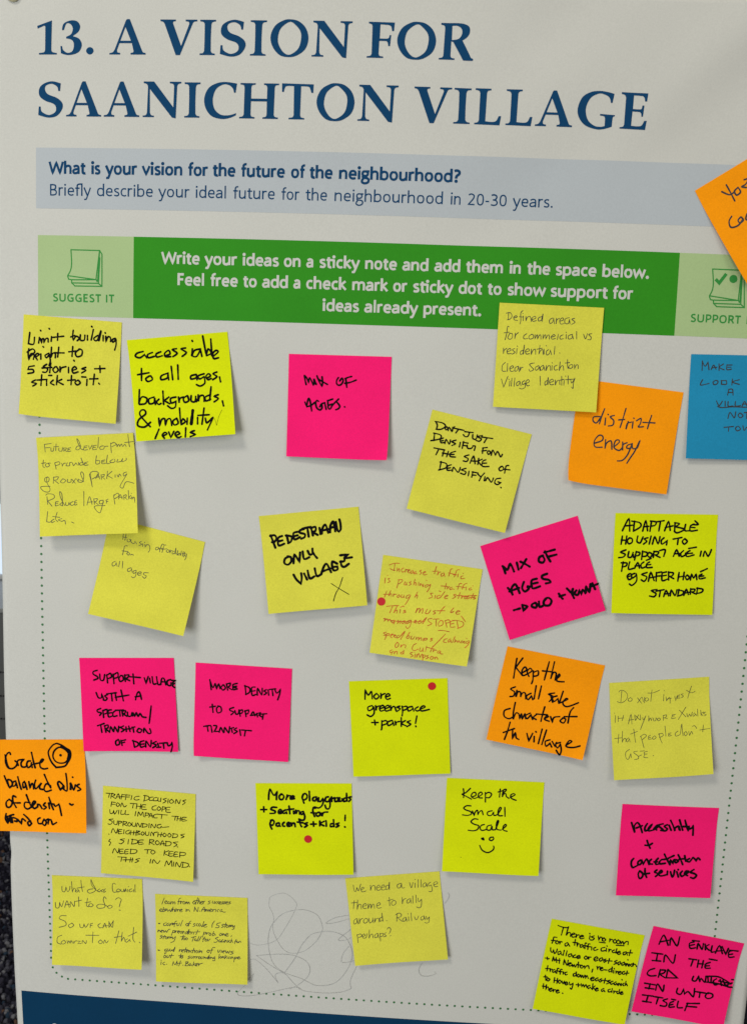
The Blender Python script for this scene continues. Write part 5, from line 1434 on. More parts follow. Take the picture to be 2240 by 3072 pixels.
 ('small yellow sticky note filled with eight lines of capitals on TRAFFIC DECISIONS','canary','black',((77.43,601.66),(151.95,604.55),(151.64,676.48),(76.33,674.67)),0.5,(2,4),(0,0),0.70,0.05,1.00,"""~~2.56,6.21 8.44,5.85
~~5.55,6.13 4.79,9.6
~~7.25,5.97 6.59,10.28
~~7.25,6.18 9.95,6.56 8.97,7.92 7.27,8.41! 10.48,10.12
~~10.78,10.09 12.73,5.76 13.97,9.99
~~11.27,8.66 14.95,8.2
~~15.73,6 15.07,10.21
~~15.73,6.21 18.42,6.16
~~15.55,8.03 17.94,7.91
~~19.21,5.87 18.56,10.4
~~19.21,6.09 22.4,6.1
~~18.94,8.03 21.92,7.74
~~23.9,6.27 23.24,9.95
~~29.87,6.33 26.7,7.06 25.72,8.97 27.23,9.89 29.91,9.2
~~34.64,5.02 33.9,9.99
~~33.45,5.35 37.33,5.71 37.66,8.13 33.5,10.14
~~41.31,5.86 38.63,6.65 38.46,9.02 41.04,8.66
~~44.29,5.89 41.82,6.88 41.84,9.01 44.82,8.61
~~45.39,6.1 45.42,8.88 47.61,8.88
~~47.77,6.08 47.41,9.22
~~52.24,5.86 49.57,6.98 51.97,8.24 49.41,10.41
~~53.74,6.36 53.38,10.03
~~56.51,6.3 54.75,8.29 56.06,9.98 58.23,8.27 56.51,6.3
~~59.54,9.86 60.28,6.15 62.51,9.57 63.66,6.14
~~68.12,5.7 65.65,6.91 67.65,8.1 65.49,10.14
~~7.33,13.18 6.9,17.33
~~7.33,13.39 10.53,13.62
~~7.06,15.31 9.86,15.26
~~12.32,13.55 11.06,15.36 12.38,16.81 14.04,15.07 12.32,13.55
~~14.88,16.89 15.81,13.43 17.66,16.63 19.53,15.4
~~22.58,13.21 27.96,13.02
~~25.27,13.27 24.65,17.02
~~28.26,13.09 27.64,17.16
~~31.44,13 30.83,17.17
~~27.8,15.14 31.48,15
~~35.43,13.26 32.55,13.64 32.33,17.35 36,17.1
~~32.48,15.33 34.97,15.2
~~43.88,13.09 40.92,14.42 40.98,16.95 43.96,16.87
~~46.18,13.71 44.73,15.64 45.95,17.11 47.91,15.44 46.18,13.71
~~49.16,13.43 48.75,17.58
~~49.16,13.64 51.65,13.93 50.89,15.37 49.11,15.86
~~55.32,13.47 52.45,14.17 52.23,17.77 55.71,17.87
~~52.39,15.97 54.87,15.73
~~5.95,20.16 6.51,23.37 8.5,22.76 9.16,20.59! 10.02,23.67 12.14,20.1
~~13.44,19.98 13.21,23.37
~~15.43,19.79 15.2,23.18 18.18,22.79
~~18.92,19.67 18.79,23.05 21.68,22.88
~~27.39,19.71 26.78,23.56
~~28.97,23.67 29.69,20.02 31.44,22.69 33.07,19.7 33.75,23.53
~~35.37,20.01 34.96,23.84
~~35.17,20.24 38.07,20.49 37.6,21.9 35.12,22.45
~~38.14,23.85 39.85,20.11 41.13,23.88
~~38.51,22.66 41.59,22.26
~~45.03,20.35 42.37,21.45 42.42,23.76 45.1,23.61
~~45.13,20.45 53.18,20.42
~~48.81,20.52 48.39,23.93
~~57.07,21 62.43,20.81
~~59.95,21.04 59.34,24.26
~~61.74,20.87 61.33,24.49
~~64.42,20.93 63.81,24.57
~~61.59,22.89 64.46,22.51
~~68.89,20.93 65.72,21.34 65.6,24.4 69.15,23.64
~~65.76,22.91 67.93,22.6
~~8.81,28 5.62,28.82 8.36,30.35 6.71,32.83 4.8,32.48
~~9.63,29.29 9.69,32.12 12,32.32 12.53,29.33
~~13.63,29.22 13.41,33.03
~~13.63,29.43 16.13,29.62 15.36,30.74 13.57,31.33
~~17.32,29.08 17.01,33.22
~~17.33,29.5 20.13,29.55 19.36,30.99 17.17,31.52! 20.4,32.89
~~22.13,29.68 20.97,31.58 22.2,33.04 23.86,31.3 22.13,29.68
~~24.62,29.65 24.68,32.28 26.98,32.59 27.51,29.7
~~28.19,32.89 29.11,29.54 31.18,32.92 32.3,29.56
~~33.59,29.43 32.97,32.75
~~32.9,29.71 36.79,30.08 36.34,31.91 32.78,32.98
~~38.57,29.17 38.36,32.77
~~39.95,32.61 40.57,29.51 42.93,32.54 44.04,29.18
~~48.22,28.89 45.55,29.77 45.31,31.9 47.6,32.1 48.56,30.54! 49.57,31.38 54.72,30.37
~~7.67,40.1 9.08,36.18 11.57,40.05 12.98,36.02
~~16.49,36.42 13.8,36.99 13.58,40.17 16.57,39.78
~~13.64,38.48 15.83,38.17
~~18.09,36.38 17.87,39.97
~~22.48,36.48 19.82,37.68 19.87,39.78 22.36,39.44 22.52,38.06
~~23.79,36.67 23.38,40.29
~~26.28,36.65 25.87,40.26
~~23.53,38.59 28.01,38.06
~~28.27,36.25 27.87,40.28
~~28.28,36.67 30.97,36.62 28.52,38.22! 31.33,39.11 27.67,40.3
~~33.27,36.82 32.12,38.4 33.35,39.86 34.7,38.16 33.27,36.82
~~35.76,36.58 35.83,39.31 38.12,39.3 38.65,36.52
~~39.83,39.77 40.74,36.32 42.52,39.51! 42.74,36.86 45.41,35.98
~~46.22,36.32 45.81,39.93
~~48.9,36.07 48.3,39.69
~~46.07,38.23 49.24,37.82
~~51.19,36.16 50.04,37.95 51.28,39.41 52.92,37.68 51.19,36.16
~~55.17,35.99 54.02,37.89 55.26,39.34 56.9,37.61 55.17,35.99
~~58.64,35.87 58.05,39.49
~~57.95,36.15 61.84,36.41 61.41,38.75 57.85,39.62
~~67.77,35.42 64.63,36.56 67.34,37.66 65,39.14
~~5.59,41.15 5.8,41.55
~~6.9,45.65 5.84,47.55 7.46,48.34 6.32,51.08
~~18.67,44.21 15.3,45.27 18.23,46.25 16.09,48.77 14.18,48.43
~~21.98,44.42 21.59,48.56
~~25.27,43.89 24.58,48.27
~~24.27,44.2 29.18,44.78 28.75,47.13 24.38,48.39
~~34.15,43.88 30.48,44.65 30.37,48.02 34.24,47.23
~~30.52,46.22 33.51,45.83
~~39.41,42.75 39.04,47.4
~~39.42,43.16 42.61,43.17 41.86,44.82 39.28,45.38! 43.22,47.2
~~45.41,43.22 43.96,45.14 45.51,46.98 47.45,45.12 45.41,43.22
~~48,47.06 49.88,43 51.29,47.06
~~48.47,45.86 51.84,45.43
~~52.87,43.03 52.49,47.15
~~52.18,43.3 56.77,43.6 56.15,46.38 52.3,47.27
~~62.51,42.73 58.86,43.71 61.79,45.21 59.27,47.34
~~62.04,46.86 62.45,47.34
~~9.09,57.45 10.69,53.4 13.29,57.04 14.39,53.04
~~17.9,53.33 15.21,53.91 15,57.3 18.2,56.88
~~15.16,55.6 17.45,55.27
~~22.1,53.13 19.52,53.8 19.31,57.19 22,56.82
~~19.46,55.49 21.76,55.16
~~24.19,52.61 23.6,56.77
~~23.5,52.89 28.91,53.21 27.98,55.82 23.41,56.9
~~35.28,52.27 40.86,51.73
~~37.87,52.02 37.57,55.41
~~41.86,51.95 40.52,53.86 41.96,55.5 44.1,53.51 42.16,51.92
~~51.81,51.2 51.24,55.65
~~55.3,51.17 51.48,53.53 55.13,55.48
~~58.79,51.46 55.82,52.06 55.73,55.73 58.71,55.34
~~55.87,53.84 58.35,53.49
~~62.78,51.6 60.1,51.96 59.71,55.66 62.89,55.45
~~59.96,53.86 62.34,53.52
~~64.56,51.32 64.2,55.95
~~64.37,51.55 68.74,51.65 68.31,53.78 64.36,54.48
~~13.48,60.39 20.59,60.33
~~16.89,60.37 16.18,64.13
~~20.4,60.56 19.99,64.17
~~24.1,60.19 23.5,64.14
~~17.75,62.71 26.15,61.88
~~25.7,60.35 25.2,63.98
~~31.6,60.19 28.43,61.34 30.67,62.49 27.81,64.24
~~40.69,59.93 40,63.56
~~41.99,63.37 42.9,60.24 45.99,63.29 48.1,60.67
~~52.32,64.76 53.68,60.23 55.47,63.4 57.64,59.63 57.99,64.4
~~59.66,60.47 59.18,64.29
~~60.98,64.32 61.86,60.68 64.46,64.29 66.01,59.85
~~67.3,59.72 66.75,64.37
~~66.62,60 71.51,60.77 70.9,63.44 66.26,64.53
~~72.48,62.97 72.89,63.35"""),
 ('lime sticky note "More playgrounds + seating for parents" with a red dot below the words','lime','black',((199.41,592.85),(275.38,588.88),(279.54,662.99),(204.15,666.54)),0.5,(5,3.5),(0,0),1.61,0.00,1.00,"""~~10,13.67 10.31,9.4 11.45,5.12 13.23,8.7 14.78,10.07 16.95,7.16! 16.44,10.4 16.24,13.77
~~20.41,8.87 18.61,10.74 18.83,13.28 20.87,13.61 22.24,11.41 21.22,9.48 19.94,9.49
~~24.87,9.88 23.96,13.59
~~24.33,12.09 26,10.36 27.72,10.69
~~27.54,12.21 30.26,11.37 29.34,10.34 27.57,11.38 27.5,13.24 30.53,12.88
~~37.58,9.26 39.01,8.57 40.57,9.94 40.16,12.69 37.55,14.2
~~37.57,9.47 36.72,12.02 37.99,16.56
~~42.47,6.7 42.54,14.51
~~47.89,11.27 45.5,11.97 45.11,14.16 47.02,14.48 48.18,11.96! 49.05,15.15
~~49.66,11.95 49.58,14.47 51.17,15.14 52.95,12.96! 53.55,14.65 52.03,18.71 49.42,20.54 46.24,19.75 44.89,22.12 45.16,24.27
~~57.48,11.22 55.41,11.92 55.02,14.78 57.38,15.1 58.72,12.59! 58.57,18.67 57.42,21.17 55.5,20.85 54.61,18.22
~~59.91,11.21 60.13,15.09
~~60.18,12.92 62.25,11.88
~~64.81,11.87 62.74,12.57 62.68,15.07 64.74,14.59 65.12,12.21! 65.37,15.06
~~66.28,11.86 66.21,14.72 67.93,14.57 68.31,12.19! 68.89,14.7
~~71.85,8.27 71.95,14.68
~~71.82,12.18 69.77,12.53 69.71,15.03 72.09,14.21
~~75.35,11.13 73.61,11.82 74.99,13.18 73.54,15.01
~~3.46,22.15 8.04,22.06
~~5.86,19.85 5.92,23.96
~~16.16,20.26 12.81,20.14 11.66,21.97 14.77,23.3 14.4,24.99 10.91,25.28
~~17.51,24.43 19.92,23.27 19,21.93 17.35,23.29 17.8,25.24 20.52,24.82
~~23.17,22.24 21.07,23.6 21.67,25.22 23.76,24.26! 24.05,25.2
~~26.04,19.06 26.55,25.39
~~24.01,22.24 29.63,21.4
~~29.58,23.22 29.71,25.37
~~31.4,22.53 31.43,25.7! 32.34,23.2 34.08,23.19 34.33,25.68
~~37.28,23.51 35.2,24.2 35.8,26.01 37.56,24.86! 38.33,27.54 37.74,30.23 35.67,30.72 33.63,29.79
~~46.98,20.76 45.26,20.3 44.86,23.47 46.16,27.63
~~43.42,24.48 48.16,24.79
~~49.14,24.12 47.37,25.47 48.29,27.28 50.36,26.46 50.29,24.45 49.01,24.12
~~51.88,24.77 52.13,27.6! 52.51,25.44 53.82,24.09 56.52,23.87
~~11.05,31.06 12.61,30.71 13.85,32.38 12.47,35.08 11.07,34.55
~~11.49,31.26 10.3,34.42 11.8,38.23
~~17.7,33.03 15.61,33.72 15.56,35.53 17.62,35.52 18.14,33.17! 18.58,35.85
~~21.9,32.54 20.44,34.02 21.03,35.83 22.13,35.83
~~23.96,34.81 26.05,33.99 25.44,32.65 24,33.67 24.26,35.81 26.32,35.8
~~27.24,32.98 27.47,36.13! 28.18,33.65 29.93,33.3 30.5,36.11
~~33.75,30.12 34.91,34.95 35.65,36.09
~~32.28,32.28 37.02,32.99
~~40.24,32.77 37.84,33.59 40.19,34.92 37.96,36.54
~~42.85,34.03 47.29,33.87
~~45.02,32.07 45.19,35.7
~~50.11,31.37 50.02,35.33
~~53.44,31.69 50.38,33.52 53.36,35.31
~~55.28,32.82 55.21,35.64
~~54.93,31.14 55.18,31.48
~~61.05,30.3 61.3,35.94
~~60.98,33.46 58.72,33.81 58.67,35.96 61.25,35.54
~~65.28,32.96 63.21,33.78 65.11,35.11 63.03,36.4
~1.48~70.42,26.55 70.14,30.85
~1.61~69.83,36.09 70.08,36.36"""),
 ('lime sticky note reading "Keep the Small Scale" over a hand-drawn smiley face','lime','black',((349.72,580.26),(425.38,579.89),(424.15,653.64),(348.95,654.53)),0.5,(6,6),(0,0),1.08,0.10,1.40,"""~~13.3,8.36 13.97,12.21 13.85,15.69
~~18.83,7.73 15.51,11.45 12.63,13.09 15.68,14.47 20.05,16.64
~~20.76,14.68 23.35,13.42 22.89,11.07 20.89,11.51 19.79,14.26 22.1,15.94 24.88,14.87 28.33,12.15 27.03,10.51 25.37,12.3 25.85,15.09 28.51,15.29
~~30.7,10.66 31.17,18.47
~~30.73,12.16 33.15,10.4 35.57,11.78 34.17,14.67 31.21,14.82
~~42.09,7.21 41.89,13.95
~~40.55,9.81 44.8,8.23
~~43.95,11.48 46.68,8.13 46.18,7.13 44.56,8.38 44.1,13.84! 44.9,11.63 46.55,10.87 47.34,13.21 49.32,14.57
~~50.41,13.85 53.85,11.51 52.52,10.56 50.6,12.02 51.2,14.48 55.08,15.95
~~20.04,22.2 16.75,22.23 14.5,24.13 16.3,25.69 19.98,26.83 20.72,28.77 17.81,30.03 13.86,29.76
~~21.41,26.29 22.87,29.78! 23.67,26.97 25.3,25.58 25.81,28.98! 27.13,26.47 28.8,25.73 29.92,28.77
~~36.69,25.34 33.46,26.49 33.6,28.92 36.27,29.12 38.01,26.27! 38.48,29.01 41.16,28.22! 43.72,23.34 42.72,22.4 41.5,25.43 42.14,28.83 45.12,28.88
~~46.55,22.08 47.1,29.25
~~26.02,32.78 23.03,32.6 20.81,35 23.26,36.85 26.94,37.98 26.15,40.96 22.92,42.23 19.09,41.96
~~31.32,36.79 29.01,37.55 28.19,40.02 29.87,41.57 33.12,40.63
~~36.71,36.85 33.79,37.98 33.63,40.73 36.3,40.8 37.38,37.47! 37.87,40.53 40.27,40.41! 42.31,33.95 41.45,33.21 40.69,36.66 41.52,40.02 44.52,40.53
~~45.63,39.82 48.44,36.94 47.74,35.85 46.14,37.7 46.61,40.43 49.32,41.22
~1.77~30.1,48.15 31.27,48.62 30.97,47.85
~~38.71,46.43 36.52,47 35.97,48.65 37.6,49.36 39.23,47.84 38.71,46.43
~~28.63,53.76 30.73,57.36 34.96,59.11 38.67,57.31 39.83,55.31 39.55,53.69
~0.51~14.2,63.86 14.34,64.11"""),
 ('pink sticky note reading "Accessibility + concentration of services" in thick marker','pink','black',((486.53,594.09),(560.84,593.68),(558.38,665.37),(485.15,666.7)),0.5,(5,5),(0,0),1.68,-0.05,1.10,"""~~8.43,15.39 10.23,20.28 11.64,23.75! 10.83,18.21 13.08,15.24 15.41,17.98 17.43,23.26
~~12.48,19.76 16.99,17.66
~~20.85,15.79 19.32,19.01 19.73,21.72 22.15,20.91! 24.53,16.42 22.05,19.69 22.6,21.78 26.34,20.7
~~26.28,19.97 28.78,16.9 29.95,17.25 27.8,19.89 28.63,20.67
~~33.23,15.37 29.84,16.85 33.64,20.26 32.09,20.91
~~36.72,16.01 34.47,17.44 37.01,19.44 35.55,21.14 32.92,20.78
~~38.2,16.35 40.16,20.51
~~39.08,12.19 41.69,17.08 43.19,21.17! 42.98,18.65 45.57,16.88 46.58,19.78
~~46.28,17.25 47.19,20.16
~~46.04,11.4 47.69,15.95 49.28,20.05
~~50.44,11.59 52.13,16.55 53.68,20.24
~~48.93,16.96 53.95,16.87! 54.44,18.89 56.67,17.55! 57.31,16.21 57.75,23.93
~~20.59,33.78 23.54,33.72 26.17,32.01
~~21.82,29.79 23.1,33.05 24.76,36.09
~~12.15,45.19 10.68,47.35 10.71,50.57 12.2,52.59 15.63,50.75
~~17.93,46.22 15.93,47.92 16.27,49.99 18.23,49.42 19.07,46.08! 20.11,49.82! 22.12,45.62 23.3,45.97 24.8,49.61
~~26.41,45.34 24.93,47.1 25.46,49.09 27.47,49.24
~~28.72,47.33 31.17,47.22
~~31.72,44.29 29.92,46.87 30.48,49.35 32.83,48.76
~~34.5,45.37 33.01,47.14 33.52,48.81 37.79,48.17
~~34.79,45.24 39.44,44.62
~~36.48,40.64 39.02,45.24 41.52,49.25
~~39.7,44 44.19,41.53
~~41.61,48.84 41.74,45.52 43.88,48.33! 44.38,45 47.97,45.64 46.11,47.42 44.83,45.78
~~47.42,40.73 49.74,44.75 51.67,48.78
~~48.56,44.4 53.19,43.78
~~52.65,41.29 53.86,45.85
~~56.63,43.62 54.39,45.34 56.77,46.32 58.57,43.93 59.54,42.67 62.04,45.07! 63.39,42.9 65.12,44.28
~~17.79,55.19 16.75,57.93 18.03,61.36 20.08,60.19 20.34,57.37 17.88,55.27
~~21.9,53.2 22.16,56.88 23.64,60.31
~~21.37,57.72 25.71,56.88
~~31.48,53.97 29.8,55.74 32.69,57.22 30.76,59.39
~~32.61,57.22 35.64,55.48 34.71,54.31 32.99,57.2 35.04,58.8 39.96,57.5! 39.95,54.8
~~42.39,55.09 43.94,59.21 45.02,58.28 45.52,53.74
~~47.38,54.87 49.02,59.18
~~48.31,52.97 48.48,53.16
~~51.72,54.27 50.27,56.43 51.59,58.47 53.51,57.49
~~54.18,57.14 56.74,54.52 54.72,54.21 53.76,56.68 56.15,57.78
~~60.82,52.64 58.23,54.86 61.39,55.93 63.32,57.46 61.32,59.84 58.88,59.27"""),
 ('yellow sticky note in loose cursive "What does Council want to do?" by the dotted corner','canary','grey',((35.12,680.18),(108.99,679.1),(111.87,751.11),(37.56,753.27)),0.5,(8,10),(0,0),0.56,0.10,1.50,"""~~8.14,9.55 8.21,13.72 10.46,14.19 11.51,10! 12.72,14.1 14.46,12.27 14.93,9.24
~~16.47,4.97 16.67,14.5! 18.24,10.89 19.55,12.03 19.27,14.16
~~21.81,11.93 19.73,13.22 20.62,14.33 22.35,12.51! 22.65,14.24
~~24.43,3.4 24.74,9.39 25.37,13.54
~~20.73,10.78 27,9.29
~~34.26,10.76 30.85,11.52 29.43,13.37 31.89,14.75 36.46,11.86 34.43,6.53 32.92,2.4 33.48,7.78 37.57,12.41 39.23,12.94
~~39.9,10.5 38.14,12.15 39.57,13.27 41.2,11.64
~~42.69,10.97 41.19,12.01 41.82,13.17 43.42,12.39
~~44.97,10.26 43.23,11.55 44.87,12.68 43.17,13.57
~~53.59,5.64 51.36,5.14 50.63,9.4 51.61,12.97 55.57,12.19
~~55.67,9.77 53.92,11.42 55.32,12.8 57.29,11.26 55.89,9.76
~~57.9,10.02 58.05,12.07 59.85,11.99 60.39,9.55! 60.96,12.3 61.85,9.48 62.32,11.88
~~63.53,9.76 63.66,12.18
~~64.18,7.31 64.4,7.55
~~66.91,9.24 64.84,10.55 65.68,12.08 67.74,11.02
~~68.69,9.76 68.6,11.95
~~69.86,5.47 69.72,12.14
~~2.24,23.68 2.69,28.18 5.29,28.07 5.87,23.52! 7.56,27.4 9.26,22.24
~~10.16,27.85 12.09,22.12 14,27.69
~~10.61,25.58 14.34,25.08
~~14.91,27.08 15.14,22.78 18.07,26.72 18.53,22.18
~~21.94,18.27 22.25,26.54
~~19.21,22.37 24.52,21.01
~~29.6,19.08 28.68,25.36 30.71,26.4
~~27.33,23.16 32.41,22.03
~~31.84,23.53 30.49,25.28 32.41,26.32 34.32,24.89 32.74,23.49
~~45.37,18.96 43.7,17.33 42.89,20.21 44.24,25.81 39.17,27.38 37.25,25.55 39.73,23.75 45.36,24.63 47.62,27.01 50.43,25.54 48.74,24.26 45.93,25.74
~~53.02,19.2 55.5,17.61 57.97,18.99 57.17,21.86 56.39,25.28
~~56.17,27.99 57.3,28.16
~~11.55,34.86 7.02,35.06 5.68,37.58 10.45,39.59 11.06,42.9 5.42,44.81
~~16.13,41.01 13.32,42.8 15.04,44.71 17.85,42.59 16.13,40.67
~~22.92,41.26 23.52,44 25.78,43.9 26.53,41.1! 28.04,43.79 30.25,40.71
~~33.97,40.21 31.95,40.86 31.96,41.96! 33.66,42.11
~~31.97,42.4 31.76,43.96
~~40.4,39.93 38.39,41.67 39.88,43.59 42.13,43.16
~~42.7,43.69 44.11,39.76 45.52,43.34
~~42.68,42.03 46.84,41.52
~~47.7,37.94 47.75,42.36
~~51.63,37.21 47.76,42.91
~~47.7,38.5 50.58,42.78 51.29,37.23
~~7.78,51.33 4.41,53.14 4.15,57.54 7.35,58.71
~~8.99,55.67 7.32,57.39 9.05,58.63 11.29,56.99 9.55,55.31
~~12.39,55.51 12.78,58.01! 13.87,55.77 15.04,57.58! 15.79,55.35 16.96,57.49
~~17.5,55.82 18.1,57.76! 19.19,55.74 20.66,55.45
~~21.45,55.64 23.71,55.53! 21.49,57.6! 24.32,57.47
~~25.22,57.1 25.63,54.89 28.27,57.28 28.79,54.75
~~34.3,47.37 33.9,56.15
~~28.14,50.39 39.42,49.88
~~40.62,53.65 38.96,55.36 40.68,56.7 42.57,55.2 40.62,53.43
~~43.49,56.24 44.34,53.48 45.74,55.81 47.39,53.88
~~56.24,45.28 53.62,55.77
~~52.4,50.92 59.13,49.52
~~59.07,46.25 58.31,53.92! 60.27,50.56 61.44,52.69
~~63.66,51.5 61.45,53.23 63.15,54.24 65.35,51.96! 65.95,53.57
~~68.55,41.98 68.15,51.29 69.89,53.93
~~64.18,49.29 71.19,45.7
~~73.59,53.86 74.05,54.27"""),
 ('yellow sticky note in tiny dense writing with two bullets about learning from other successes','canary','dark',((119.59,691.42),(194.73,690.18),(196.89,762.27),(122.07,764.4)),0.5,(5,5),(0,0),0.54,0.25,1.50,"""~~7.58,3.15 5.45,8.8
~~8.13,7.06 9.8,6.27 9,5.59 7.81,6.72 8.51,8.3 9.92,7.88
~~11.61,6.09 10.19,7.15 10.56,8.38 11.83,7.25! 12.37,8.48
~~12.92,6.3 12.7,8.46! 13.5,6.45 14.48,6.41
~~14.74,6.22 14.51,8.38! 15.55,6.36 16.37,6.59 16.33,8.3
~~21.15,2.69 19.73,3.74 18.87,8.45
~~18.53,5.86 21.49,5.45
~~21.16,5.74 20.85,8.09! 21.73,5.89 22.72,5.84
~~23.79,5.43 22.78,6.74 23.73,7.95 24.91,6.64 23.62,5.62
~~25.59,5.71 25.38,7.87! 26.25,5.86 26.86,7.81! 27.73,5.79 28.34,7.74
~~32.18,4.77 31,6.17 31.95,7.57 33.13,6.07 31.85,4.97
~~35.28,1.66 33.1,7.78
~~32.27,4.5 36.7,4.11
~~36.16,2.52 34.83,7.43! 35.94,5.22 36.92,5.36 36.72,7.16
~~37.56,6.14 39.14,5.25 38.41,4.66 37.16,5.89 37.87,7.29 39.35,6.77
~~39.81,4.59 39.51,7.03! 40.21,5.02 41.04,4.53
~~45.47,3.97 43.9,4.85 45.27,5.86 43.45,7.03
~~47.44,4.05 47.16,5.78 48.38,5.99 49.16,3.97! 49.19,6.4
~~51.2,4.24 49.87,5.29 50.83,6.5
~~52.67,4.17 51.51,5.21 52.47,6.43
~~52.89,5.6 54.46,4.8 53.73,4.21 52.73,5.33 53.45,6.56 54.68,6.05
~~56.35,3.99 55.11,4.77 56.33,5.61 54.76,6.5
~~57.99,3.91 56.75,4.69 57.96,5.54 56.39,6.42
~~58.38,5.34 60.02,4.54 59.22,3.95 58.22,5.07 59.01,6.3 60.41,5.96
~~62.08,3.72 60.84,4.5 62.05,5.34 60.49,6.23
~~3.65,14.67 5.48,13.8 4.67,12.96 3.33,14.33 4.22,15.6 5.62,15.19
~~6.77,11.61 5.87,15.53
~~8.13,12.89 6.97,13.73 8.11,14.56 6.61,15.49
~~8.36,14.46 9.77,13.61 8.96,12.95 8.19,14.2
~~9.78,13 10.24,15.07 11.67,13.52 12.47,15.23 13.66,12.55
~~14.69,10.98 13.7,15.18! 14.72,13.21 15.79,13.34 15.76,15.09
~~16.35,14.1 17.85,13.25 17.04,12.57 16.03,13.85 16.83,15.04
~~18.26,13.05 17.99,14.99! 18.83,13.2 20.07,13.15
~~20.3,14.1 22.13,13.06 21.32,12.56 19.98,13.85 20.79,15.04 22.27,14.54
~~25.43,12.28 25.07,14.41
~~26.08,12.7 25.89,14.37! 27.07,12.65 28.45,14.26
~~31.9,14.11 32.55,10.15! 34.69,14.24 35.42,10.28
~~36.34,13.47 36.59,13.81
~~37.9,13.84 40.27,9.79 40.53,13.98
~~38.25,12.31 41.87,11.97
~~41.55,11.71 41.27,13.95! 42.36,11.94 42.91,13.87! 43.76,11.88 44.39,13.81
~~44.97,12.81 46.63,11.93 45.82,11.24 44.65,12.56 45.45,13.76 46.77,13.44
~~47.45,11.71 47.26,13.68! 48.11,11.86 49.26,11.62
~~50,11.41 49.56,13.58
~~52.54,11.38 50.88,12.45 51.69,13.66
~~55.16,11.26 53.34,12.34 53.82,13.56 54.98,12.62! 56.03,13.64 57.84,13.47
~0.91~2.43,26.09 3.43,25.87
~~8.8,25.04 6.81,25.9 6.8,27.63 8.78,27.2
~~10.86,25.21 9.29,26.23 9.85,27.67 11.1,26.41! 11.67,27.77
~~11.93,25.51 11.92,27.59! 12.76,25.65 13.92,25.08
~~13.74,26.73 15.4,25.71 14.41,25.23 13.49,26.48
~~17.48,23.19 16.07,24.2 15.29,28.31
~~14.66,25.74 17.46,25.44
~~17.88,25.08 17.7,27.16 19.18,26.67 19.86,24.73
~~22.35,22.46 20.5,27.39
~~26.12,24.72 24.96,25.99 25.94,27.16 27.1,25.72 25.96,24.9
~~29.43,22.67 28.03,23.69 27.09,27.37
~~26.2,25.07 29.01,24.77
~~32.71,24.53 31.31,25.28 32.7,26.35 30.88,27.47
~~35.02,24.43 33.53,25.62 34.75,27.04
~~36.83,24.52 35.42,25.71 36.24,26.98 37.31,25.45! 38.05,27.16
~~40.05,22.56 38.37,27.32
~~39.12,26.76 41.34,25.71 42.17,24.98 39.95,25.51 40.35,27.49 42.57,27.05
~~48.76,21.74 46.94,24.6 46.6,27.66
~~51.05,23.82 50.47,25.32 52.44,25.84 51.86,27.43 49.47,27.53
~~50.89,23.91 53.68,23.09
~~56.14,24.12 54.74,25.13 56.13,26.2 54.4,27.32
~~58.28,22.8 56.95,27.21
~~56.22,24.63 59.01,24.51
~~59.01,24.77 58.18,26.11 59,27.12 60.24,25.76 58.84,24.95
~~60.9,24.69 60.64,27.05! 61.47,25.1 62.29,25.07
~~62.12,26.2 63.52,25.19 62.78,24.78 61.79,26.13
~~63.77,24.83 63.76,26.65 65.32,24.93! 64.58,27.92 63.18,28.59
~~1.97,31.54 1.62,33.62! 2.79,31.68 3.86,33.27
~~4.44,32.82 5.85,31.98 5.11,31.58 4.11,32.75 5.26,33.73
~~6.51,31.78 6.91,33.4 8.16,31.89 8.98,33.32 10.65,30.75 11.89,30.61
~~14.45,31.45 13.01,35.73
~~14.2,31.8 16.01,31.55 15.59,32.87 13.77,33.29
~~16.43,31.54 16,33.62! 17,31.94 18.24,31.63
~~18.32,32.84 19.89,32.08 19.15,31.59 17.99,32.76 19.05,33.84
~~21.54,31.67 20.13,32.93 21.28,33.92
~~21.95,33.11 23.6,32.27 22.61,31.79 21.62,32.87 22.77,34.03
~~26.08,31.91 24.42,32.92 24.66,34.12 25.9,33.29! 27.82,30.02 26.31,34.31
~~27.14,33.07 28.71,32.31 27.97,31.74 26.73,33 27.88,34.16
~~29.37,31.85 29.2,34.1! 30.44,32.15 31.27,32.46 31.26,34.1
~~35.07,30.14 33.4,34.27
~~31.93,32.18 36.63,31.72
~~40.08,31.66 38.83,36.37
~~40.08,32.09 41.56,32.03 41.15,33.25 39.58,33.67
~~42.39,32.16 42.05,34.08! 43.04,32.48 44.2,32.26
~~45.02,32.31 44.19,33.64 45.01,34.64 46,33.31 44.85,32.49
~~48.07,30.89 46.91,34.57 48.47,34.33 48.64,32.76 47.16,33.09
~~49.38,33.77 49.62,34.11
~~54.23,32.27 52.67,33.28 53.49,34.46 54.88,33.36 53.9,32.37
~~55.71,32.29 55.38,34.38! 56.53,32.6 57.43,34.47
~~58.17,33.74 59.98,32.71 58.99,32.15 57.68,33.42 58.66,34.67 60.22,34.26
~~62.77,33.89 62.36,34.95
~~5.41,36.04 3.58,36.81 5.23,37.86 3.4,38.96
~~7.39,36.05 5.97,39.2
~~5.23,37.17 8.3,36.87
~~8.54,37.03 7.71,38.35 8.7,39.08 9.7,37.84 8.38,37.21
~~10.2,36.96 10.02,38.86! 10.86,37.28 11.85,37.24
~~11.84,38.27 13.5,37.51 12.68,37.03 11.51,38.2
~~13.92,37.07 14.16,38.69 16.56,36.53! 15.14,40.62 12.49,41.93
~~23.09,35.22 21.5,39.41
~~20.36,36.71 24.41,36.2
~~23.41,37.27 22.58,38.6 23.57,39.33 24.4,38.09 23.25,37.45
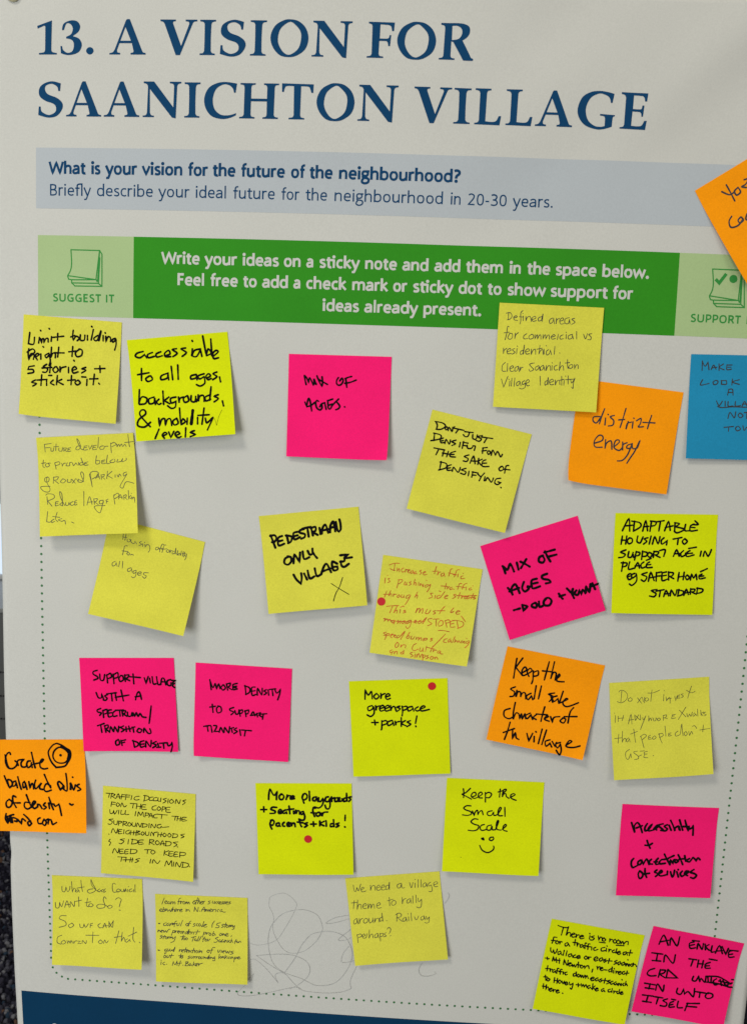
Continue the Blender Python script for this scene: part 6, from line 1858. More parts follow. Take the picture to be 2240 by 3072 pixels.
~~25.48,37.19 24.65,38.51 25.63,39.24 26.46,38.01 25.31,37.37
~~29.44,36.85 33.48,35.99
~~31.5,36.25 30.33,40.17
~~33.06,37.47 32.07,38.63 32.89,39.63 33.72,38.39! 34.05,39.75
~~35.87,35.72 34.46,40
~~37.93,35.46 35.7,39.69
~~40.89,36.03 39.9,37.02 38.99,40.24
~~38.75,37.92 41.3,37.56
~~41.71,37.63 40.89,38.95 41.71,39.7 42.7,38.62 41.55,37.81
~~43.2,37.57 43.36,39.63! 45.09,37.49
~~51.76,35.83 49.37,36.88 51.43,38.26 50.19,40.2 48.13,40.2
~~53.4,37.83 52.08,38.83 52.66,40.1 53.73,39.02! 54.22,40.3
~~55.7,37.73 54.55,38.73 55.13,40 56.2,38.92! 56.69,40.19
~~57.35,37.84 57.18,40.17! 58.17,38.23 59.07,40.09
~~59.81,37.99 59.65,40.07
~~61.46,38.01 60.31,39.01 61.29,40.17
~~62.85,36.74 61.95,40.32! 62.94,38.38 63.84,40.07
~~66.71,37.01 65.16,40.87
~~65.24,38.8 67.62,38.44
~~67.45,38.28 66.88,39.34 67.7,40.08 68.36,39.02! 68.69,39.87 69.67,38.36 70.58,39.61
~0.91~1.95,48.94 2.94,49.24
~~9.08,47.63 7.5,48.38 7.5,49.66 8.91,49.01! 8.49,50.73 7.49,51.96 7.16,50.95
~~10.15,47.5 9.49,48.81 10.31,49.55 11.23,48.23
~~11.97,47.43 11.39,48.73 12.22,49.47 13.13,48.15
~~14.62,47.84 13.46,48.82 14.45,49.38! 16.03,45.55 14.95,49.62
~~19.66,47.55 19.41,49.78! 20.24,48.04 21.48,47.64
~~21.56,49.01 23.13,48.26 22.39,47.78 21.23,48.94 22.31,49.92
~~25.12,45.78 23.71,49.86
~~22.81,47.59 26.19,47.45
~~25.45,49.11 27.02,48.28 26.28,47.79 25.03,49.04 26.19,50.19
~~27.68,47.91 27.51,50.14! 28.5,48.22 29.41,49.89
~~31.73,46.03 30.32,50.2
~~29.66,48 32.63,47.88
~~32.47,47.89 32.14,49.95
~~34.12,47.82 33.13,49.06 34.12,50.04 35.11,48.81 33.95,48
~~36.18,47.31 35.77,49.81! 37.42,47.86 38.33,49.88
~~35.77,49.64 38.57,48.24
~~43.6,47.01 42.37,48.34 43.36,49.5 44.59,48.25 43.44,47.18
~~49.12,44.89 46.9,45.33 45.58,50.27
~~44.51,47.4 47.48,47.02
~~51.43,46.94 51.85,49.16 53.57,46.86
~~54.56,47.16 54.23,49.06
~~55.55,48.49 57.19,47.74 56.37,47.26 55.22,48.42 56.37,49.49
~~58.02,47.28 58.43,49.32 59.66,47.81 60.33,49.5 61.55,47.13
~~64.35,47.36 62.13,48.14 64.11,49.18 61.56,50.48
~~7.65,52.98 6.41,54.05 6.99,55.39 8.48,54.31 7.49,53.16
~~9.48,53.08 9.31,54.96 10.8,54.48 11.46,52.83
~~13.37,51.64 12.12,55.19
~~11.22,53.35 14.86,53.04
~~20.98,51.34 19.99,54.88
~~18.91,53.05 22.72,52.72
~~21.56,53.03 20.73,54.34 21.72,55.07 22.55,53.76 21.39,53.2
~~28.5,52.84 26.85,53.58 28.34,54.38 26.52,55.31
~~29.58,52.96 29.33,54.77 30.65,54.29 31.06,52.9
~~31.81,53.05 31.64,54.93! 32.47,53.36 33.29,53.33
~~33.71,53.14 33.46,55.03! 34.28,53.46 35.28,53.25
~~36.18,53.04 35.36,54.36 36.19,55.09 37.17,53.86 36.02,53.22
~~37.83,52.98 37.59,54.87 38.91,54.47 39.32,52.92
~~40.06,53.14 39.9,54.95! 40.89,53.37 41.63,54.88
~~43.36,53.1 42.21,54.08 43.2,54.81! 44.51,51.25 43.61,55.05
~~44.68,53.22 44.52,54.76
~~45.51,53.18 45.34,54.73! 46.33,53.32 47.08,54.66
~~49.13,52.87 47.73,53.61 47.98,54.62 49.13,53.55! 48.81,56.13 47.16,56.11
~~52.75,50.49 52.1,54.29
~~54.08,52.24 53.09,53.22 53.92,54.05 54.65,52.82
~~55.15,52.28 54.9,54.01! 55.97,52.42 56.63,53.94
~~57.7,51.15 57.21,54.26
~~59.18,51.86 57.54,53.04! 59.43,54
~~61.07,52.39 59.84,53.12 60.83,54.11
~~62.72,52.32 61.49,53.31 62.56,54.04 63.21,52.64! 63.79,52.62 64.29,53.8
~~65.43,52.38 64.63,56.79
~~65.44,52.73 66.83,52.5 66.43,53.72 65.11,54.11
~~67.91,53.4 69.55,52.56 68.56,52.09 67.41,53.33 68.57,54.14 70.13,53.48
~~4.49,58.81 4.16,61.29
~~4.33,57.46 4.58,57.87
~~7.4,59.04 5.82,60.04 6.65,61.37 7.64,61.07
~~8.89,60.52 9.13,60.85
~~13.77,61.6 14.44,58! 15.93,60.84 17.75,57.44! 17.75,61.45
~~20.56,57.33 19.16,61.73
~~17.58,59.58 21.47,59.17
~~22.39,60.84 22.72,61.17
~~25.2,58 24.62,61.35
~~24.87,57.93 27.02,58.1 25.45,59.44! 27.51,60.04 26.69,61.27 24.21,61.28
~~28.92,59.22 27.68,60.21 28.51,61.2 29.33,59.97! 30,61.31
~~31.56,57.75 30.82,61.28
~~33.05,59.06 31.23,60.07! 33.05,61.19
~~33.47,60.49 35.12,59.49 34.29,58.93 33.14,60.42 34.29,61.32
~~35.78,58.87 35.45,61.1! 36.44,59.52 38.83,58.66"""),
 ('yellow sticky note "We need a village theme to rally around" beside the pencil scribbles','canary','dark',((272.83,668.4),(347.32,657.9),(357.21,729.35),(283.48,739.39)),0.5,(5,4),(0,0),0.48,0.10,1.35,"""~~5.86,6.48 6.08,11.51 7.3,12.28 8.55,8.82! 9.5,11.98 11.97,6.02
~~12.02,11.12 14.22,10.05 13.47,9.03 11.66,10.52 12.41,13.17 15.51,12.56
~~19.68,7.61 19.15,12.57! 20.67,8.84 22.87,8.54 23.04,12.59
~~24.37,10.68 27.05,9.84 26.36,8.15 24.26,10.1 24.85,12.74 27.39,12.37
~~28.26,10.71 30.85,9.86 30.16,8.17 28.14,10.22 28.65,12.76 31.1,12.48
~~34.68,8.73 32.09,9.58 31.78,12.63 33.91,12.03! 35.22,6 34.42,13.03
~~44.5,8 41.37,9.09 41.36,11.87 43.45,11.65 44.74,8.21! 44.78,12.14 46.86,12.02
~~51.23,7.88 52.24,12.55 54.05,8.01
~~55.63,8.62 55.25,12.61
~~55.95,5.21 56.17,5.7
~~58.31,5.78 57.64,12.8
~~60.61,5.97 60.23,12.72
~~63.94,8.92 61.92,10.28 61.94,12.86 63.92,11.87 64.69,9.17! 65.04,12.82
~~68.24,8.79 66.23,10.15 66.46,12.27 68.27,11.27! 68.83,14.62 68.17,17.08 65.87,16.81
~~70.85,11.29 73.5,10.45 72.79,8.78 70.35,10.2 71.11,13.12 73.44,13.02
~~5.15,20.19 3.67,27.44
~~2.59,22.14 7.05,21.93
~~7.95,19.94 6.73,28.14! 8.18,24.35 10.13,24.03 10.15,27.94
~~11.96,25.66 14.54,25.11 13.85,23.39 11.58,25.07 12.18,27.63 14.55,27.44
~~16.06,23.84 15.61,28.17! 17.28,24.58 18.13,24.83 18.05,28.08! 19.61,24.76 20.71,25.03 20.81,28.29
~~23.21,26.06 25.81,25.24 25.12,23.51 22.87,25.2 23.42,28.21 26.4,27.98
~~33.67,19.61 33.27,26.93
~~31.81,22.54 36.43,21.41
~~37.02,22.39 34.9,24.55 35.71,26.84 38.16,25.73 38.41,23.24 36.68,22.36
~~44.14,20.42 43.56,26.33! 44.79,22.52 46.95,21.67
~~50.04,21.91 47.73,23.4 47.77,25.73 49.76,24.77 50.82,21.88! 50.86,25.97
~~52.67,19.69 52.23,26.07
~~55.31,19.15 55.02,25.82
~~56.69,21.87 57.06,25.24 59.52,23.02! 58.72,28.71 57,30.43 54.76,29.42
~~5.59,35.65 3.13,37.41 2.99,40.35 5.02,39.4 5.98,36.05! 6.2,40.59
~~7.67,35.72 7.17,40.48! 8.4,37.07 10.41,36.21
~~12.86,36.11 10.92,38 11.3,40.24 13.54,39.58 14.39,37.34 12.69,36.1
~~15.45,36.31 15.64,40.39 17.96,39 18.53,36.08! 18.67,40.62
~~20.12,36.67 19.75,40.24! 21.18,37.39 23.38,37.1 23.41,40.24
~~26.72,35.88 24.24,37.17 24.16,39.65 26.23,38.98! 26.28,32.51 26.5,39.83
~~29.43,39.22 29.65,39.61
~~38.47,33.91 37.63,40.68
~~37.32,35.02 40.22,33.76 41.98,35.29 40.94,37.05 38.55,37.52! 41.85,41
~~45.03,37.74 42.74,39.04 42.8,41.07 44.77,40.39 45.54,37.87! 45.73,41.29
~~47.5,37.37 47.32,40.95
~~47.23,34.76 47.45,35.24
~~49.87,34.32 49.73,41.14
~~52.32,37.74 52.81,39.8 53.87,40.53 55.2,38.42 55.73,37.35
~~59.96,37.49 57.5,38.78 57.55,41 59.52,40.32 60.28,37.7! 60.66,41.05
~~61.81,38 62.25,40.71 64.26,38.65! 63.6,42.93 61.95,43.91 60.11,43.22
~~4.49,49.3 4.43,56.55
~~4.24,50.02 7.3,49.24 7.97,51.13 5.04,52.37
~~8.63,51.54 10.8,50.88 10.07,49.45 8.52,50.89 9.09,52.95 11.29,52.84
~~12.6,49.45 11.37,52.94
~~14.75,46.4 13.83,53.59! 15.18,50.75 16.8,50.23 17.07,53.56
~~20.95,49.72 18.61,51.29 18.91,53.51 20.75,52.55 21.46,49.85! 21.66,53.9
~~23.13,49.79 22.77,56.74
~~22.97,50.51 25.27,50.14 25.35,51.98 23.15,53.01
~~28.18,49.81 26.35,50.68 27.9,52.63 25.49,53.18
~~29.18,46.85 30.8,45.41 32.13,46.98 31.46,49.23 30.44,50.71
~~31.57,52.45 31.17,52.97"""),
 ('lime sticky note in tight black writing starting "There is no room for a traffic circle"','lime','black',((437.77,692.36),(511.46,702.14),(499.43,775.2),(426.47,767.88)),0.5,(4,6),(0,0),1.03,0.00,1.30,"""~~6.18,4.61 10.71,5.31 14.7,4.82
~~10.71,5.31 10.56,8.59 10.44,12.06
~~14.55,4.1 14.33,7.87 14.33,11.78! 15.47,9.05 17.21,8.99 17.84,11.86
~~18.4,10.44 20.93,9.21 19.72,8.51 18.32,10.09 19.66,12.17 21.68,11.41
~~22.06,9.18 22.49,12.28! 23.06,9.74 24.57,9.45
~~25.1,11.03 28.08,9.9 26.62,9.24 25.16,10.93 26.68,12.23 28.82,11.25
~~33.09,8.46 33.26,11.15
~~32.36,6.44 32.72,6.84
~~36.37,7.92 34.29,9.16 36.82,9.9 36.14,11.54 34.11,11.83
~~39.55,7.3 40.81,10.92! 41.46,8.05 42.95,8.43 43.68,10.83
~~44.49,7.94 43.59,9.72 45.2,11.01 46.1,9.23 44.12,8.2
~~41.6,12.46 46.52,12.17
~~49.3,7.94 49.49,10.65! 50.28,8.41 51.4,8.38
~~53.57,7.58 52.26,9.45 53.92,10.93 55.21,9.34 53.45,7.79
~~56.18,7.54 55.15,9.83 56.84,11.11 58.07,9.26 56.06,7.75
~~58.1,8.3 58.89,10.91! 59.88,8.43 61.29,10.72! 62.42,8.12 64.32,8.03 64.69,10.34
~~55.61,12.59 61.73,11.87
~~7.24,14.67 4.92,14.91 4.85,17.46 4.45,20.16
~~3.41,17.73 6.97,17.53
~~8.03,17.15 7.08,18.87 8.62,19.94 9.57,18.23 7.9,17.36
~~10.1,17.41 10.6,19.76! 11.04,17.69 12.26,17.64
~~16.59,17.39 14.79,18.81 15.75,20.45 17.25,19.27 17.29,17.81! 18.89,19.96
~~22.26,13.62 22.6,18.47
~~20.83,16.34 24.63,16.09
~~24.14,16.64 24.81,18.97! 25.24,16.89 26.54,16.83
~~28.72,16.79 27.04,17.92 27.78,19.33 29.08,18.45 29.14,17.08! 30.32,19.32
~~31.88,15.2 30.7,15.42 31.38,19.76
~~29.82,17.41 33.2,17.24
~~34.54,15.35 33.36,15.57 33.81,20.04
~~32.54,17.82 35.88,17.47
~~36.59,17.52 36.93,19.92
~~39.76,17.21 38.33,18.3 39.3,19.94 41.8,18.57
~~46.92,15.97 44.39,17.17 45.04,19.34 47.9,18.44
~~48.42,16.42 48.71,18.93
~~48.31,14.34 48.64,14.64
~~50.43,16.78 50.72,18.92! 51.36,17.07 52.39,16.97
~~54.97,16.76 53.46,17.87 54.44,19.15 55.77,18.44
~~56.67,15.34 56.6,19.02
~~57.42,18.78 59.99,17.75 58.96,17.03 57.45,18.5 58.95,19.78 60.66,18.82
~~64.53,16.54 62.44,17.75 63.23,19.35 64.73,18.24 64.92,16.74! 66.14,19.08
~~67.9,14.43 67.75,19.24
~~65.63,17.16 69.8,16.65
~~4.21,23.99 4.74,26.51 6.28,27.58 6.84,25.23! 8.16,28.14 9.48,26.1 9.59,24.1
~~12.58,25.36 10.65,26.61 11.56,28.43 13.03,27.09 13.01,25.74! 14.34,28.29
~~15.39,24.13 15.41,28.37
~~17.7,24.25 17.7,28.41
~~21.49,26.01 19.55,27.17 20.42,28.82 21.93,27.64 22.06,26.17! 23.39,28.73
~~25.06,26.26 23.62,27.34 24.54,28.79 25.91,28.19
~~26.41,28.1 28.97,26.91 27.68,26.24 26.17,27.78 27.46,28.9 29.38,28.01
~~33.52,25.63 32.36,27.2 34.09,28.33 35.23,26.68 33.39,25.84
~~35.76,25.86 36.09,28.24! 36.53,26.17 37.71,25.95
~~40.88,27.28 43.38,25.83 41.87,24.92 40.35,26.83 41.74,28.39 43.71,27.4
~~46.65,24.78 44.77,26.21 45.65,27.86 47.15,26.68 47.21,24.95! 48.61,27.78
~~49.85,25.37 48.58,26.42 50.37,27 49.08,28.33
~~52.61,24.41 52.52,28.43
~~50.63,26.59 55.09,26.14
~~58.93,24.89 57.06,26.33 59.39,26.99 57.17,28.48
~~61.68,25.48 60.02,26.69 60.8,28.28 62.09,26.95 62.06,25.59! 63.39,28.08
~~64.72,25.38 63.27,26.74 64.1,28.13 65.34,26.99 65.37,25.53! 66.63,28.12
~~66.63,26.12 67.11,28.31! 67.78,26.18 69.08,28.13
~~69.29,26.27 69.5,28.05
~~67.31,22.8 67.64,23.11
~~71.35,25.71 70.28,26.82 71.39,27.89
~~72.31,24.89 72.29,28! 72.96,25.87 74.28,25.9 75.65,27.38
~~1.8,33.06 4.96,33.03
~~2.99,32.04 3.76,34.05
~~7.73,34.51 7.85,30.9! 9.54,33.92 10.34,30.99! 11.38,35.12
~~9.25,33.34 13.74,32.99
~~13.1,31.58 13.64,35.43
~~17.25,35.87 16.97,31.6! 20.15,35.89 20.14,31.66
~~21.18,34.89 23.13,33.73 22.15,33.28 20.95,34.66 22.15,36.16 23.9,35.31
~~23.95,34.31 24.95,36.11 25.74,34.44 26.98,36.19 27.76,33.62
~~28.66,31.66 29.19,36.25
~~27.68,34.09 30.61,33.83
~~31.71,33.63 30.7,35.08 32.25,36.15 33.41,34.59 31.58,33.84
~~33.96,33.86 34.62,36.17! 35.32,34.07 37.08,33.3 38.14,35.36
~~41.2,35.35 41.04,37.9
~~44.02,32.5 44.91,35.05! 45.18,33.01 46.56,32.49
~~47.2,34.27 48.91,33.24 47.92,32.7 46.79,33.99 48.3,35.34 49.86,34.42
~~50.43,34.23 52.62,34.2
~~55.75,32.46 54.12,33.84 54.89,35.41 56.36,34.07! 56.3,30.55 56.89,35.32
~~58.01,33.59 58.45,35.67
~~58.07,31.86 58.42,32.25
~~59.79,33.72 60.2,35.63! 60.72,34 61.73,33.82
~~62.06,34.93 64.1,33.84 63.13,33.38 61.84,34.7 63.16,36 64.65,35.19
~~66.77,32.81 65.12,34.11 66.28,35.44 67.64,34.83
~~68.9,32.16 68.94,35.59
~~67.15,34.19 70.48,33.77
~~4.94,38.87 5.14,43.22
~~3.73,41.5 7.5,41.01
~~7.21,41.33 7.66,43.48! 8.12,41.44 9.34,41.4
~~11.04,41.1 9.52,42.26 10.34,43.64 11.62,42.61! 12.63,43.68
~~14.29,39.8 13.1,40.01 13.4,43.99
~~12.19,41.97 15.57,41.72
~~16.98,40.04 15.79,40.25 16.08,44.14
~~14.88,42.21 17.8,41.87
~~18.48,41.75 18.62,43.69
~~21.23,41.44 19.76,42.41 20.68,43.86 21.88,43.29
~~28.6,40.93 26.73,42.07 27.26,43.77 29,42.84! 28.58,39.59 29.38,43.39
~~30.73,41.45 29.84,42.68 31.22,43.78 32.22,42.26 30.59,41.65
~~32.55,41.75 33.37,43.58 34.08,41.93 35.33,43.68 35.82,41.44
~~36.45,41.51 36.9,43.67! 37.77,41.54 39.14,43.45
~~41.47,43.66 43.84,42.43 42.65,41.75 41.06,43.38 42.42,44.84 44.3,43.79
~~46.77,41.73 45.09,42.93 45.86,44.5 47.16,43.19! 48.45,44.31
~~49.87,41.9 48.6,42.93 50.39,43.51 49.09,44.82
~~52.69,41.12 52.56,45.1
~~50.63,43.02 54.44,42.79
~~56.89,41.9 54.79,43.18 57.12,43.84 54.64,45.36
~~59.18,42.39 57.51,43.59 58.45,45.13 59.76,43.9! 60.86,44.96
~~61.82,42.46 60.61,43.75 61.58,45.02 62.54,43.77! 63.66,44.91
~~63.85,43.35 64.22,45.08! 64.87,43.17 66.2,44.91
~~66.42,43.07 66.75,44.63
~~66.06,39.72 66.42,40.19
~~68.41,42.54 67.58,43.58 68.68,44.65
~~69.7,40.78 69.69,44.47! 70.19,42.67 71.55,44.13
~~4.6,46.98 5.89,51.12
~~3.59,48.49 6.34,48.19
~~7.17,48.76 6.4,50.14 7.68,51.25 8.86,49.71 6.86,48.99
~~12.4,47.65 12.63,51.72
~~14.82,47.85 15.07,52.01
~~12.36,49.98 15.3,49.73
~~16.88,48.83 15.85,50.26 17.28,51.62 18.37,50.09 16.74,49.03
~~18.75,49.39 20.07,51.48 20.74,49.22
~~21.54,50.96 23.47,50.08 22.45,49.37 21.32,50.73 22.63,51.93 24.1,50.95
~~24.88,49.2 25.77,51.37 27.81,49.76! 28.07,50.61 27.72,54.42 26.37,53.85
~~30.65,50.33 34.01,50
~~32.01,48.84 32.59,51.6
~~34.48,48.85 35.42,51.27! 36.13,49.18 37.37,50.93! 38.45,48.95 39.58,50.99
~~41.69,48.91 40.01,50.1 41.03,51.62 42.26,50.33! 43.54,51.45
~~43.79,47.2 44.35,51.93
~~45.85,48.62 44.43,50.22! 46.46,51.56
~~46.87,51.39 48.62,50.55 47.63,50.01 46.43,51.38 47.71,52.5 49.28,51.59
~~53.24,49.55 51.56,50.74 52.27,52.05 53.55,51.02! 54.61,51.9
~~58.42,49.17 56.87,50.16 57.71,51.62 59.24,50.99
~~59.97,49.88 60.15,51.54
~~59.85,48.46 60.11,48.87
~~61.5,50.05 61.86,51.78! 62.43,50.33 63.45,50.15
~~64.87,49.81 64,50.68 65.11,51.83
~~66.01,48.17 65.96,51.68
~~66.98,51.14 68.95,50.07 67.98,49.62 66.76,50.91 68.03,51.94 69.54,51.22
~~4.57,54.12 5.09,57.95
~~3.94,56.2 7.09,56.09
~~7.05,54.58 7.23,58.47! 8.03,56.37 9.23,56.6 9.62,58.5
~~10.16,58.13 12.17,57.16 11.19,56.71 9.97,58.08 11.28,59.28 12.67,58.32
~~13.16,57.25 13.55,59.14! 14.1,57.53 15.12,57.35
~~15.83,58.66 17.81,57.59 16.82,57.05 15.59,58.34 16.93,59.71 18.67,58.78
~~21.18,58.96 21.51,59.26"""),
 ('pink sticky note "AN ENCLAVE IN THE CRD" in the bottom right corner','pink','black',((517.83,693.9),(590.19,705.53),(576.25,772.85),(504.49,764.85)),0.5,(4,8),(0,0),1.44,0.20,1.00,"""~~8.43,14.8 10.2,6.28 15.98,14.39
~~8.82,12.73 15.36,9.83
~~17.33,13.85 16.82,7.57 23.17,13.43 23.26,5.18
~~35.8,7.29 32.69,9.32 34.37,13.46 38.29,12.31
~~33.51,11.08 36.75,9.54
~~34.26,6.22 39.95,5.79
~~39.99,13.09 39.66,8.08 44.06,12.55 43.76,7.25
~~45.29,7.41 46.91,12.54
~~48.35,7.34 46.5,9.75 50.3,12.41
~~51.29,7.7 52.02,13.31 54.89,12.52
~~55.56,13.78 57.07,6.33 61.32,13.12
~~56.15,11.7 60.58,10.39
~~59.34,6.71 64.17,13.11! 64.8,7.12
~~68.59,8.48 66.05,10.42 67.26,14.95 71.22,13.94
~~66.71,12.79 69.46,11.61
~~66.14,8.67 73,7.95
~~4.59,23.3 13.52,22.86
~~9.33,23.02 9.74,29.34
~~6.42,29.8 13.33,29.06
~~16,29.23 16,23.19 23.62,29.08 23.81,21.5
~~35.55,22.8 41.99,22.52
~~39.2,22.76 38.7,28.68
~~43.67,22.4 44.08,28.76
~~47.61,22.17 47.8,28.58
~~43.66,25.63 48.33,25.12
~~53.42,22.65 50.28,24.7 50.78,28.18 54.62,27.6
~~50.68,26.35 53.36,25.64
~~51.94,19.85 58.43,19.8
~~9.94,36.28 6.23,38.42 5.08,41.71 7.95,43.18 12.49,42.1
~~14.87,36.34 14.75,42.97
~~14.93,36.58 19.09,36.3 18.02,38.98 14.71,40.41! 19.99,42.47
~~20.85,35.07! 21.24,42.45! 30.47,40.98! 21.01,35.28
~~42.89,37.13 42.65,40.48 45.56,40.72 47.01,36.25! 48.94,40.61 49.43,37.82 53.09,40.34 53,35.59
~~52.81,35.26 62.09,33.64 68.11,35.06 74.06,37.71
~~54.57,35.5 55.79,39.76
~~57.33,35.15 58.1,39.89
~~61.67,35.7 59.72,38.07 61.53,40.99 64.29,39.67
~~53.93,40.04 64.62,39.6 74.18,40.74
~~64.86,35.75 67.08,40.42
~~67.16,35.87 70.67,40.26
~~70.32,39.73 74.95,36.66
~~72.22,38.1 72.21,40.55 75.78,40.28
~~73.79,37.52 64.05,37.15
~~74.06,33.78 75.41,33.74
~~4.83,50.18 13.83,50.1
~~9.56,49.91 9.49,54.42
~~6.31,54 13.56,53.8
~~15.19,54.43 15.62,48.99 21.11,54.4 20.99,49.08
~~32.52,49.68 32.63,53.54 36.2,54.24 37.54,49.23! 39.12,53.62! 41.7,51.02 46.69,54.44 46.2,47.4
~~47.66,49.76 58.04,49.5
~~51.39,50.18 51.58,54.01
~~56.93,49.62 56.21,52.43 58.76,53.7 61.96,51.82 61.39,49.28 57.66,48.86
~~5.54,60.36 14.44,59.93
~~10.26,60.09 9.91,65.86
~~6.79,65.68 14.03,65.47
~~15.17,60.14 22.43,60.05
~~18.86,60.33 18.45,65.86
~~26.44,60.17 23.27,62.18 26.73,63.86 26.24,66.63 21.85,66.83
~~31.85,61.45 29.22,63.33 29.45,66.79 33.42,65.82
~~29.59,64.95 31.87,63.98
~~29.88,59.81 33.18,59.84
~~35.61,60.53 36.02,65.75 40.12,65.36
~~43.57,60.65 42.61,67.36
~~42.87,61.04 52.86,59.17
~~42.88,63.57 51.38,62.61"""),
 ('orange sticky note turned diamond-wise and cut by the frame over the pale SUPPORT panel','orange','dark',((504.38,134.33),(565.58,94.7),(604.11,157.97),(543.13,198.82)),0.5,(8,8),(0,0),1.19,-0.00,1.00,"""~~16.64,10.55 20.48,15.32 24.37,15.36
~~21.63,8.05 21.82,13.82 21.59,21.03
~~28.11,13.93 24.67,15.01 24.73,18.19 28.19,17.66 28.11,13.93
~~34.45,11.5 37.24,12.64 33.95,14.84 30.71,14.98 33.23,17.13
~~14.35,29.3 11,31.5 10.19,35.77 15.2,37.22 20.57,35.2
~~19.66,33.05 16.97,34.07 17.27,36.36 20.13,35.98 20.05,33.29
~~24.7,33.48 22.14,36.16 23.66,38.14"""),
]
PRINT = [
 ('navy','bold',130.93,6.37,[('What', 36.54, 64.53), ('is', 68.44, 75.51), ('your', 79.41, 103.2), ('vision', 106.83, 137.18), ('for', 140.78, 155.75), ('the', 158.97, 176.02), ('future', 179.83, 212.19), ('of', 216.27, 226.53), ('the', 229.84, 246.9), ('neighbourhood?', 251.02, 339.19)]),
 ('navy','reg',146.66,6.10,[('Brie^y', 36.68, 68.52), ('describe', 72.56, 115.47), ('your', 119.1, 142.47), ('ideal', 146.19, 170.02), ('future', 174.2, 205.49), ('for', 209.64, 223.2), ('the', 227.34, 243.63), ('neighbourhood', 247.99, 327.67), ('in', 332.1, 340.49), ('20-30', 344.57, 373.65), ('years.', 377.48, 406.96)]),
 ('white','bold',194.37,6.16,[('Write', 121.95, 150.8), ('your', 154.42, 178.5), ('ideas', 182.11, 209.29), ('on', 212.63, 225.68), ('a', 229.49, 234.84), ('s~cky', 238.77, 268.41), ('note', 272.2, 295.82), ('and', 299.59, 318.9), ('add', 322.9, 342.04), ('them', 345.8, 373.1), ('in', 377.2, 385.98), ('the', 390.07, 407.02), ('space', 410.54, 440.46), ('below.', 444.2, 478.5)]),
 ('white','bold',209.79,6.18,[('Feel', 133.8, 154.66), ('free', 158.65, 179.4), ('to', 183.01, 193.59), ('add', 197.19, 216.59), ('a', 220.34, 225.72), ('check', 229.42, 259.19), ('mark', 263.22, 289.65), ('or', 293.2, 303.84), ('s~cky', 307.74, 337.21), ('dot', 340.98, 358.38), ('to', 362.14, 372.71), ('show', 376.47, 404.38), ('support', 407.67, 449.38), ('for', 452.66, 467.65)]),
 ('white','bold',225.44,6.15,[('ideas', 241.81, 269.1), ('already', 272.79, 312.15), ('present.', 315.94, 358.78)]),
 ('green','semi',223.71,5.66,[('SUGGEST', 39.29, 76.54), ('IT', 79.63, 86.66)]),
 ('green','semi',224.20,5.60,[('SUPPORT', 510.11, 546.79), ('IT', 550.37, 557.62)]),
]
CAP = 24.75
TITLE = [
 ('1',0,27.20,42.20),
 ('3',0,44.88,60.89),
 ('.',0,64.16,69.72),
 ('A',0,81.53,108.39),
 ('V',0,118.89,145.86),
 ('I',0,147.99,159.46),
 ('S',0,162.76,181.01),
 ('I',0,184.61,196.33),
 ('O',0,199.15,226.48),
 ('N',0,229.05,257.75),
 ('F',0,268.54,287.84),
 ('O',0,289.94,317.59),
 ('R',0,319.92,344.39),
 ('S',1,28.39,46.64),
 ('A',1,49.45,75.85),
 ('A',1,77.79,104.22),
 ('N',1,106.75,135.01),
 ('I',1,137.52,149.08),
 ('C',1,152.06,175.78),
 ('H',1,177.74,206.28),
 ('T',1,208.40,231.28),
 ('O',1,233.63,260.96),
 ('N',1,263.42,292.13),
 ('V',1,303.54,330.38),
 ('I',1,332.14,344.27),
 ('L',1,347.17,366.19),
 ('L',1,369.46,388.45),
 ('A',1,390.46,417.01),
 ('G',1,420.49,447.12),
 ('E',1,450.86,469.80),
]
TITLE_BASE = (45.84,89.82)
ICON_A = ['53.38,185.71 75.19,185.9! 72.55,207.16! 50.9,204.65', '53.38,185.71 53.88,195.13 53.14,200.46 50.9,204.65', '50.9,204.65 51.4,206.41 53.88,207.55 72.55,207.16', '75.19,185.9 77.05,188.56! 77.13,212.02! 56.36,212.12! 54,209.91! 53.88,207.67', '54,209.91 74.41,209.83! 75.46,191.18', '74.41,209.83 77.13,212.02', '75.19,185.9 73.91,206.77 72.8,207.27']
ICON_B = ['523.69,186 544.72,186.09! 543.77,207.61! 522.74,205.12', '523.69,186 524.88,195.51 524.57,200.9 522.74,205.12', '522.74,205.12 523.35,206.91 525.82,208.05 543.77,207.61', '544.72,186.09 546.71,188.78! 548.57,212.53! 528.55,212.66! 526.11,210.44! 525.82,208.17', '526.11,210.44 545.78,210.32! 545.37,191.44', '545.78,210.32 548.57,212.53', '544.72,186.09 545.05,207.22 544.02,207.72']
CHECK = '526.38,193.14 529.19,195.7! 533.83,188.99'
CHECK_DOT = (539.15,192.46)
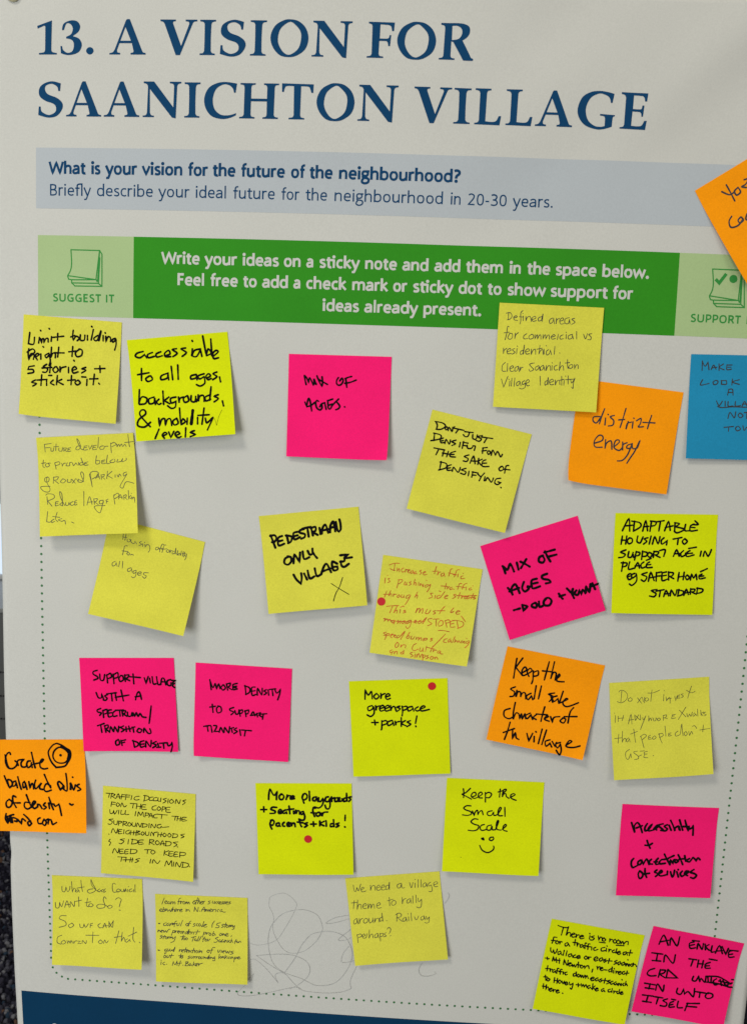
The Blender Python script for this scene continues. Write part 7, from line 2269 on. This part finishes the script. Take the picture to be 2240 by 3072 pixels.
PENCIL = ['194.13,733.41 203.44,735.44 217.57,729.95 225.96,716.57 230.68,706.87 233.58,699.35 233.88,696.01 229.14,690.37 222.38,687.52 213.03,691.06 211.5,694.88 211.58,700.19 214.74,706.63 215.44,711.94 214.68,718.7 217.54,727.93 224.49,738.27 232.56,740.68 242.34,737 250.75,728.3 254.83,719.95 255.31,714.55 251.42,705.47 242.78,701.39 234.24,701.57 223.3,705.38 216.07,713.23 212.49,720.2 211.17,731.09 212.83,743.19 216.68,752.47 224.85,758.74 239.19,763.19 251.7,768.49 266.47,765.36 276.01,753.72 280.3,741.17 279.68,733.09 273.86,722.7 262.75,718.74 253,720.07 245.72,723.26 238.57,733.2 234.46,743 229.67,751.53 224.85,759.01', '194.31,751.39 199.87,748.51 209.28,755.76 220.04,768.74! 217.46,762.72 219.28,759.83 224.86,759.42 230.55,765.2 237.91,773.22', '201.69,744.96! 212.96,752.75 224.86,759.42', '201.44,744.98 217.77,742.56 230.12,742.22 241.3,745.92 246.15,753.08 244.11,761.46 236.83,768.88 230.07,773.25', '194.47,769.01 199.64,761.3! 197.58,767.66 192.02,773.63! 186.43,780.32 188.33,782.96 198.36,782.18 214.56,777.46 230.06,772.42 236.88,771.64 241.91,774.32 258.06,774.94 271.64,773.28 280.54,769.2! 279.7,761.69 284.45,748.37', '276.93,703.12 264.86,706.57 258.29,711.68 266.19,710.48 277.03,706.44', '278.3,715.96 270.22,723.61 269.08,726.38 275.16,725.3 278.76,723.04', '277.76,730.51 273.08,737.59 271.82,745.15 275.77,745.56 281.84,743.51', '338.02,741.44 335.25,747.73 337.32,753.04 343.45,753.33 349.44,750.9! 347.89,748.96', '355.59,678.48 356.71,681.68 353.65,687.77']
WARP = ([-0.0012, -0.0528, -0.3924, 0.0551, -0.0070, -0.0537, -1.4194, -13.1896, 1.2981, -1.2145, 0.0214, -0.4001, -13.4693, 1.3517, -0.4194], [-0.0042, -0.0937, -2.1036, -13.1117, 1.2741, -0.0570, -0.8253, -0.0349, -0.3817, -0.7245, -13.4146, 1.3416, 0.0042, -0.4106, 0.0088])

# ---------------------------------------------------------------- the poster
poster = thing('poster', 'large white printed poster headed "13. A VISION FOR SAANICHTON VILLAGE", covered with sticky notes', 'poster', w3(300, 914))
def on_paper(x, y, h=0.0):
    X, Y = warp(x, y); return w3(X, Y, billow(X, Y) - h)
def sheet(name, x0, y0, x1, y1, h, material, step=4.0, border=None, thick=0.0):
    nx = max(1, int((x1 - x0) / step)); ny = max(1, int((y1 - y0) / step)); v = []; f = []
    for j in range(ny + 1):
        for i in range(nx + 1):
            x = x0 + (x1 - x0) * i / nx; y = y0 + (y1 - y0) * j / ny
            if border: x, y = border(x, y, i == 0, i == nx)
            v.append(on_paper(x, y, h))
    for j in range(ny):
        for i in range(nx):
            a = j * (nx + 1) + i; f.append((a, a + nx + 1, a + nx + 2, a + 1))
    if thick:
        k = len(v); v += [p + Vector((0, thick / 1000.0, 0)) for p in v]
        f += [tuple(q + k for q in t[::-1]) for t in f]
        ring = [i for i in range(nx + 1)] + [j * (nx + 1) + nx for j in range(1, ny + 1)] + [ny * (nx + 1) + i for i in range(nx - 1, -1, -1)] + [j * (nx + 1) for j in range(ny - 1, 0, -1)]
        for a, b in zip(ring, ring[1:] + ring[:1]): f.append((a, b, b + k, a + k))
    o = mesh_obj(name, v, f, material, poster, smooth=True)
    for q in range(2 * nx * ny, len(o.data.polygons)): o.data.polygons[q].use_smooth = False
    return o
def ragged(x, y, l, r):
    if l:
        x += 0.25 * math.sin(y / 31.0) + 0.9 * math.exp(-((y - 668) / 7.0) ** 2) + 0.4 * math.exp(-((y - 640) / 30.0) ** 2)
    return x, y
sheet('paper', -4, -3, 604.5, 911, 0.0, M['paper'], 4.0, ragged, 0.25)
sheet('question_panel', 26.7, 112.2, 573.3, 156.0, 0.08, M['pale_blue'])
sheet('suggest_panel', 28, 175.4, 101, 234.6, 0.08, M['pale_green'])
sheet('instruction_band', 101, 175.4, 499.4, 234.7, 0.09, M['green'])
sheet('support_panel', 499.4, 175.4, 572.5, 234.6, 0.08, M['pale_green'])
sheet('footer_band', 1.1, 794.2, 599, 905, 0.08, M['navy_band'])

# headline: each printed letter an outline filled flat
def fill(ink, outlines, place, h):
    polys = [smooth(parse(s), True, 6) for s in outlines]
    vs = [[Vector((p[0], p[1], 0)) for p in pl] for pl in polys]
    tris = tessellate_polygon(vs); flat = [p for pl in vs for p in pl]
    bm = bmesh.new(); bv = [bm.verts.new(p) for p in flat]
    for t in tris:
        try: bm.faces.new([bv[i] for i in t])
        except ValueError: pass
    for c in range(-20, 260, 30):                      # small facets, so that the print follows the waves of the paper
        for nrm in ((1, 0, 0), (0, 1, 0)):
            bmesh.ops.bisect_plane(bm, geom=bm.verts[:] + bm.edges[:] + bm.faces[:], plane_co=(c, c, 0), plane_no=nrm)
    bmesh.ops.recalc_face_normals(bm, faces=bm.faces); bm.verts.index_update(); b = len(ink.v)
    for p in bm.verts: ink.v.append(place(p.co.x, p.co.y, h))
    for t in bm.faces: ink.f.append([b + q.index for q in t.verts])
    bm.free()
for k, (g, line, x0, x1) in enumerate(TITLE):
    xs = [p[0] for s in SERIF[g] for p in parse(s)]; gw = max(xs)
    sx = (x1 - x0) / gw
    base = TITLE_BASE[line]
    ink = Ink(on_paper)
    fill(ink, SERIF[g], lambda px, py, h: on_paper(x0 + px * sx, base - py * CAP / 219.0, h), 0.16)
    ink.build('headline_letter' if g != '.' else 'headline_full_stop', M['navy'], poster)
# body text
for tag, kind, base, h, words in PRINT:
    ink = Ink(lambda x, y, hh: on_paper(x, y, 0.14 + hh))
    pen = {'bold': 0.295, 'reg': 0.175, 'semi': 0.215}[kind] * h
    for (t, x0, x1) in words:
        write(ink, t, x0, base, x1, base, h, SANS, pen, track=0.9 if kind == 'semi' else 0.0)
    ink.build({'navy': 'question_lettering', 'white': 'instruction_lettering', 'green': 'panel_caption'}[tag], M[{'navy': 'navy', 'white': 'paper', 'green': 'icon'}[tag]], poster)
for nm, strokes, extra in (('note_stack_icon', ICON_A, False), ('note_stack_icon', ICON_B, True)):
    ink = Ink(lambda x, y, hh: on_paper(x, y, 0.14 + hh))
    for s in strokes: ink.stroke(smooth(parse(s)), 0.85)
    if extra:
        ink.stroke(smooth(parse(CHECK)), 2.3, round_ends=False); ink.dot(CHECK_DOT[0], CHECK_DOT[1], 2.9, 24)
    ink.build(nm, M['icon'], poster)
# dotted frame
def dots():
    P = []; y = 241.3; sp = 6.262
    while y < 766.5: P.append((28.0, y)); y += sp
    P += [(29.2, 769.9), (32.3, 774.7), (36.9, 777.8)]
    x = 42.1
    while x < 560: P.append((x, 779.5)); x += sp - .03
    P += [(567.5, 776.6), (571.3, 771.4)]
    y = 475.61 - sp * 37
    while y < 768: P.append((572.5, y)); y += sp
    return P
dp = dots()
for k, (x, y) in enumerate(dp):
    ink = Ink(lambda a, b, hh: on_paper(a, b, 0.12)); ink.dot(x, y, 0.98, 12); ink.build('frame_dot', M['dot'], poster)
ink = Ink(lambda x, y, hh: on_paper(x, y, 0.14 + hh)); ink.dot(29.0, 826.0, 2.6, 24); ink.build('footer_bullet', M['paper'], poster)
rnd = random.Random(5)
for i, s in enumerate(PENCIL):
    ink = Ink(lambda x, y, hh: on_paper(x, y, 0.14 + i * 0.03 + hh))
    ink.stroke(dense(smooth(parse(s), n=6), 3), 0.36 if i < 4 else 0.3, rnd=rnd, var=0.2)
    ink.build('pencil_scribble', M['pencil'], poster)

# ---------------------------------------------------------------- sticky notes
def note_surface(q, base, lifts, curl):
    def place(sx, ty, h=0.0):
        s = sx / 76.0; t = ty / 76.0
        X = q[0][0] * (1 - s) * (1 - t) + q[1][0] * s * (1 - t) + q[2][0] * s * t + q[3][0] * (1 - s) * t
        Y = q[0][1] * (1 - s) * (1 - t) + q[1][1] * s * (1 - t) + q[2][1] * s * t + q[3][1] * (1 - s) * t
        L = lifts[0] * (1 - s) + lifts[1] * s; z = 0.0
        if t > 0.17:
            k = (t - 0.17) / 0.83; z = L * (0.55 * k + 0.45 * k * k * (1.5 - 0.5 * k))
            z += 0.35 * math.sin(s * 5.0 + q[0][0]) * k
        for c, cs in ((curl[0], s), (curl[1], 1 - s)):
            if c:
                d = max(0.0, 1 - (cs + (1 - t)) / 0.28); z += c * d * d * 2.2
                X += (1 if cs == s else -1) * c * d * d * 0.9; Y -= c * d * d * 0.9
        return w3(X, Y, billow(X, Y) - base - z - h)
    return place
COLOUR_GROUP = {'canary': 'canary yellow sticky notes on the poster', 'lime': 'lime sticky notes on the poster', 'pink': 'pink sticky notes on the poster',
                'orange': 'orange sticky notes on the poster', 'blue': 'blue sticky notes on the poster'}
NG = 18
for (label, colour, inkc, q, base, lifts, curl, pen, slant, asc, text) in NOTES:
    place = note_surface(q, base, lifts, curl); rnd = random.Random(label)
    root = thing('sticky_note', label, 'sticky note', place(38, 0), COLOUR_GROUP[colour])
    v = []; f = []
    for side in (0, 1):
        for j in range(NG + 1):
            for i in range(NG + 1): v.append(place(76.0 * i / NG, 76.0 * j / NG, -0.12 * side))
    K = (NG + 1) ** 2
    for j in range(NG):
        for i in range(NG):
            a = j * (NG + 1) + i; f.append((a, a + NG + 1, a + NG + 2, a + 1)); f.append((K + a, K + a + 1, K + a + NG + 2, K + a + NG + 1))
    ring = list(range(NG + 1)) + [j * (NG + 1) + NG for j in range(1, NG + 1)] + [NG * (NG + 1) + i for i in range(NG - 1, -1, -1)] + [j * (NG + 1) for j in range(NG - 1, 0, -1)]
    for a, b in zip(ring, ring[1:] + ring[:1]): f.append((a, b, b + K, a + K))
    o = mesh_obj('note_paper', v, f, M[colour], root)
    ink = Ink(lambda x, y, hh: place(x, y, 0.05 + hh))
    for l in text.split('\n'):
        if l.startswith('~'):
            _, w, pts = l.split('~'); ink.stroke(dense(smooth(parse(pts)), 1.6), float(w) if w else pen, rnd=rnd, var=0.12)
        elif l:
            t, co, h = l.rsplit('|', 2); a = [float(k) for k in co.split(',')]
            write(ink, t, a[0], a[1], a[2], a[3], float(h), HAND, pen * 1.12, slant, asc, 1.15, rnd)
    ink.build('handwriting', M[inkc], root)
    if 'PEDESTRIAN' in label: ped = place

# red voting dots, each stuck on its note
def red_dot(note_key, x, y, label):
    for (lb, c, i_, q, base, lifts, curl, *_r) in NOTES:
        if note_key in lb: place = note_surface(q, base, lifts, curl)
    v = []; f = []; n = 28; r = 3.15
    for h in (0.12, 0.2): v += [place(x + r * math.cos(6.2832 * k / n), y + r * math.sin(6.2832 * k / n), h) for k in range(n)]
    v.append(place(x, y, 0.21)); 
    for k in range(n): f.append((n + k, n + (k + 1) % n, 2 * n)); f.append((k, (k + 1) % n, n + (k + 1) % n, n + k))
    o = mesh_obj('sticky_dot', v, f, M['red_dot']); o['label'] = label; o['category'] = 'sticky dot'; o['group'] = 'red sticky dots on the notes'
red_dot('red handwriting', 3.54, 35.88, 'red sticky dot on the left edge of the yellow note with red handwriting')
red_dot('More greenspace', 63.95, 5.93, 'red sticky dot in the top right corner of the lime More greenspace note')
red_dot('More playgrounds', 40.48, 46.31, 'red sticky dot below the writing on the lime More playgrounds note')
# push pin in the top corner of the sheet
pin = thing('push_pin', 'cream plastic push pin in the top left corner of the poster', 'push pin', on_paper(9, 2.5))
def lathe(name, prof, c, material, parent, n=24):
    v = []; f = []
    for (r, d) in prof:
        for k in range(n):
            a = 6.28319 * k / n; p = on_paper(c[0], c[1], 0); v.append(p + Vector((r * math.cos(a), -d, r * math.sin(a))) / 1000.0)
    for j in range(len(prof) - 1):
        for k in range(n): f.append((j * n + k, j * n + (k + 1) % n, (j + 1) * n + (k + 1) % n, (j + 1) * n + k))
    f.append(tuple(range((len(prof) - 1) * n, len(prof) * n)))
    return mesh_obj(name, v, f, material, parent, smooth=True)
lathe('pin_head', [(5.0, .3), (5.3, .8), (5.2, 1.5), (4.4, 2.3), (2.8, 2.9), (1.0, 3.1)], (9.0, 3.0), M['pin'], pin)
lathe('pin_needle', [(0.5, -4), (0.5, .9)], (9.0, 3.0), M['steel'], pin, 8)

# ---------------------------------------------------------------- what shows past the poster's left edge
def box(name, lo, hi, material, parent=None, bev=0.0):
    bm = bmesh.new(); bmesh.ops.create_cube(bm, size=1)
    for vv in bm.verts: vv.co = Vector([lo[a] + (vv.co[a] + .5) * (hi[a] - lo[a]) for a in range(3)])
    if bev: bmesh.ops.bevel(bm, geom=bm.edges[:], offset=bev, segments=2, affect='EDGES')
    me = bpy.data.meshes.new(name); bm.to_mesh(me); bm.free(); me.materials.append(material)
    o = bpy.data.objects.new(name, me); col.objects.link(o)
    if parent is not None: o.parent = parent; o.matrix_parent_inverse = Matrix.Translation(-parent.location)
    return o
YH = 1.492                                              # front face of the heater cabinet
m_heat = mat('grey_heater_enamel', (0.13, 0.13, 0.12), 0.5, 0.4, 0.05, 8)
m_top = mat('light_grey_heater_top', (0.30, 0.30, 0.28), 0.5, 0.4, 0.05, 8)
m_slot = mat('heater_slot_shadow', (0.01, 0.01, 0.012), 0.8, 0.1, 0.05, 8)
heater = thing('heater_cabinet', 'low grey heater cabinet with rows of dark slots, seen past the poster\'s left edge', 'heater', (-0.9, YH + .15, 0))
box('cabinet_body', (-2.6, YH, 0.02), (0.4, YH + .30, 0.470), m_heat, heater)
box('cabinet_top', (-2.62, YH - .004, 0.472), (0.42, YH + .32, 0.484), m_top, heater, 0.002)
for z in (0.312, 0.248, 0.186):
    v = []; f = []
    for k in range(150):
        x = -1.6 + k * 0.0085; b = len(v)
        v += [(x, YH - .0015, z), (x + .0055, YH - .0015, z), (x + .0055, YH - .0015, z + .004), (x, YH - .0015, z + .004)]; f.append((b, b + 1, b + 2, b + 3))
    mesh_obj('slot_row', v, f, m_slot, heater)
window = thing('window', 'bright daylit window pane behind the heater cabinet at the poster\'s left edge', 'window', (-0.9, YH + .36, 0.5))
mp = bpy.data.materials.new('daylit_glass'); mp.use_nodes = True
b = mp.node_tree.nodes['Principled BSDF']; b.inputs['Base Color'].default_value = (0.5, 0.55, 0.6, 1); b.inputs['Roughness'].default_value = 0.3
nzz = mp.node_tree.nodes.new('ShaderNodeTexNoise'); nzz.inputs['Scale'].default_value = 3
rpp = mp.node_tree.nodes.new('ShaderNodeValToRGB'); rpp.color_ramp.elements[0].color = (0.55, 0.70, 0.95, 1); rpp.color_ramp.elements[1].color = (0.75, 0.88, 1.0, 1)
mp.node_tree.links.new(nzz.outputs['Fac'], rpp.inputs['Fac']); mp.node_tree.links.new(rpp.outputs['Color'], b.inputs['Emission Color']); b.inputs['Emission Strength'].default_value = 0.75
m_wall = mat('pale_wall_paint', (0.55, 0.55, 0.53), 0.8, 0.2, 0.03, 5)
box('pane', (-2.2, YH + .335, 0.50), (0.0, YH + .340, 1.9), mp, window)
box('window_frame', (-2.26, YH + .325, 0.486), (0.06, YH + .345, 0.498), m_wall, window)
box('window_frame', (-2.26, YH + .325, 1.902), (0.06, YH + .345, 1.94), m_wall, window)
m_cur = mat('dark_purple_cloth', (0.022, 0.016, 0.055), 0.9, 0.1, 0.2, 30)
v = []; f = []
nx, ny = 60, 14
cx1 = -0.8615
for j in range(ny + 1):
    for i in range(nx + 1):
        s = i / nx; t = j / ny; z = 1.9 - t * (1.9 - 0.712)
        edge = cx1 - 0.0035 * min(1, (z - .712) / .12) - 0.10 * max(0, (z - 0.83)) - 0.012 * max(0, 1 - (z - .712) / .02) ** 2
        x = -2.0 + s * (edge + 2.0)
        v.append((x, YH + .30 + 0.012 * math.sin(s * 70), z))
for j in range(ny):
    for i in range(nx): a = j * (nx + 1) + i; f.append((a, a + 1, a + nx + 2, a + nx + 1))
k = len(v); v += [(p[0], p[1] + .003, p[2]) for p in v]; f += [tuple(q + k for q in t[::-1]) for t in f]
cur = mesh_obj('curtain', v, f, m_cur, None, True); cur['label'] = 'dark purple curtain hanging in front of the bright window at the left edge'; cur['category'] = 'curtain'
# carpet
m_floor = mat('dark_carpet_backing', (0.012, 0.011, 0.016), 0.95, 0.05, 0.3, 60)
fl = box('floor', (-3.0, -2.5, -0.05), (2.5, 2.2, 0.0), m_floor); fl['kind'] = 'structure'
bw = box('background_wall', (-3.0, YH + .36, 0.0), (2.5, YH + .45, 2.9), m_wall); bw['kind'] = 'structure'
mc = bpy.data.materials.new('speckled_carpet_yarn'); mc.use_nodes = True
nt = mc.node_tree; b = nt.nodes['Principled BSDF']; b.inputs['Roughness'].default_value = 0.95; b.inputs['Specular IOR Level'].default_value = 0.1
g = nt.nodes.new('ShaderNodeNewGeometry'); rp = nt.nodes.new('ShaderNodeValToRGB'); cr = rp.color_ramp
cr.interpolation = 'CONSTANT'
cols = [(0.0, (0.012, 0.011, 0.018)), (0.42, (0.035, 0.033, 0.045)), (0.66, (0.075, 0.072, 0.085)), (0.82, (0.15, 0.145, 0.15)), (0.93, (0.02, 0.035, 0.055)), (0.97, (0.10, 0.055, 0.035))]
cr.elements[0].color = (*cols[0][1], 1); cr.elements[1].position = cols[1][0]; cr.elements[1].color = (*cols[1][1], 1)
for p, c_ in cols[2:]: e = cr.elements.new(p); e.color = (*c_, 1)
nt.links.new(g.outputs['Random Per Island'], rp.inputs['Fac']); nt.links.new(rp.outputs['Color'], b.inputs['Base Color'])
rnd = random.Random(3); v = []; f = []
for k in range(26000):
    x = rnd.uniform(-1.15, -0.05); y = rnd.uniform(0.35, YH); r = rnd.uniform(.0030, .0052); hh = rnd.uniform(.004, .011)
    a0 = rnd.uniform(0, 6.28); tx = rnd.uniform(-.003, .003); ty = rnd.uniform(-.003, .003); bs = len(v)
    for q in range(5): a = a0 + q * 1.2566; v.append((x + r * math.cos(a), y + r * math.sin(a), 0.0005))
    for q in range(5): a = a0 + q * 1.2566; v.append((x + tx + r * .75 * math.cos(a), y + ty + r * .75 * math.sin(a), hh * .8))
    v.append((x + tx * 1.3, y + ty * 1.3, hh))
    for q in range(5):
        w_ = (q + 1) % 5; f.append((bs + q, bs + w_, bs + 5 + w_, bs + 5 + q)); f.append((bs + 5 + q, bs + 5 + w_, bs + 10))
cp = mesh_obj('carpet_pile', v, f, mc, None, True); cp['kind'] = 'stuff'
